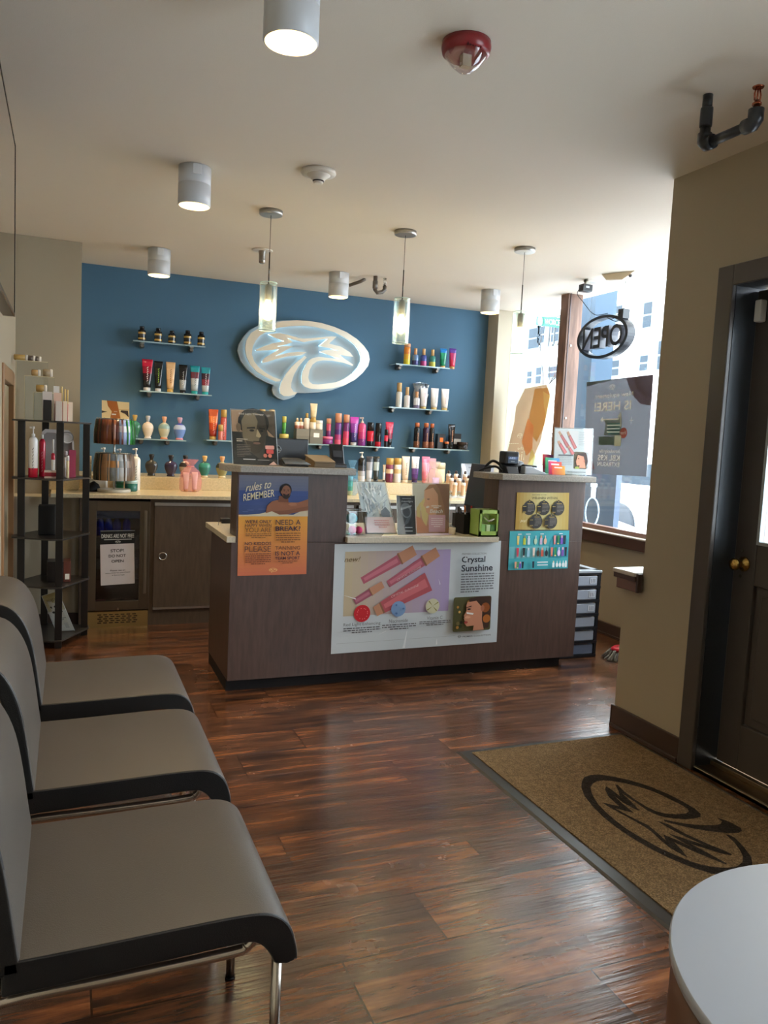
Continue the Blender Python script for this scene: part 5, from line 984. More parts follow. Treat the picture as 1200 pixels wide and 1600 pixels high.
X,w,h = (2.141,0.06751,0.2135); jar(X,YS,ZE+hc,w/2,h-hc,C(226,216,200),C(232,228,222),'white and gold jar at the right of the grey cartons',g,.35)
X,w,h = (2.225,0.1053,0.07104); jar(X,YS,ZE,w/2,h,C(130,50,120),C(216,110,150),'purple and pink jar right of the grey cartons',g,.35)
hj = h; X,w,h = (2.235,0.04338,0.2373); P_cyl(X,YS,ZE+hj,w,h-hj,[C(120,50,110),C(196,80,110)],RG,'slim pink bottle standing on the purple jar',g,None,.3)
X,w,h = (2.328,0.06129,0.2901); P_cyl(X,YS,ZE,w,h,[C(210,90,120),C(170,60,120),C(80,50,120),C(110,60,130)],RG,'tall purple and pink bottle with copper cap on the long shelf',g,None,.3)
X,w,h = (2.407,0.05676,0.2823); P_cyl(X,YS,ZE,w,h,[C(206,80,100),C(200,70,110),C(110,50,110)],RG,'tall rose bottle with copper cap, right of the purple one',g,None,.26)
X,w,h = (2.485,0.08583,0.2647); P_tube(X,YS,ZE,w,h,[C(60,50,110),C(130,50,150),C(190,70,170)],SV,'violet tube on the long shelf',g,C(230,180,230))
X,w,h = (2.565,0.07372,0.2662); P_pump(X,YS,ZE,w,h,[C(130,50,130),C(190,60,120),C(206,80,130)],C(222,200,190),'magenta pump bottle on the long shelf',g,C(240,170,200))
X,w,h = (2.651,0.06339,0.223); P_cyl(X,YS,ZE,w,h,[BK,C(200,40,60),C(200,40,60)],BK,'black and red bottle right of the magenta pump',g,None,.36,'lotion_bottle',False)
X,w,h = (2.731,0.0587,0.2213); P_cyl(X,YS,ZE,w,h,[C(186,36,54),BK,BK],C(34,34,36),'black bottle with red base on the long shelf',g,None,.4,'lotion_bottle',False)
X,w,h = (2.801,0.03614,0.1645); P_cyl(X,YS-.03,ZE,w,h,[BK,C(206,40,70)],BK,'short black and red bottle before the red tube',g,None,.34,'lotion_bottle',False)
X,w,h = (2.842,0.08244,0.2374); P_tube(X,YS,ZE,w,h,[BK,C(130,20,50),C(190,30,70),C(210,60,90)],BK,'red tube with black cap at the right end of the long shelf',g)
# ---- top right shelf
g = 'sprays and tubes on the top right shelf'
X,w,h = (2.987,0.06231,0.1993); P_cyl(X,YS,ZF,w,h,[C(226,206,50),C(236,180,50),C(232,140,50)],C(206,150,110),'yellow and orange can, leftmost on the top right shelf',g,C(150,60,30),.18,'spray_can')
for a,b,cap,lb in (((3.075,0.06021,0.1634),[C(60,60,120),C(110,140,180)],C(210,160,110),'blue purple mist bottle on the top right shelf'),((3.162,0.06074,0.1669),[C(186,70,130),C(80,90,160)],C(214,164,112),'pink and blue mist bottle on the top right shelf'),((3.256,0.06131,0.1666),[C(190,190,80),C(60,130,120)],C(214,170,112),'green and yellow mist bottle on the top right shelf')):
    P_spray(a[0],YS,ZF,a[1],a[2],b,cap,lb,g)
a = (3.369,0.07439,0.1881); P_tube(a[0],YS,ZF,a[1],a[2],[C(30,130,90),C(40,150,110),C(30,120,190)],C(220,170,110),'blue and green tube on the top right shelf',g,C(30,70,80))
a = (3.471,0.07514,0.197); P_tube(a[0],YS,ZF,a[1],a[2],[C(210,50,80),C(190,50,100),C(90,50,140)],C(220,170,110),'purple and red tube, rightmost on the top right shelf',g,C(60,30,80))
g = 'white bottles and tubes on the second right shelf'
a = (2.925,0.05825,0.2333); P_cyl(a[0],YS,ZG,a[1],a[2],[C(226,222,212)],C(206,166,110),'tall white can with wooden cap on the second right shelf',g,C(80,120,110),.36,'lotion_bottle',True,.8)
a = (3.009,0.05743,0.1971); P_cyl(a[0],YS,ZG,a[1],a[2],[C(226,222,216)],C(214,176,128),'white foam bottle with red letters on the second right shelf',g,C(200,60,60),.38,'foam_bottle',True,.6)
a = (3.102,0.05933,0.161); P_cyl(a[0],YS-.02,ZG,a[1],a[2],[C(120,110,140),C(220,220,226),C(220,220,226)],C(200,150,110),'small white bottle before the black and white bag',g,C(50,50,60),.36,'foam_bottle',True,.5)
a = (3.166,0.1628,0.2507); t = root('gift_bag', (a[0],YS+.05,ZG), 'black and white patterned cellophane bag behind the white tubes', 'bag', g)
mb = MB(); rg = []; X,w,h = a
for k,(fx,fy) in enumerate(((.75,.5),(.9,.6),(1,.5),(.8,.35),(1.05,.15))): rg.append([(X+sx1*w/2*fx, YS+.05+sy1*.05*fy, ZG+h*k/4+(.01*((i*7)%3-1) if k==4 else 0)) for i,(sx1,sy1) in enumerate(((-1,-1),(-.3,-1.2),(.3,-.9),(1,-1),(1,1),(0,1.1),(-1,1)))])
mb.loft(rg, [C(60,60,66),C(150,154,160),C(50,50,56),C(200,204,208)]); mb.build('bag_body', BAGC, t)
mb = MB(); rnd = random.Random(2)
for i in range(16):
    u, v = rnd.uniform(-.4,.4), rnd.uniform(.1,.95); mb.flat([(X+w*u, YS+.018, ZG+h*v),(X+w*(u+.12), YS+.018, ZG+h*(v+.03)),(X+w*(u+.05), YS+.018, ZG+h*(v-.1))], BK if i%2 else WHT)
mb.build('printed_pattern', PRINT, t)
for a,lb in (((3.185,0.08155,0.2032),'pinkish white tube with gold cap, left of three on the second right shelf'),((3.299,0.08592,0.2081),'white tube with green script, middle of three on the second right shelf'),((3.412,0.08688,0.2097),'white tube at the right end of the second right shelf')):
    P_tube(a[0],YS,ZG,a[1],a[2],[C(222,214,206),C(226,220,216)],C(206,176,110),lb,g,C(150,170,150) if 'green' in lb else C(200,140,150))
g = 'black and copper products on the lowest right shelf'
for a,c,lb in (((3.132,0.06111,0.2389),[C(110,70,50),BK,BK],'black aerosol can with copper cap, leftmost on the lowest right shelf'),((3.229,0.06375,0.2416),[C(130,80,60),C(56,36,60),C(60,40,64)],'purple black aerosol can with copper cap'),((3.292,0.05174,0.24),[C(130,80,60),BK,BK],'slim black aerosol can, third from left on the lowest right shelf')):
    P_cyl(a[0],YS,ZH,a[1],a[2],c,C(196,110,70),lb,g,C(226,160,110),.17,'aerosol_can',True,.72)
a = (3.385,0.0801,0.1439); P_box(a[0],YS,ZH,a[1],a[2],[BK,BK],'black carton with an orange square on the lowest right shelf',g,.06,'carton',C(226,120,50))
a = (3.434,0.04551,0.07118); P_cyl(a[0],YS-.05,ZH,a[1],a[2],[BK],C(200,110,60),'tiny black bottle with copper top before the orange square carton',g,None,.3)
a = (3.505,0.07748,0.2436); P_tube(a[0],YS,ZH,a[1],a[2],[BK,C(40,36,36)],BK,'black tube with copper letters on the lowest right shelf',g,C(230,170,130))
a = (3.578,0.07808,0.1563); P_box(a[0],YS+.03,ZH,a[1],a[2],[BK,C(170,172,174),BK],'black and silver striped carton behind the jar',g,.05,'carton')
a = (3.612,0.1104,0.07584); jar(a[0],YS-.04,ZH,a[1]/2,a[2],BK,C(50,38,34),'black jar with copper band, rightmost on the lowest right shelf',g,.4)
# ---- products along the ledge behind the desk
g = 'products on the ledge behind the low desk'; YK = 6.55
a = (2.447,0.0673,0.2647); P_pump(a[0],YK,ZK,a[1],a[2],[C(206,206,210),C(170,170,176),C(60,60,66),BK],WHT,'silver to black pump bottle at the left of the ledge row',g)
a = (2.521,0.06786,0.2275); P_tube(a[0],YK,ZK,a[1],a[2],[C(200,200,206),C(150,150,156),C(60,60,66)],SV,'silver and black tube next to the pump bottle',g)
a = (2.588,0.06213,0.2299); P_tube(a[0],YK,ZK,a[1],a[2],[C(60,64,62),C(160,170,166),C(40,42,42)],BK,'black marbled tube, third in the ledge row',g)
a = (2.666,0.02821,0.1576); P_tube(a[0],YK,ZK,a[1],a[2],[WHT,C(200,180,150)],BK,'thin white sachet leaning between black tube and maroon bottle',g,None,'sachet')
a = (2.719,0.06805,0.2191); P_cyl(a[0],YK,ZK,a[1],a[2],[C(120,50,76),C(120,50,76),C(226,200,170),C(120,50,76)],GD,'maroon bottle with gold cap in the ledge row',g,None,.27,'lotion_bottle',False)
a = (2.797,0.06861,0.222); P_cyl(a[0],YK,ZK,a[1],a[2],[WHT,WHT,C(210,180,130),WHT],GD,'white bottle with gold cap in the ledge row',g,None,.27,'lotion_bottle',False)
a = (2.876,0.08007,0.2406); P_tube(a[0],YK,ZK,a[1],a[2],[C(226,204,180),C(230,210,190)],C(226,210,190),'beige tube with black script in the ledge row',g,C(60,56,56))
a = (2.973,0.07765,0.2413); P_tube(a[0],YK,ZK,a[1],a[2],[C(90,60,130),C(110,80,150),C(226,222,226),C(230,226,230)],C(70,50,110),'white and purple tube in the ledge row',g,C(60,50,80))
a = (3.078,0.08178,0.2451); P_tube(a[0],YK,ZK,a[1],a[2],[C(226,130,150),C(230,150,170),C(226,120,150)],C(226,150,160),'pink tube in the ledge row',g,C(250,220,230))
a = (3.160,0.06599,0.2303); P_box(a[0],YK+.04,ZK,a[1],a[2],[C(216,150,160)],'pink carton behind the gauze gift bag',g,.04)
def pouch(X, Y, Z, w, h, col, label, group, contents):
    t = root('gift_pouch', (X,Y,Z), label, 'bag', group); mb = MB(); rg = []
    for k,(f,z) in enumerate(((.8,0),(1,.08),(1.05,.35),(.9,.6),(.45,.76),(.30,.80),(.55,.9),(.75,1.0))):
        P = []
        for i in range(20):
            a_ = 2*PI*i/20; wv = 1+.07*math.sin(a_*5+k); P.append((X+w/2*f*wv*math.cos(a_), Y+w*.28*f*wv*math.sin(a_), Z+h*z))
        rg.append(P)
    mb.loft(rg, col); mb.build('gauze', ORG, t)
    mb = MB(); mb.tube([(X+w*.17*math.cos(a_), Y+w*.1*math.sin(a_), Z+h*.785) for a_ in [2*PI*i/12 for i in range(13)]], .003, col, seg=6); mb.build('ribbon', PLAS, t)
    return t
p = (3.068,6.280,1.099)
pouch(p[0],6.34,CTZ,.16,(3.086,6.340,1.286)[2]-CTZ,C(226,200,190),'pale gauze gift pouch with a lavender tube left of the sample bottles','gift pouches',None)
P_tube(p[0]+.02,6.34,CTZ,.07,.165,[C(190,150,220),C(206,176,230)],C(210,180,236),'lavender tube inside the pale gauze pouch','tubes inside gift pouches')
p = (0.9038,6.200,0.9912)
pouch(p[0],6.28,CTZ,.165,(0.9093,6.280,1.229)[2]-CTZ,C(240,150,150),'pink gauze gift pouch standing on the cream worktop','gift pouches',None)
P_tube(p[0]-.032,6.28,CTZ,.05,.15,[C(236,200,190),C(240,214,206)],GD,'left pale tube inside the pink gauze pouch','tubes inside gift pouches')
P_tube(p[0]+.035,6.28,CTZ,.05,.155,[C(236,206,196),C(240,214,206)],GD,'right pale tube inside the pink gauze pouch','tubes inside gift pouches')
p = (2.230,6.200,0.9697)
pouch(p[0]+.01,6.22,CTZ,.11,(2.222,6.220,1.272)[2]-CTZ,C(120,170,200),'blue gauze pouch with a green bottle right of the left tower','gift pouches',None)
P_cyl(p[0]-.005,6.22,CTZ,.05,.16,[C(200,190,110),C(40,150,90),C(60,170,150)],C(120,190,210),'green bottle inside the blue gauze pouch','tubes inside gift pouches')
a = (3.295,0.1339,0.1903); jar(a[0],6.72,ZK,a[1]/2,a[2],C(226,216,176),C(232,224,190),'wide cream tub behind the sample bottles on the ledge',None)
pt_ = acrylic_sign('acrylic_sign', 'pale printed notice in a clear holder at the right end of the ledge', [(3.543,6.720,1.262), (3.848,6.720,1.262), (3.828,6.660,1.078), (3.526,6.660,1.078)], C(186,196,226), lambda s: (s.rect(0,0,1,1,C(190,196,220)), s.lines(.25,.6,.8,.85,2,C(110,120,150),3,center=True), s.lines(.2,.1,.8,.5,4,C(140,150,180),4,center=True)))
# tiered clear display of sample bottles
sd = root('stepped_display', (3.62,6.24,CTZ), 'clear stepped stand holding rows of sample bottles', 'display stand')
xa, xb = (3.094,6.200,1.071)[0], (3.588,6.200,1.082)[0]
mb = MB()
for i in range(3): mb.box(xa,xb,6.13+i*.075,6.13+(i+1)*.075,CTZ+.001,CTZ+.012+i*.035,C(255,255,255))
mb.build('steps', ACRYL, sd)
mb = MB()
for i in range(3): mb.box(xa,xb,6.128+i*.075,6.13+i*.075,CTZ+.008+i*.035,CTZ+.012+i*.035,C(226,232,234))
mb.build('step_edge', GLOSS, sd)
XT = {(711.3,0):3.195,(724.4,0):3.279,(736,0):3.353,(749.8,0):3.443,(762.9,0):3.529,(705.7,1):3.196,(717.4,1):3.271,(732.3,1):3.368,(744,1):3.445,(756.6,1):3.528,(701.5,2):3.204,(713.2,2):3.280,(727.2,2):3.372,(740.7,2):3.461,(751.7,2):3.535,(764,2):3.618}
words = ('front','middle','back'); nth = ('leftmost','second from left','third from left','fourth from left','fifth from left','rightmost')
for r_, (pxs, ytop) in enumerate((((711.3,724.4,736,749.8,762.9),741),((705.7,717.4,732.3,744,756.6),735),((701.5,713.2,727.2,740.7,751.7,764),728.5))):
    for k, px_ in enumerate(pxs):
        Y = 6.165+r_*.075; Z = CTZ+.0125+r_*.035; X = XT[(px_, r_)]
        nm = nth[k] if k < len(pxs)-1 else 'rightmost'
        t = root('sample_bottle', (X,Y,Z), f'{nm} cream sample bottle in the {words[r_]} row of the stepped stand', 'bottle', 'sample bottles on the stepped stand')
        mb = MB(); mb.lathe([(.020,0),(.022,.003),(.022,.010),(.0215,.011),(.0215,.098),(.022,.10),(.022,.118),(.014,.124)], (X,Y,Z), cols=[C(226,222,214)]*2+[C(216,180,146)]*3+[C(232,226,216)]*2, seg=16); mb.build('bottle_body', GLOSS, t)
        mb = MB(); mb.lathe([(.010,.124),(.0125,.132),(.011,.146),(.004,.153)], (X,Y,Z), C(50,40,40), seg=12); mb.build('cap', PLAS, t)
# ---- spinner rack with packets
SP = (0.3251,6.100,0.9679); sxp = SP[0]; SY = 6.12
sr = root('spinner_rack', (sxp,SY,CTZ), 'countertop spinner rack of sample packets on the cream worktop', 'display rack')
mb = MB(); mb.lathe([(.118,0),(.12,.003),(.12,.018),(.115,.022)], (sxp,SY,CTZ), C(206,198,180), seg=32); mb.build('round_base', PLAS, sr)
mb = MB(); mb.lathe([(.006,.02),(.006,.56)], (sxp,SY,CTZ), C(210,206,198), seg=10); mb.build('pole', METAL, sr)
for z in (1.262, 1.512): mb = MB(); mb.lathe([(.13,0),(.13,.004)], (sxp,SY,z), C(190,184,170), seg=28); mb.lathe([(.01,-.01),(.01,.012)], (sxp,SY,z), C(190,184,170), seg=10); mb.build('hook_ring', METAL, sr)
q = [(0.2298,6.080,1.645), (0.4208,6.080,1.640), (0.4231,6.080,1.517), (0.2316,6.080,1.517)]
sh = Sheet(*q, C(230,196,140), .003)
sh.rect(0,0,1,1,C(238,206,150)); sh.poly([(.18,1),(.55,1),(.62,.5),(.68,0),(.3,0),(.36,.4),(.22,.7)], C(176,100,40)); sh.poly([(0,.42),(.2,.36),(0,.28)], C(70,50,40)); sh.poly([(.7,.5),(.95,.5),(.98,.1),(.85,.3),(.68,.4)], C(70,50,40)); sh.rect(.6,.53,1,.56,C(206,150,90)); sh.text('NEW', .44,.38,.56,.43,C(236,220,200)); sh.lines(.36,.12,.64,.27,1,C(240,230,220),3); sh.build(sr, name='header_card', ink='header_print')
def packet(a_, z1, h, w, col, col2, label, rr=.128):
    """a sachet hanging from the ring at angle a_ (degrees, 270 faces the camera)"""
    a = math.radians(a_); cx, cy = sxp+rr*math.cos(a), SY+rr*math.sin(a); tx, ty = -math.sin(a), math.cos(a)
    if ty*0+tx < 0: tx, ty = -tx, -ty
    nx, ny = math.cos(a), math.sin(a)
    t = root('sachet', (cx,cy,z1-h), label, 'packet', 'packets on the spinner rack'); mb = MB(); rg = []
    for k,(f,d) in enumerate(((1,.0015),(1,.006),(1,.008),(1,.006),(.98,.0015))):
        z = z1-h+h*k/4; ox = .012*(1-k/4)
        rg.append([(cx+tx*w/2*f*s1+nx*(d*s2+ox), cy+ty*w/2*f*s1+ny*(d*s2+ox), z) for s1,s2 in ((-1,-1),(1,-1),(1,1),(-1,1))])
    mb.loft(rg, [col,col,col2,col]); mb.build('foil_pouch', PLAS, t)
    mb = MB(); mb.tube([(cx,cy,z1-.002),(cx-nx*.006,cy-ny*.006,z1+.012)], .0015, C(200,196,186), seg=5); mb.build('hook', METAL, t)
up_ = [(186,C(60,66,40),C(80,86,50),'olive green'),(208,C(40,36,24),C(60,50,30),'dark olive'),(231,C(120,60,38),C(104,52,34),'rust brown'),(253,C(150,90,56),C(136,80,50),'tan brown'),(275,C(84,40,28),C(110,52,40),'dark chocolate'),(297,C(150,170,214),C(232,236,244),'sky blue and white'),(320,C(40,130,60),C(50,140,66),'bright green'),(344,C(26,84,40),C(22,72,36),'dark green'),(60,C(90,60,40),C(90,60,40),'brown'),(120,C(60,60,60),C(70,70,70),'grey')]
for a_, c1, c2, nm in up_: packet(a_, 1.508, .178, .082, c1, c2, f'{nm} packet hanging on the upper ring of the spinner rack' + (' at the back' if 30 < a_ < 150 else ''))
lo_ = [(190,C(84,86,66),C(70,72,56),'grey green'),(212,C(44,50,46),C(60,62,50),'mottled near black'),(238,C(166,130,96),C(176,136,96),'bronze tan'),(264,C(130,140,150),C(196,140,80),'blue and orange sunset'),(288,C(190,194,196),C(150,156,160),'crinkled silver'),(312,C(110,94,84),C(150,130,114),'taupe striped'),(338,C(130,110,96),C(120,100,88),'pale taupe'),(60,C(90,60,40),C(90,60,40),'brown'),(120,C(60,60,60),C(70,70,70),'grey')]
for a_, c1, c2, nm in lo_: packet(a_, 1.258, .195, .080, c1, c2, f'{nm} packet hanging on the lower ring of the spinner rack' + (' at the back' if 30 < a_ < 150 else ''))
# bottles, jars behind the spinner
def at(px_, Y): return None
for (X,w,ht), c, cap, lb in (((0.2615,0.06024,0.3205),[WHT],WHT,'white pump bottle behind the left of the spinner rack'),((0.3795,0.06604,0.3149),[C(50,70,170),C(60,80,180)],C(200,206,214),'blue pump bottle behind the middle of the spinner rack'),((0.4944,0.07156,0.3251),[C(232,226,218),C(236,230,222)],WHT,'white pump bottle with black letters right of the spinner rack')):
    P_pump(X,6.33 if 'blue' not in lb else 6.37,CTZ,w,ht,c,cap,lb,'pump bottles behind the spinner rack',C(50,50,54) if 'letters' in lb else None)
X,w,ht = (0.1546,0.03626,0.2549); P_cyl(X,6.3,CTZ,w,ht,[C(150,140,110)],C(226,200,160),'small tan bottle at the left edge of the spinner rack','pump bottles behind the spinner rack')
for (X,w,ht), Yj, c, l_, lb in (((0.454,0.09286,0.085),6.2,C(40,110,104),C(190,220,222),'teal jar right of the spinner base'),((0.3733,0.06011,0.07058),6.24,C(60,140,100),C(80,150,110),'green tube-shaped jar behind the spinner pole')):
    jar(X,Yj,CTZ,w/2,ht,c,l_,lb,None)
X,w,ht = (0.17,0.1155,0.06195); mb = MB(); t = root('black_pouch', (X,6.16,CTZ), 'crumpled black cloth pouch left of the spinner base', 'pouch')
rg = []
for k,(f,z) in enumerate(((1,0),(1.02,.25),(.8,.7),(.35,1))): rg.append([(X+w/2*f*(1+.1*math.sin(3*a_+k))*math.cos(a_), 6.17+.09*f*math.sin(a_), CTZ+ht*z*(1+.15*math.cos(a_))) for a_ in [2*PI*i/16 for i in range(16)]])
mb.loft(rg, C(22,21,23)); mb.build('cloth', MATTE, t)
X,w,ht = (0.2149,0.1189,0.08214); P_box(X,6.34,CTZ,w,ht,[C(216,206,186)],'cream box behind the black pouch on the worktop',None,.08)

# ================================================================== étagère at the left
RK = C(22,19,18)
rk = root('shelf_tower', (-.05,5.62,0), 'dark brown five-tier open shelf tower left of the cooler', 'shelf unit')
M0, R0, L0, B0 = (-.042,5.40), (.122,5.715), (-.272,5.53), (-.138,5.85)
TZs = [.055,.405,.72,1.105,1.475]
for (x,y) in (M0,R0,L0,B0):
    mb = MB(); mb.box(x-.022,x+.022,y-.022,y+.022,0,1.466,RK); mb.build('post', PLAS, rk, bevel=.003)
ex = lambda p,q,k: (p[0]+(p[0]-q[0])*k, p[1]+(p[1]-q[1])*k)
o_ = [ex(L0,R0,.14), (M0[0]-.045, M0[1]-.035), (M0[0]+.02,M0[1]-.03), (R0[0]+.03,R0[1]-.02), (R0[0]+.03,R0[1]+.05), (B0[0]-.01,B0[1]+.05), (L0[0]-.06,L0[1]+.06)]
for z in TZs:
    mb = MB(); mb.prism([(x,y,z-.011) for x,y in o_], (0,0,.011), C(44,40,38)); mb.build('shelf_board', PLAS, rk, bevel=.002)
def onrack(px_, ytop, ybase, w, Y, tier):
    pass
g = 'care products on the second tier of the shelf tower'; ZR = 1.106
X,w,h = (-0.2035,0.05685,0.3277); P_pump(X,5.53,ZR,w,h,[C(196,30,56),C(228,224,220),C(228,224,220),C(228,224,220)],WHT,'large white pump bottle with red base on the shelf tower',g,C(60,50,50))
X,w,h = (-0.1514,0.03856,0.276); P_cyl(X,5.60,ZR,w,h,[C(190,30,56)],WHT,'crimson bottle behind the white pump bottle on the shelf tower',g,C(230,180,190),.1,'lotion_bottle',True,.4)
X,w,h = (-0.08417,0.02303,0.251); P_cyl(X,5.50,ZR+.05,w,h-.05,[WHT,WHT,C(190,30,56)],WHT,'white cone-topped bottle with red band on the shelf tower',g,None,.45,'lotion_bottle',True,.5)
X,w,h = (-0.0979,0.07207,0.1281); P_box(X,5.47,ZR,w,.05,[C(200,180,176),C(150,30,50),C(150,30,50),C(210,200,196)],'low clear and red box under the cone-topped bottle',g,.07)
X,w,h = (0.03294,0.04376,0.1822); P_box(X,5.62,ZR,w,h,[C(160,60,90)],'magenta carton at the right of the second tier',g,.06)
X,w,h = (-0.008596,0.02356,0.1733); P_cyl(X,5.56,ZR,w,h,[C(190,186,184),C(220,216,214)],C(150,140,140),'small silver bottle beside the magenta carton',g)
X,w,h = (-0.04083,0.01913,0.1467); P_cyl(X+.045,5.50,ZR,w,h,[C(206,190,150)],WHT,'small cream bottle right of the front post',g)
og = root('desk_organizer', (.03,5.74,ZR), 'light grey rounded plastic organizer with a round dish on the shelf tower', 'organizer', None)
xa, xb, zt = (-0.1677,5.750,1.289)[0], (0.05698,5.750,1.299)[0], (-0.08137,5.750,1.418)[2]
out = [(xa,ZR),(xa+.01,zt-.02),(xa+.03,zt),(xb-.05,zt),(xb-.02,zt-.03),(xb,ZR)]
mb = MB(); ip = [(x*.9+(xa+xb)/2*.1, ZR+(z-ZR)*.93) for x,z in out]
mb.prism([(x,5.76,z) for x,z in out], (0,.012,0), C(166,160,156))
for i in range(len(out)-1): mb.prism([(out[i][0],5.70,out[i][1]),(out[i+1][0],5.70,out[i+1][1]),(ip[i+1][0],5.70,ip[i+1][1]),(ip[i][0],5.70,ip[i][1])], (0,.06,0), C(186,180,176))
mb.build('tray', PLAS, og)
c_ = (-0.0005593,5.700,1.367); mb = MB(); mb.lathe([(.04,0),(.04,-.02),(.034,-.02),(.032,-.004)], (c_[0],5.72,c_[2]), C(206,200,196), ax='y', seg=24); mb.build('round_dish', PLAS, og)
VT = {(74.0, 612.0, 15.0, 5.5): (-0.1209, 0.05672, 0.1836), (90.0, 614.0, 12.0, 5.52): (-0.06025, 0.04595, 0.1803), (74.0, 625.0, 13.0, 5.44): (-0.1193, 0.04864, 0.1289), (88.0, 603.5, 9.0, 5.58): (-0.06884, 0.03479, 0.2256), (102.0, 627.0, 6.5, 5.46): (-0.01372, 0.0248, 0.128), (110.0, 628.5, 7.0, 5.5): (0.01705, 0.02703, 0.1249), (92.0, 627.0, 10.0, 5.42): (-0.0514, 0.03766, 0.1245), (96.5, 604, 2.4, 5.56): (-0.03576, 0.009288, 0.2249), (101.5, 608, 2.4, 5.56): (-0.0163, 0.009316, 0.2097), (105.5, 609, 2.4, 5.56): (-0.0007285, 0.009337, 0.2066)}
g = 'cosmetics on the top tier of the shelf tower'; ZT = 1.4755
# clear stepped stand
st = root('stepped_display', (-.12,5.7,ZT), 'clear acrylic stepped stand on top of the shelf tower', 'display stand')
mb = MB()
STEPS = [((-0.3215,5.800,1.869), (-0.1259,5.800,1.885), 5.80), ((-0.2669,5.720,1.767), (-0.08409,5.720,1.781), 5.72), ((-0.2093,5.640,1.659), (-0.06247,5.640,1.669), 5.64)]
for A0, B0_, Y in STEPS:
    xa, xb = A0[0], B0_[0]; z = A0[2]
    mb.box(xa,xb,Y,Y+.08,z-.003,z,C(255,255,255)); mb.box(xa,xb,Y,Y+.003,ZT,z,C(255,255,255)); mb.box(xa,xa+.003,Y,Y+.08,ZT,z,C(255,255,255)); mb.box(xb-.003,xb,Y,Y+.08,ZT,z,C(255,255,255))
mb.build('steps', ACRYL, st)
mb = MB()
for A0, B0_, Y in STEPS:
    xa, xb = A0[0], B0_[0]; z = A0[2]; mb.box(xa,xb,Y-.002,Y,z-.004,z,C(210,196,160)); mb.box(xa,xa+.003,Y-.002,Y,ZT,z,C(200,186,150))
mb.build('step_edge', GLOSS, st)
def hjar(X, step, r, L, bc, label):
    """a little jar lying on its side, cap towards the right"""
    Y = STEPS[step][2]; p = (X, Y, STEPS[step][0][2]+r*1.05+.0005); t = root('cosmetic_jar', (p[0],Y,p[2]-r), label, 'jar', 'small jars on the clear stepped stand')
    mb = MB(); mb.lathe([(r*.7,-L),(r,-L+.004),(r,0)], (p[0],Y+.04,p[2]), bc, ax='x', seg=16); mb.build('jar_body', GLOSS, t)
    mb = MB(); mb.lathe([(r*1.05,0),(r*1.05,.012),(r*.9,.016)], (p[0],Y+.04,p[2]), C(232,224,214), ax='x', seg=16); mb.build('lid', PLAS, t)
hjar((-0.2675,5.800,1.899)[0],0,.019,.07,C(186,150,86),'gold jar lying at the top left of the clear stand')
hjar((-0.2207,5.800,1.902)[0],0,.018,.035,C(90,76,66),'dark jar in the middle of the topmost step')
hjar((-0.1854,5.800,1.905)[0],0,.017,.03,C(96,84,74),'dark jar at the right end of the topmost step')
hjar((-0.186,5.720,1.798)[0],1,.021,.04,C(176,140,90),'tan jar lying on the middle step, left of two')
hjar((-0.1118,5.720,1.804)[0],1,.025,.045,C(160,140,110),'larger silver jar on the middle step, right of two')
hjar((-0.1442,5.640,1.688)[0],2,.024,.05,C(176,140,80),'gold jar lying on the lowest step')
for (px_,yt,w_,Y,cols,lb) in ((74,612,15,5.50,[C(200,186,176),C(206,196,190)],'clear box of pale compacts on the top tier'),(90,614,12,5.52,[C(214,176,160),C(220,186,170)],'pink carton right of the compacts box'),(74,625,13,5.44,[BK],'black carton at the front of the top tier'),(88,603.5,9,5.58,[WHT],'white carton with red bow on the top tier'),(102,627,6.5,5.46,[C(226,206,186)],'left small cream box at the right of the top tier'),(110,628.5,7,5.5,[C(226,208,190)],'right small cream box at the right of the top tier'),(92,627,10,5.42,[C(206,196,190)],'tiny pale square box with black mark on the top tier')):
    X,w,h = VT[(px_,yt,w_,Y)]
    P_box(X,Y,ZT,w,max(h,.03),cols,lb,g,.035,'carton')
for px_,yt,lb in ((96.5,604,'tallest lip gloss tube'),(101.5,608,'thin lip gloss tube between the other two'),(105.5,609,'rightmost lip gloss tube')):
    X,w,h = VT[(px_,yt,2.4,5.56)]; P_cyl(X,5.56,ZT,w,h,[C(190,90,80)],C(220,190,120),lb+' on the top tier of the shelf tower',g,None,.45,'lip_gloss',False)
# lower tiers
X,w,h = (-0.1191,0.1054,0.1952); mb = MB(); t = root('speaker', (X,5.62,.721), 'small black cube speaker on the third tier of the shelf tower', 'speaker'); mb.box(X-w/2,X+w/2,5.56,5.68,.721,.721+h,C(24,23,24)); mb.build('housing', MATTE, t, bevel=.006); mb = MB(); mb.box(X-w/2+.01,X+w/2-.01,5.557,5.56,.731,.721+h-.01,C(18,18,19)); mb.build('grille', MATTE, t)
X,w,h = (-0.04331,0.1469,0.1379); t = root('gift_box', (X,5.62,.406), 'dark box with reddish side and white tag on the fourth tier', 'box'); mb = MB(); mb.box(X-w/2,X+w/2-.045,5.55,5.70,.406,.406+h,C(28,22,22)); mb.box(X+w/2-.045,X+w/2,5.55,5.70,.406,.406+h,C(100,56,46)); mb.build('box_body', PLAS, t, bevel=.003); mb = MB(); mb.box(X+w/2-.035,X+w/2-.008,5.546,5.549,.425,.462,C(226,222,214)); mb.build('tag', PRINT, t)
def draw_fl(s):
    s.grad(0,.55,1,1,C(206,198,170),C(176,156,100),6); s.rect(0,0,1,.55,C(222,220,216)); s.text('WELLNESS WITHIN', .12,.80,.95,.87,C(90,76,40),.01)
    for i in range(3): s.disc(.28+i*.22,.66,.09,C(60,58,54)); s.disc(.28+i*.22,.52,.09,C(60,58,54))
    s.lines(.5,.28,.85,.36,2,C(130,130,130),4); s.rect(.6,.08,.82,.22,C(196,196,196))
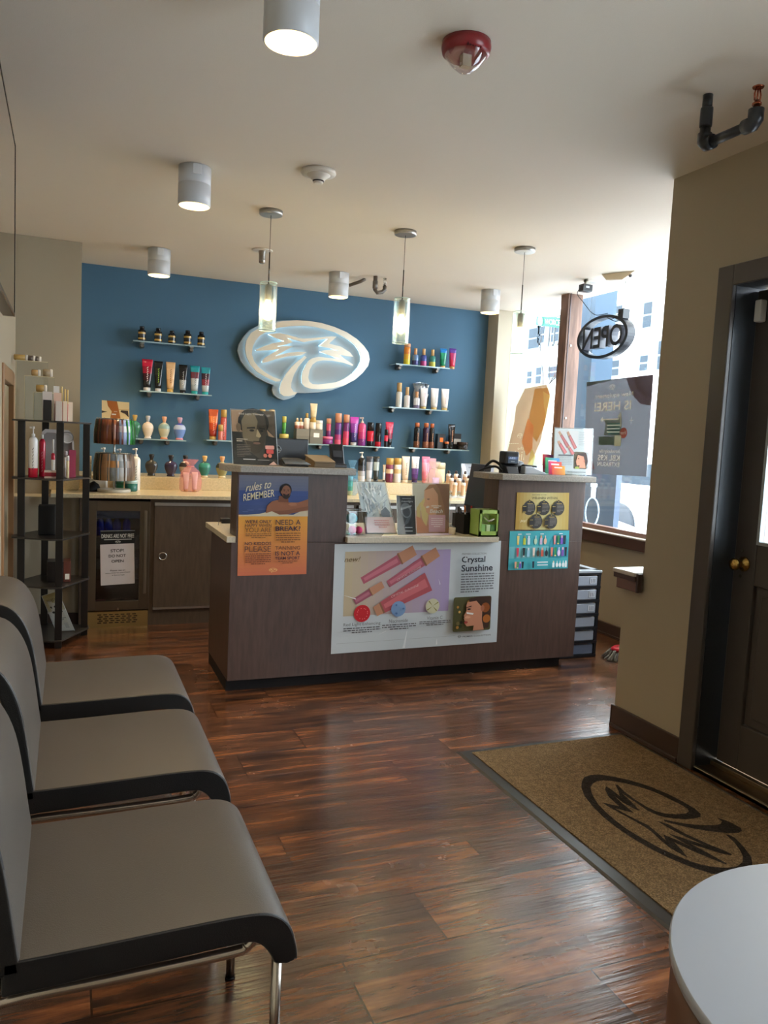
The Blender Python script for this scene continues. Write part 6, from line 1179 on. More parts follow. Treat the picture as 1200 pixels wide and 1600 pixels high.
acrylic_sign('acrylic_sign', 'tilted flyer in a clear holder on the bottom tier of the shelf tower', [(-0.142,5.500,0.325), (-0.0492,5.500,0.355), (0.05715,5.600,0.062), (-0.05502,5.600,0.062)], C(214,210,200), draw_fl, foot=.04)
# ================================================================== emblem on the blue wall
LG = [(x,z) for x,z in _lr]; LT = _lt; LB = _lb
em = root('lit_emblem', (2.0,6.99,1.9), 'large backlit oval palm tree emblem on the blue wall', 'sign')
def scaled(P, k, n=None):
    cx = sum(p[0] for p in P)/len(P); cz = sum(p[1] for p in P)/len(P); return [(cx+(x-cx)*k, cz+(z-cz)*k) for x,z in P]
mb = MB(); mb.prism([(x,6.995,z) for x,z in LB], (0,-.045,0), C(150,158,162)); mb.build('backing_plate', PLAS, em)
LEDM = emat('led_glow', (.55,.85,1,1), 1.7)
def inset(P, d):
    n = len(P); A = sum(P[i][0]*P[(i+1)%n][1]-P[(i+1)%n][0]*P[i][1] for i in range(n)); s_ = 1 if A > 0 else -1; out = []
    for i in range(n):
        a, b, c = Vector(P[i-1]), Vector(P[i]), Vector(P[(i+1)%n]); e1 = (b-a).normalized(); e2 = (c-b).normalized()
        n1 = Vector((-e1.y,e1.x))*s_; n2 = Vector((-e2.y,e2.x))*s_; m_ = n1+n2
        m_ = m_.normalized() if m_.length > .2 else n1
        out.append((b.x+m_.x*d, b.y+m_.y*d))
    return out
for P, nm in ((LG,'ring_and_fronds'),(LT,'trunk')):
    mb = MB(); mb.prism([(x,6.915,z) for x,z in P], (0,-.014,0), C(205,196,182)); mb.build(nm, BRUSH if True else PLAS, em)
    mb = MB(); 
    Q = inset(P, .006); n = len(Q)
    for i in range(n):
        a, b = Q[i], Q[(i+1)%n]
        if math.hypot(a[0]-b[0],a[1]-b[1]) > 1e-4: mb.prism([(a[0],6.929,a[1]),(b[0],6.929,b[1]),(b[0],6.941,b[1]),(a[0],6.941,a[1])], (0,0,.003), (1,1,1,1))
    mb.build('led_strip', LEDM, em)
# ================================================================== ceiling fixtures
WARM = (1.0, .72, .38)
def downlight(X, Y, label, first, power=26):
    t = root('ceiling_downlight', (X,Y,CEIL), label, 'ceiling light', 'white cylinder downlights')
    zb = 2.588; h = CEIL-zb; r = .081; CW = C(196,198,200)
    mb = MB(); mb.lathe([(r*.93,0),(r,.004),(r,h*.53),(r*.985,h*.535),(r*.985,h*.545),(r,h*.55),(r,h)], (X,Y,zb), CW, seg=36, capb=False); mb.build('housing', PLAS, t)
    mb = MB(); mb.lathe([(r*.93,.0),(r*.85,.05),(r*.5,.085),(r*.5,.09)], (X,Y,zb), C(226,206,170), seg=36, capb=False, capt=False)
    mb.build('reflector', PLAS, t)
    mb = MB(); mb.lathe([(r*.55,.078),(r*.55,.082)], (X,Y,zb), (1,1,1,1), seg=24); mb.build('lamp', LAMPM, t)
    mb = MB(); mb.box(X-.022,X+.022,Y-r-.001,Y-r+.01,CEIL-.055,CEIL-.004,C(206,208,210)); mb.build('access_panel', PLAS, t, bevel=.002)
    l = bpy.data.lights.new('downlight_beam', 'SPOT'); l.energy = power; l.color = WARM; l.spot_size = math.radians(110); l.spot_blend = .6; l.shadow_soft_size = .04
    o = bpy.data.objects.new('downlight_beam', l); COL.objects.link(o); o.parent = t; o.location = (0,0,zb+.07-CEIL)
LAMPM = emat('lamp_warm', (1,.78,.42,1), 36.0); BULBM = emat('bulb_warm', (1,.78,.42,1), 26.0)
for X, Y, lb in ((.591,2.331,'white cylinder downlight nearest the camera, at the top edge'),(.585,4.166,'white cylinder downlight above the chairs, second nearest the camera'),(.618,6.137,'white cylinder downlight above the drinks cooler at the left'),(2.021,6.13,'white cylinder downlight with a sprinkler pipe behind it'),(3.36,6.019,'white cylinder downlight at the far right near the window pier')):
    downlight(X, Y, lb, False, 30)
def pendant(X, Y, label):
    t = root('pendant_lamp', (X,Y,CEIL), label, 'pendant lamp', 'glass cylinder pendants over the desk'); MC = C(170,168,164)
    mb = MB(); mb.lathe([(.066,-.026),(.07,-.022),(.07,0)], (X,Y,CEIL), MC, seg=32); mb.build('canopy', BRUSH, t)
    mb = MB(); mb.lathe([(.0022,-.43),(.0022,-.02)], (X,Y,CEIL), C(150,146,140), seg=8); mb.lathe([(.0042,-.43),(.0042,-.24)], (X,Y,CEIL), C(90,84,78), seg=8); mb.build('cord', METAL, t)
    mb = MB(); mb.lathe([(.004,2.352-CEIL),(.016,2.348-CEIL),(.021,2.33-CEIL),(.021,2.262-CEIL),(.018,2.255-CEIL)][::-1], (X,Y,CEIL), C(96,80,70), seg=18); mb.tube([(X-.05,Y,2.345),(X+.05,Y,2.345)], .0018, C(120,112,104), seg=6); mb.build('socket', PLAS, t)
    g_ = MB(); r = .0525; g_.lathe([(r,2.078),(r,2.358)], (X,Y,0), (1,1,1,1), seg=36, capb=False, capt=False); g_.lathe([(r-.004,2.078),(r-.004,2.358)], (X,Y,0), (1,1,1,1), seg=36, capb=False, capt=False)
    g_.build('glass_cylinder', PENDG, t)
    rm = MB()
    for z in (2.078, 2.358): rm.tube([(X+(r-.002)*math.cos(a), Y+(r-.002)*math.sin(a), z) for a in [2*PI*i/32 for i in range(33)]], .0022, C(196,216,210), seg=6)
    rm.build('glass_rim', GLOSS, t)
    mb = MB(); mb.lathe([(.012,.0),(.020,-.018),(.032,-.040),(.038,-.062),(.034,-.082),(.022,-.096),(.003,-.102)][::-1], (X,Y,2.255), (1,1,1,1), seg=20); mb.build('bulb', BULBM, t)
    l = bpy.data.lights.new('pendant_glow', 'POINT'); l.energy = 9; l.color = WARM; l.shadow_soft_size = .033
    o = bpy.data.objects.new('pendant_glow', l); COL.objects.link(o); o.parent = t; o.location = (0,0,2.20-CEIL-.0)
for X,Y,lb in ((1.11,4.706,'glass pendant lamp in front of the lit emblem, leftmost of three'),(1.975,4.683,'middle glass pendant lamp over the desk'),(2.83,4.639,'rightmost glass pendant lamp before the window')): pendant(X,Y,lb)
# fire strobe
t = root('fire_strobe', (1.215,2.44,CEIL), 'red ceiling fire strobe with a clear dome', 'strobe'); RD = C(132,36,40); X, Y = 1.215, 2.44
mb = MB(); mb.lathe([(.040,-.040),(.068,-.044),(.079,-.036),(.083,-.018),(.081,0)], (X,Y,CEIL), RD, seg=40); mb.build('base', PLAS, t)
mb = MB(); mb.lathe([(.004,-.098),(.02,-.094),(.046,-.074),(.066,-.05),(.071,-.042)], (X,Y,CEIL), (1,1,1,1), seg=36, capt=False); mb.build('clear_dome', clear('strobe_dome', (.9,.86,.86,1), .08), t)
mb = MB(); mb.box(X-.016,X+.016,Y-.012,Y+.012,CEIL-.078,CEIL-.04,C(196,186,160)); mb.tube([(X-.02,Y,CEIL-.07),(X+.02,Y,CEIL-.07)], .004, C(236,232,220), seg=8)
mb.build('flash_tube', GLOSS, t)
mb = MB()
for i in range(6): mb.box(X-.032+i*.009,X-.027+i*.009,Y-.073,Y-.066,CEIL-.042,CEIL-.030,C(70,16,20))
mb.build('sounder_slots', MATTE, t)
# smoke detector
t = root('smoke_detector', (1.152,3.89,CEIL), 'white round smoke detector on the ceiling', 'smoke detector'); W1 = C(214,206,192)
mb = MB(); mb.lathe([(.05,-.022),(.085,-.018),(.088,-.01),(.086,0)], (1.152,3.89,CEIL), W1, seg=36); mb.build('base', PLAS, t)
mb = MB(); mb.lathe([(.018,-.062),(.024,-.060),(.026,-.05),(.04,-.036),(.058,-.024),(.06,-.02)], (1.152,3.89,CEIL), W1, seg=30); mb.build('sensor_cone', PLAS, t)
mb = MB(); mb.lathe([(.027,-.054),(.029,-.045)], (1.152,3.89,CEIL), C(60,56,54), seg=24); mb.build('air_slot', MATTE, t)
# flush sprinkler
X,Y = 1.293,5.713; t = root('ceiling_sprinkler', (X,Y,CEIL), 'chrome sprinkler hanging from a white ceiling plate', 'sprinkler')
mb = MB(); mb.lathe([(.070,-.007),(.075,-.004),(.075,0)], (X,Y,CEIL), C(206,198,184), seg=30); mb.build('escutcheon', PLAS, t)
mb = MB(); mb.lathe([(.012,-.095),(.022,-.088),(.024,-.07),(.024,-.03),(.028,-.012),(.028,-.006)], (X,Y,CEIL), C(150,146,140), seg=16); mb.build('sprinkler_head', METAL, t)
def sprk(t, x, y, z, col, k=1.0):
    mb = MB(); mb.lathe([(.011*k,0),(.011*k,.014*k),(.016*k,.014*k),(.016*k,.02*k),(.009*k,.022*k),(.009*k,.03*k)], (x,y,z), col, seg=12); mb.tube([(x-.012*k,y,z+.028*k),(x-.014*k,y,z+.05*k),(x-.008*k,y,z+.07*k)], .003*k, col, seg=6); mb.tube([(x+.012*k,y,z+.028*k),(x+.014*k,y,z+.05*k),(x+.008*k,y,z+.07*k)], .003*k, col, seg=6); mb.tube([(x,y,z+.028*k),(x,y,z+.068*k)], .003*k, col, seg=6); mb.lathe([(.018*k,.07*k),(.02*k,.074*k),(.008*k,.08*k)], (x,y,z), col, seg=14); mb.build('sprinkler_head', METAL, t)
PC = C(44,48,52)
a = (2.18,2.36); ze = 2.60; e2 = (2.183,2.129,2.600)
t = root('sprinkler_pipe', (a[0],a[1],CEIL), 'dark sprinkler pipe with copper head near the entry door', 'sprinkler pipe')
mb = MB(); mb.lathe([(.019,ze),(.019,2.66)], (a[0],a[1],0), PC, seg=16); mb.lathe([(.022,2.665),(.0225,2.67),(.0225,2.728),(.022,2.732)], (a[0],a[1],0), PC, seg=16); mb.lathe([(.018,2.73),(.018,CEIL)], (a[0],a[1],0), PC, seg=16)
mb.build('drop_nipple', PLAS, t)
dr = Vector((e2[0]-a[0], e2[1]-a[1], 0)); L_ = dr.length; dn = dr.normalized()
mb = MB(); mb.tube([(a[0],a[1],ze+.04),(a[0],a[1],ze+.01),tuple(Vector((a[0],a[1],ze))+dn*.01),tuple(Vector((a[0],a[1],ze))+dn*.045)], .026, PC, seg=16); mb.build('elbow', PLAS, t)
mb = MB(); mb.tube([tuple(Vector((a[0],a[1],ze))+dn*.03), (e2[0],e2[1],ze)], .0175, PC, seg=16); mb.build('branch_pipe', PLAS, t)
mb = MB(); mb.tube([tuple(Vector((e2[0],e2[1],ze))-dn*.045),tuple(Vector((e2[0],e2[1],ze))-dn*.01),(e2[0],e2[1],ze+.01),(e2[0],e2[1],ze+.045)], .026, PC, seg=16); mb.build('elbow', PLAS, t)
sprk(t, e2[0], e2[1], ze+.045, C(170,96,70), 1.0)
a = (2.31,6.06); t = root('sprinkler_pipe', (a[0],a[1],CEIL), 'small dark sprinkler pipe with chrome head near the blue wall', 'sprinkler pipe')
ze = (2.318,6.060,2.639)[2]+.01; e2 = (2.394,6.060,2.694); PG = C(96,88,80)
mb = MB(); mb.tube([(a[0],a[1],CEIL),(a[0],a[1],ze+.02),(a[0]+.02,a[1],ze),(e2[0]-.02,a[1],ze+.01),(e2[0],a[1],ze+.03),(e2[0],a[1],ze+.06)], .017, PG, seg=12); mb.lathe([(.021,CEIL-.10),(.021,CEIL-.04)], (a[0],a[1],0), PG, seg=12); mb.build('pipe', PLAS, t); sprk(t, e2[0], a[1], ze+.06, C(190,186,176), .8)
b0, b1 = (2.149,6.250,2.716), (2.275,6.188,2.778)
mb = MB(); mb.tube([b0, (b0[0]*.3+b1[0]*.7, 6.22, b0[2]*.3+(CEIL-.01)*.7), (b1[0], 6.2, CEIL-.002)], .014, PG, seg=10); tag(mb.build('conduit_elbow', PLAS), 'short slanting dark conduit emerging behind the cylinder downlight', 'pipe')
# motion sensor, camera box, open sign
p = (3.862,4.950,2.778)
t = root('motion_sensor', (p[0],p[1],CEIL), 'beige wedge-shaped motion sensor on the ceiling by the window', 'sensor')
xa, ya = (3.753,5.000,2.778)[:2]; xb, yb = (3.870,4.758,2.778)[:2]
mb = MB(); u = Vector((xb-xa, yb-ya, 0)); un = u.normalized(); vn = Vector((-un.y, un.x, 0)); c0 = Vector((xa,ya,CEIL))
def q3(a_, b_, z): return tuple(c0+u*a_+vn*b_+Vector((0,0,z)))
mb.loft([[q3(0,-.035,0),q3(1,-.035,0),q3(1,.05,0),q3(0,.05,0)],[q3(.14,-.03,-.045),q3(.62,-.03,-.055),q3(.62,.04,-.055),q3(.14,.04,-.045)]], C(206,190,164), sm=False); mb.build('housing', PLAS, t, bevel=.004)
mb = MB(); mb.ball(q3(.84,-.02,-.03), .013, C(60,60,64)); mb.build('lens', GLOSS, t)
p = (3.743,5.200,2.709)
t = root('power_box', (p[0],5.2,CEIL), 'small black power box with thin cable at the ceiling above the window sign', 'power box')
mb = MB(); mb.box(p[0]-.045,p[0]+.045,5.17,5.23,p[2]-.025,p[2]+.03,C(38,42,46)); mb.build('box', PLAS, t, bevel=.004); mb = MB(); mb.box(p[0]-.02,p[0]+.012,5.167,5.17,p[2],p[2]+.015,C(190,196,200)); mb.build('sticker', PRINT, t)
mb = MB(); mb.box(p[0]-.01,p[0]+.09,5.16,5.22,CEIL-.02,CEIL,C(200,196,186)); mb.box(p[0]-.01,p[0]+.03,5.18,5.21,p[2]+.02,CEIL,C(200,196,186)); mb.build('bracket', PLAS, t)
xo = 3.84; cy, cz = (3.840,5.044,2.322)[1], (3.840,5.044,2.322)[2]+.005; ry_, rz_ = .31, .165
mb = MB(); mb.tube(smooth_path([(p[0]-.04,5.19,p[2]+.02),(p[0]-.06,5.22,p[2]-.04),(p[0]-.02,5.2,p[2]-.1),(3.80,cy+.1,p[2]-.2),(xo,cy-.02,cz+rz_+.015)]), .003, C(40,44,48), seg=6); mb.build('cable', PLAS, t)
t = root('open_sign', (xo,cy,cz-rz_), 'black oval OPEN sign hanging in the window, seen from behind', 'sign')
def ovring(x0, x1, r0y, r0z, r1y, r1z, cy, cz, col, n=48):
    mb = MB(); R = []
    for (yy, zz, x) in ((r0y,r0z,x0),(r0y,r0z,x1),(r1y,r1z,x1),(r1y,r1z,x0),(r0y,r0z,x0)): R.append(mb.pts([(x, cy+yy*math.cos(2*PI*i/n), cz+zz*math.sin(2*PI*i/n)) for i in range(n)]))
    for k in range(4):
        for i in range(n): j = (i+1)%n; mb.face([R[k]+i,R[k]+j,R[k+1]+j,R[k+1]+i], col)
    return mb
CH = C(34,36,42)
ovring(xo-.035, xo+.035, ry_, rz_, ry_-.03, rz_-.022, cy, cz, CH).build('oval_frame', PLAS, t)
V, F = glyphs('OPEN', .035)
y0, y1, z0, z1 = cy-.24, cy+.24, cz-.082, cz+.082
mb = MB()
n0 = mb.pts([(xo-.03, y0+(y1-y0)*a, z0+(z1-z0)*b) for a,b in V]); n1 = mb.pts([(xo+.03, y0+(y1-y0)*a, z0+(z1-z0)*b) for a,b in V]); ec = {}
for f in F:
    mb.face([n0+i for i in f][::-1], CH); mb.face([n1+i for i in f], CH)
    for i in range(len(f)): e = (f[i], f[(i+1)%len(f)]); ec[e] = 1
for (a,b) in ec:
    if (b,a) not in ec: mb.face([n0+a,n0+b,n1+b,n1+a], C(70,72,82))
mb.build('letters', PLAS, t)
mb = MB(); mb.box(xo-.03,xo+.03,cy-.235,cy-.175,cz+.115,cz+.185,CH); mb.build('hanger_block', PLAS, t)
for yy_, r_ in ((cy-.2,.002),(cy+.2,.0012)):
    mb = MB(); mb.tube([(xo,yy_,cz+.13),(xo,yy_,CEIL)], r_, C(170,176,180), seg=5); mb.build('hanging_wire', PLAS, t)
mb = MB(); mb.tube(smooth_path([(xo-.03,cy-.2,cz+.16),(xo-.04,cy-.13,cz+.12),(xo-.03,cy-.05,cz+.14),(xo-.02,cy-.15,cz+.10),(xo-.03,cy-.2,cz+.13)]), .003, CH, seg=6); mb.build('loose_wire', PLAS, t)
# door contact sensor
p = (2.800,2.686,2.092); t = root('door_sensor', (2.81,p[1],p[2]), 'small white contact sensor at the top of the entry door frame', 'sensor')
mb = MB(); mb.box(2.79,2.828,2.60,2.635,p[2]-.045,p[2]+.05,C(196,196,190)); mb.build('sensor_body', PLAS, t, bevel=.006); mb = MB(); mb.box(2.80,2.828,2.50,2.57,2.14,2.175,C(190,188,184)); mb.build('magnet', PLAS, t, bevel=.003)
# ================================================================== posters on the window
pt, s = poster('window_poster', 'orange and cream paper poster on the left window pane, seen from behind', [(4.045,6.673,2.032), (4.045,5.988,2.030), (4.045,5.982,1.294), (4.045,6.763,1.263)], C(238,238,232), 'poster', .0006, .0003)
s.rect(0,0,1,1,C(232,236,226)); s.poly([(0,0),(.12,.55),(.12,.75),(.30,.97),(.82,1),(.92,.88),(.86,.6),(.78,.3),(.66,.1),(.55,.02),(.5,0)], C(206,176,156)); s.poly([(.55,.96),(.86,.96),(.92,.85),(.84,.5),(.7,.3),(.55,.4),(.48,.6)], C(220,182,130)); s.poly([(.45,.6),(.6,.5),(.62,.2),(.5,.12),(.36,.3)], C(234,178,136)); s.poly([(.76,.92),(.93,.86),(.86,.6),(.8,.75)], C(240,228,176)); s.poly([(.55,0),(.66,.0),(.7,.12),(.6,.22)], C(236,226,170))
TW = C(250,246,236)
s.letters_from_here(); s.logo(.235,.34,.365,.41,TW,True); s.lines(.06,.265,.50,.285,1,TW,3); s.text('the', .28,.20,.42,.24,TW,0,.2,0,True); s.text('light', .06,.03,.46,.185,TW,.005,0,0,True)
s.build(pt, TRANSL)
pt, s = poster('window_poster', 'grey poster with mirrored white words on the right window pane', [(4.045,5.510,2.022), (4.045,4.704,2.038), (4.045,4.693,1.274), (4.045,5.465,1.259)], C(238,238,238), 'poster', .0006, .0003)
KB = C(100,100,103)
s.rect(0,0,1,1,KB); s.poly([(.62,1),(1,1),(1,.70),(.85,.72),(.72,.82)], C(134,118,124)); s.poly([(.72,1),(.78,.88),(.95,.74),(.97,.78),(.82,.92),(.8,1)], C(146,130,136)); s.poly([(.05,.28),(.0,.05),(.2,.05)], C(140,106,108)); s.poly([(0,.95),(0,1),(.5,1)], C(126,134,130))
s.poly([(.27,.59),(.53,.58),(.58,.64),(.6,.52),(.58,.40),(.32,.41),(.34,.55)], C(140,150,140)); s.poly([(.37,.54),(.57,.54),(.57,.42),(.39,.42)], C(122,164,164)); s.rect(.24,.31,.6,.40,C(112,126,108)); s.disc(.63,.435,.055,C(190,108,94),.055)
s.letters_from_here(); TW = C(250,252,248)
s.logo(.375,.885,.465,.945,TW,True)
s.text('New equipment', .15,.795,.74,.855,TW,.01,0,.0,True); s.text('IS HERE!', .15,.67,.72,.765,TW,.03,0,0,True)
for k in range(3): s.rect(.37,.44+k*.035,.57,.452+k*.035,C(206,226,224))
s.rect(.5,.30,.6,.41,C(180,190,172)); s.poly([(.26,.58),(.3,.61),(.29,.55)], TW); s.text('free', .59,.42,.67,.455,C(230,210,200),0,.2,0,True)
s.poly([(.53,.60),(.58,.66),(.595,.50),(.575,.50),(.57,.60)], C(190,196,186)); s.rect(.27,.575,.55,.585,TW)
for u,v,k in ((.74,.56,.035),(.16,.40,.018),(.11,.36,.015)): s.poly([(u-k,v),(u,v+k*.12),(u+k,v),(u,v-k*.12)], TW); s.poly([(u,v-k*1.3),(u+k*.12,v),(u,v+k*1.3),(u-k*.12,v)], TW)
s.text('Introducing the', .27,.215,.60,.265,TW,0,.3,0,True); s.text('KBL K9S', .25,.145,.60,.205,TW,.02,0,0,True); s.text('EXTRASUN', .25,.085,.60,.13,TW,.01,0,0,True)
s.build(pt, TRANSL)
# ================================================================== floor mat with emblem
def mat_material():
    m, nt, b = newmat('ribbed_carpet'); N = nt.nodes.new; L = nt.links.new; setp(b, rough=.95, spec=.1)
    a = N('ShaderNodeAttribute'); a.attribute_name = 'Col'; g_ = N('ShaderNodeNewGeometry')
    v = N('ShaderNodeTexVoronoi'); v.inputs['Scale'].default_value = 150; L(g_.outputs['Position'], v.inputs['Vector'])
    n = N('ShaderNodeTexNoise'); n.inputs['Scale'].default_value = 60; n.inputs['Detail'].default_value = 4; L(g_.outputs['Position'], n.inputs['Vector'])
    r = N('ShaderNodeMapRange'); L(v.outputs['Distance'], r.inputs[0]); r.inputs[1].default_value = 0; r.inputs[2].default_value = .7; r.inputs[3].default_value = 1.25; r.inputs[4].default_value = .6
    r2_ = N('ShaderNodeMapRange'); L(n.outputs['Fac'], r2_.inputs[0]); r2_.inputs[1].default_value = .3; r2_.inputs[2].default_value = .7; r2_.inputs[3].default_value = .75; r2_.inputs[4].default_value = 1.25
    mu = N('ShaderNodeMath'); mu.operation = 'MULTIPLY'; L(r.outputs[0], mu.inputs[0]); L(r2_.outputs[0], mu.inputs[1])
    sc = N('ShaderNodeVectorMath'); sc.operation = 'SCALE'; L(a.outputs[0], sc.inputs[0]); L(mu.outputs[0], sc.inputs['Scale']); L(sc.outputs[0], b.inputs['Base Color'])
    bp = N('ShaderNodeBump'); bp.inputs['Strength'].default_value = .9; bp.inputs['Distance'].default_value = .003; bp.invert = True; L(v.outputs['Distance'], bp.inputs['Height']); L(bp.outputs[0], b.inputs['Normal']); return m
MX0, MX1, MY0, MY1 = 1.718, 2.675, 1.30, 3.15
t = root('door_mat', ((MX0+MX1)/2,(MY0+MY1)/2,0), 'brown ribbed entrance mat with a dark palm emblem and rubber edge', 'mat')
mb = MB(); mb.loft([[(MX0,MY0,.0005),(MX1,MY0,.0005),(MX1,MY1,.0005),(MX0,MY1,.0005)],[(MX0+.012,MY0+.012,.006),(MX1-.012,MY0+.012,.006),(MX1-.012,MY1-.012,.006),(MX0+.012,MY1-.012,.006)]], C(58,56,54), sm=False); mb.build('rubber_border', PLAS, t)
MM = mat_material(); e_ = .062
mb = MB(); mb.box(MX0+e_,MX1-e_*.5,MY0+e_,MY1-e_*.7,.0055,.010,C(128,106,78)); mb.build('carpet_field', MM, t)
# emblem inlaid in the carpet: its right is +y, its top is -x
ly0, ly1, lx0, lx1 = 1.90, 2.735, 1.975, 2.455
mb = MB(); n_ = 0
def ccw(P): return sum(P[i][0]*P[(i+1)%len(P)][1]-P[(i+1)%len(P)][0]*P[i][1] for i in range(len(P))) > 0
for piece in (LOGO_RING, LOGO_TRUNK):
    Q = [(lx1-(lx1-lx0)*v, ly0+(ly1-ly0)*u) for u,v in piece]
    if not ccw(Q): Q = Q[::-1]
    mb.flat([(x,y,.0104) for x,y in Q], C(52,46,42))
mb.build('woven_emblem', MM, t)
# ================================================================== waiting chairs
VY = C(78,72,67); VYS = C(46,42,40)
def make_chair(yc, label):
    t = root('waiting_chair', (.2,yc,0), label, 'chair', 'waiting chairs along the left wall'); hw = .262
    def ext(prof, y0, y1, col, name, bev):
        mb = MB(); mb.prism([(x,y0,z) for x,z in prof], (0,y1-y0,0), col)
        mb.c[0] = mb.c[1] = C(16,14,13)
        o = mb.build(name, LEATH, t, bevel=bev, bseg=3); o.data.shade_smooth() if hasattr(o.data,'shade_smooth') else None
        for p_ in o.data.polygons: p_.use_smooth = len(p_.vertices) == 4
        return o
    top = smooth_path([(-.10,0,.484),(.06,0,.486),(.22,0,.490),(.33,0,.491),(.385,0,.486),(.42,0,.468),(.440,0,.438),(.451,0,.40),(.453,0,.378)], 3)
    bot = smooth_path([(.405,0,.372),(.392,0,.398),(.37,0,.422),(.335,0,.430),(.22,0,.427),(.06,0,.422),(-.10,0,.418)], 3)
    ext([(p.x,p.z) for p in top]+[(.445,.370),(.43,.366)]+[(p.x,p.z) for p in bot], yc-hw, yc+hw, VY, 'seat', .007)
    fr = smooth_path([(-.066,0,.455),(-.078,0,.54),(-.090,0,.63),(-.106,0,.715),(-.130,0,.778),(-.163,0,.822),(-.205,0,.842),(-.255,0,.845),(-.285,0,.838)], 3)
    bk = smooth_path([(-.285,0,.80),(-.25,0,.802),(-.21,0,.797),(-.178,0,.775),(-.155,0,.735),(-.140,0,.68),(-.128,0,.60),(-.116,0,.52),(-.108,0,.455)], 3)
    ext([(p.x,p.z) for p in fr]+[(p.x,p.z) for p in bk], yc-hw, yc+hw, VY, 'backrest', .007)
    for sy in (-1,1):
        y = yc+sy*(hw-.002)
        mb = MB(); mb.tube([(p.x-.003,y,p.z-.004) for p in top], .0022, VYS, seg=6); mb.tube([(p.x-.004,y,p.z-.002) for p in fr], .0022, VYS, seg=6); mb.build('piping', LEATH, t)
        y = yc+sy*(hw-.035); CR = C(200,190,180)
        mb = MB(); mb.tube([(.418,y,.39),(.418,y,.004)], .0115, CR, seg=14); mb.lathe([(.014,0),(.014,.006)], (.418,y,0), C(40,40,42), seg=12); mb.build('front_leg', METAL, t)
        mb = MB(); mb.tube(smooth_path([(.37,y,.42),(.355,y,.402),(.32,y,.393),(.1,y,.389),(-.1,y,.388),(-.13,y,.36),(-.14,y,.30),(-.19,y,.02),(-.19,y,.004)],4), .0115, CR, seg=12); mb.build('side_rail', METAL, t)
        mb = MB(); mb.tube([(-.10,y,.40),(-.13,y,.50),(-.16,y,.70)], .010, CR, seg=10); mb.build('back_support', METAL, t)
    return t
for yc, lb in ((1.72,'nearest dark grey vinyl waiting chair with chrome leg'),(2.43,'middle dark grey vinyl waiting chair of the three'),(3.12,'farthest dark grey vinyl waiting chair, closest to the shelf tower')): make_chair(yc, lb)
# ================================================================== round side table
t = root('side_table', (1.382,.782,0), 'round drum side table with white top and brown sides in the near right corner', 'table')
mb = MB(); mb.lathe([(.424,0),(.424,.527)], (1.382,.782,0), C(92,64,48), seg=72); mb.build('drum', LAM if False else PLAS, t)
mb = MB(); mb.lathe([(.426,.527),(.431,.530),(.431,.546),(.428,.55)], (1.382,.782,0), C(150,155,164), seg=96); mb.build('table_top', PLAS, t)
# ================================================================== television
t = root('television', (-.25,3.2,1.91), 'large flat television on the left wall, seen edge-on at the frame edge', 'television')
TX = -.216
mb = MB(); mb.box(TX-.05,TX-.004,2.60,3.82,1.91,2.63,C(40,34,32)); mb.build('housing', PLAS, t, bevel=.004)
mb = MB(); mb.box(TX-.006,TX,2.60,2.608,1.91,2.63,C(36,30,30)); mb.box(TX-.006,TX,3.810,3.82,1.91,2.63,C(36,30,30)); mb.box(TX-.006,TX,2.608,3.812,2.622,2.63,C(36,30,30)); mb.box(TX-.006,TX,2.608,3.812,1.91,1.922,C(36,30,30)); mb.build('bezel', GLOSS, t)
mb = MB(); mb.box(TX-.004,TX-.002,2.608,3.812,1.922,2.622,C(30,26,26)); sc = mb.build('screen', vmat('tv_glass', .04, spec=.9, coat=1.0), t)
mb = MB(); mb.box(X_L,TX-.05,3.0,3.4,2.1,2.4,C(30,28,28)); mb.build('wall_mount', PLAS, t)
# ================================================================== drawer unit and mop
t = root('drawer_tower', (3.30,4.6,0), 'black-framed drawer tower with translucent drawers right of the desk', 'drawer unit'); FK = C(30,32,36)
x0, x1, y0, y1, zt = 3.17, 3.478, 4.415, 4.80, .62
mb = MB()
for (xx, yy) in ((x0,y0),(x1-.022,y0),(x0,y1-.02),(x1-.022,y1-.02)): mb.box(xx,xx+.022,yy,yy+.02,0,zt,FK)
N_ = 6; ph = (zt-.035)/N_
for i in range(N_+1):
    z = .012+i*ph; mb.box(x0,x1,y0-.004,y0+.01,z-.008,z+.010,FK); mb.box(x0,x0+.01,y0,y1,z-.006,z+.006,FK); mb.box(x1-.01,x1,y0,y1,z-.006,z+.006,FK); mb.box(x0,x1,y1-.01,y1,z-.006,z+.006,FK)
mb.box(x0,x1,y0,y1,0,.008,FK); mb.build('frame', PLAS, t)
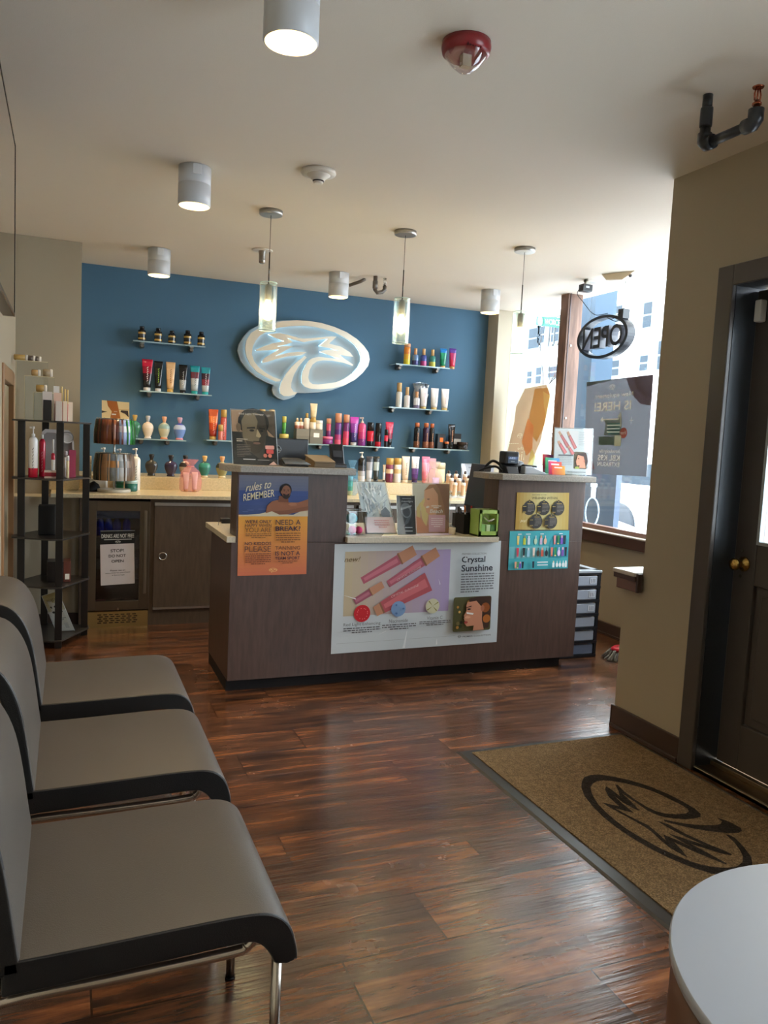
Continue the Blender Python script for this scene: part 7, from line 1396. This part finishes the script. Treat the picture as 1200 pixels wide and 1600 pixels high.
mb = MB(); mb.box(x0-.004,x1+.004,y0-.006,y0+.05,zt-.018,zt,C(150,156,160)); mb.box(x0-.004,x1+.004,y1-.05,y1+.004,zt-.018,zt,C(150,156,160)); mb.box(x0-.004,x0+.05,y0,y1,zt-.018,zt,C(150,156,160)); mb.box(x1-.05,x1+.004,y0,y1,zt-.018,zt,C(150,156,160)); mb.box(x0,x1,y0,y1,zt-.03,zt-.018,C(36,38,42)); mb.build('top_tray', PLAS, t, bevel=.003)
for i in range(N_):
    z = .012+i*ph+.012; h_ = ph-.03; lum = C(150,156,168) if i > 0 else C(100,110,130)
    mb = MB(); mb.box(x0+.024,x1-.026,y0+.004,y1-.03,z,z+h_,lum); dw = mb.build('drawer', GLOSS, t, bevel=.004)
    if i > 2:
        mb = MB(); mb.box(x1-.09,x1-.04,y0+.001,y0+.004,z+.015,z+h_-.012,C(190,194,202))
        for k in range(3): mb.box(x1-.08+k*.014,x1-.077+k*.014,y0-.0005,y0+.001,z+.02,z+h_-.018,C(70,76,90))
        mb.build('label_sticker', PRINT, dw)
t = root('mop_head', (3.62,4.33,0), 'grey string mop head with a red clamp on the floor by the bay wall', 'mop')
mb = MB(); rnd = random.Random(9)
cx, cy_ = 3.64, 4.33
for i in range(90):
    a = rnd.uniform(0, 2*PI); r0, r1 = rnd.uniform(.02,.08), rnd.uniform(.11,.155); h = rnd.uniform(.03,.07)
    p0 = (cx+r0*math.cos(a), cy_+r0*.8*math.sin(a), h+.015); p1 = (cx+(r0+r1)/2*math.cos(a+.1), cy_+(r0+r1)/2*.8*math.sin(a+.1), h*.9); p2 = (cx+r1*math.cos(a+.2), cy_+r1*.8*math.sin(a+.2), .006)
    mb.tube([p0,p1,p2], .006, rnd.choice([C(120,114,104),C(150,144,132),C(96,90,84)]), seg=5)
o = mb.build('mop_strings', MATTE, t); o['kind'] = 'stuff'
mb = MB(); mb.lathe([(.085,.055),(.095,.062),(.095,.075),(.08,.085)], (cx+.01,cy_,0), C(196,30,50), seg=28, sy=.7); mb.build('clamp', PLAS, t)
mb = MB(); mb.tube([(cx+.02,cy_,.08),(cx+.06,cy_,.14),(cx+.30,cy_-.2,1.0)], .011, C(190,40,50), seg=10); mb.build('handle', PLAS, t)
# strip child bookkeeping
for o in bpy.data.objects:
    if '_o' in o: del o['_o']
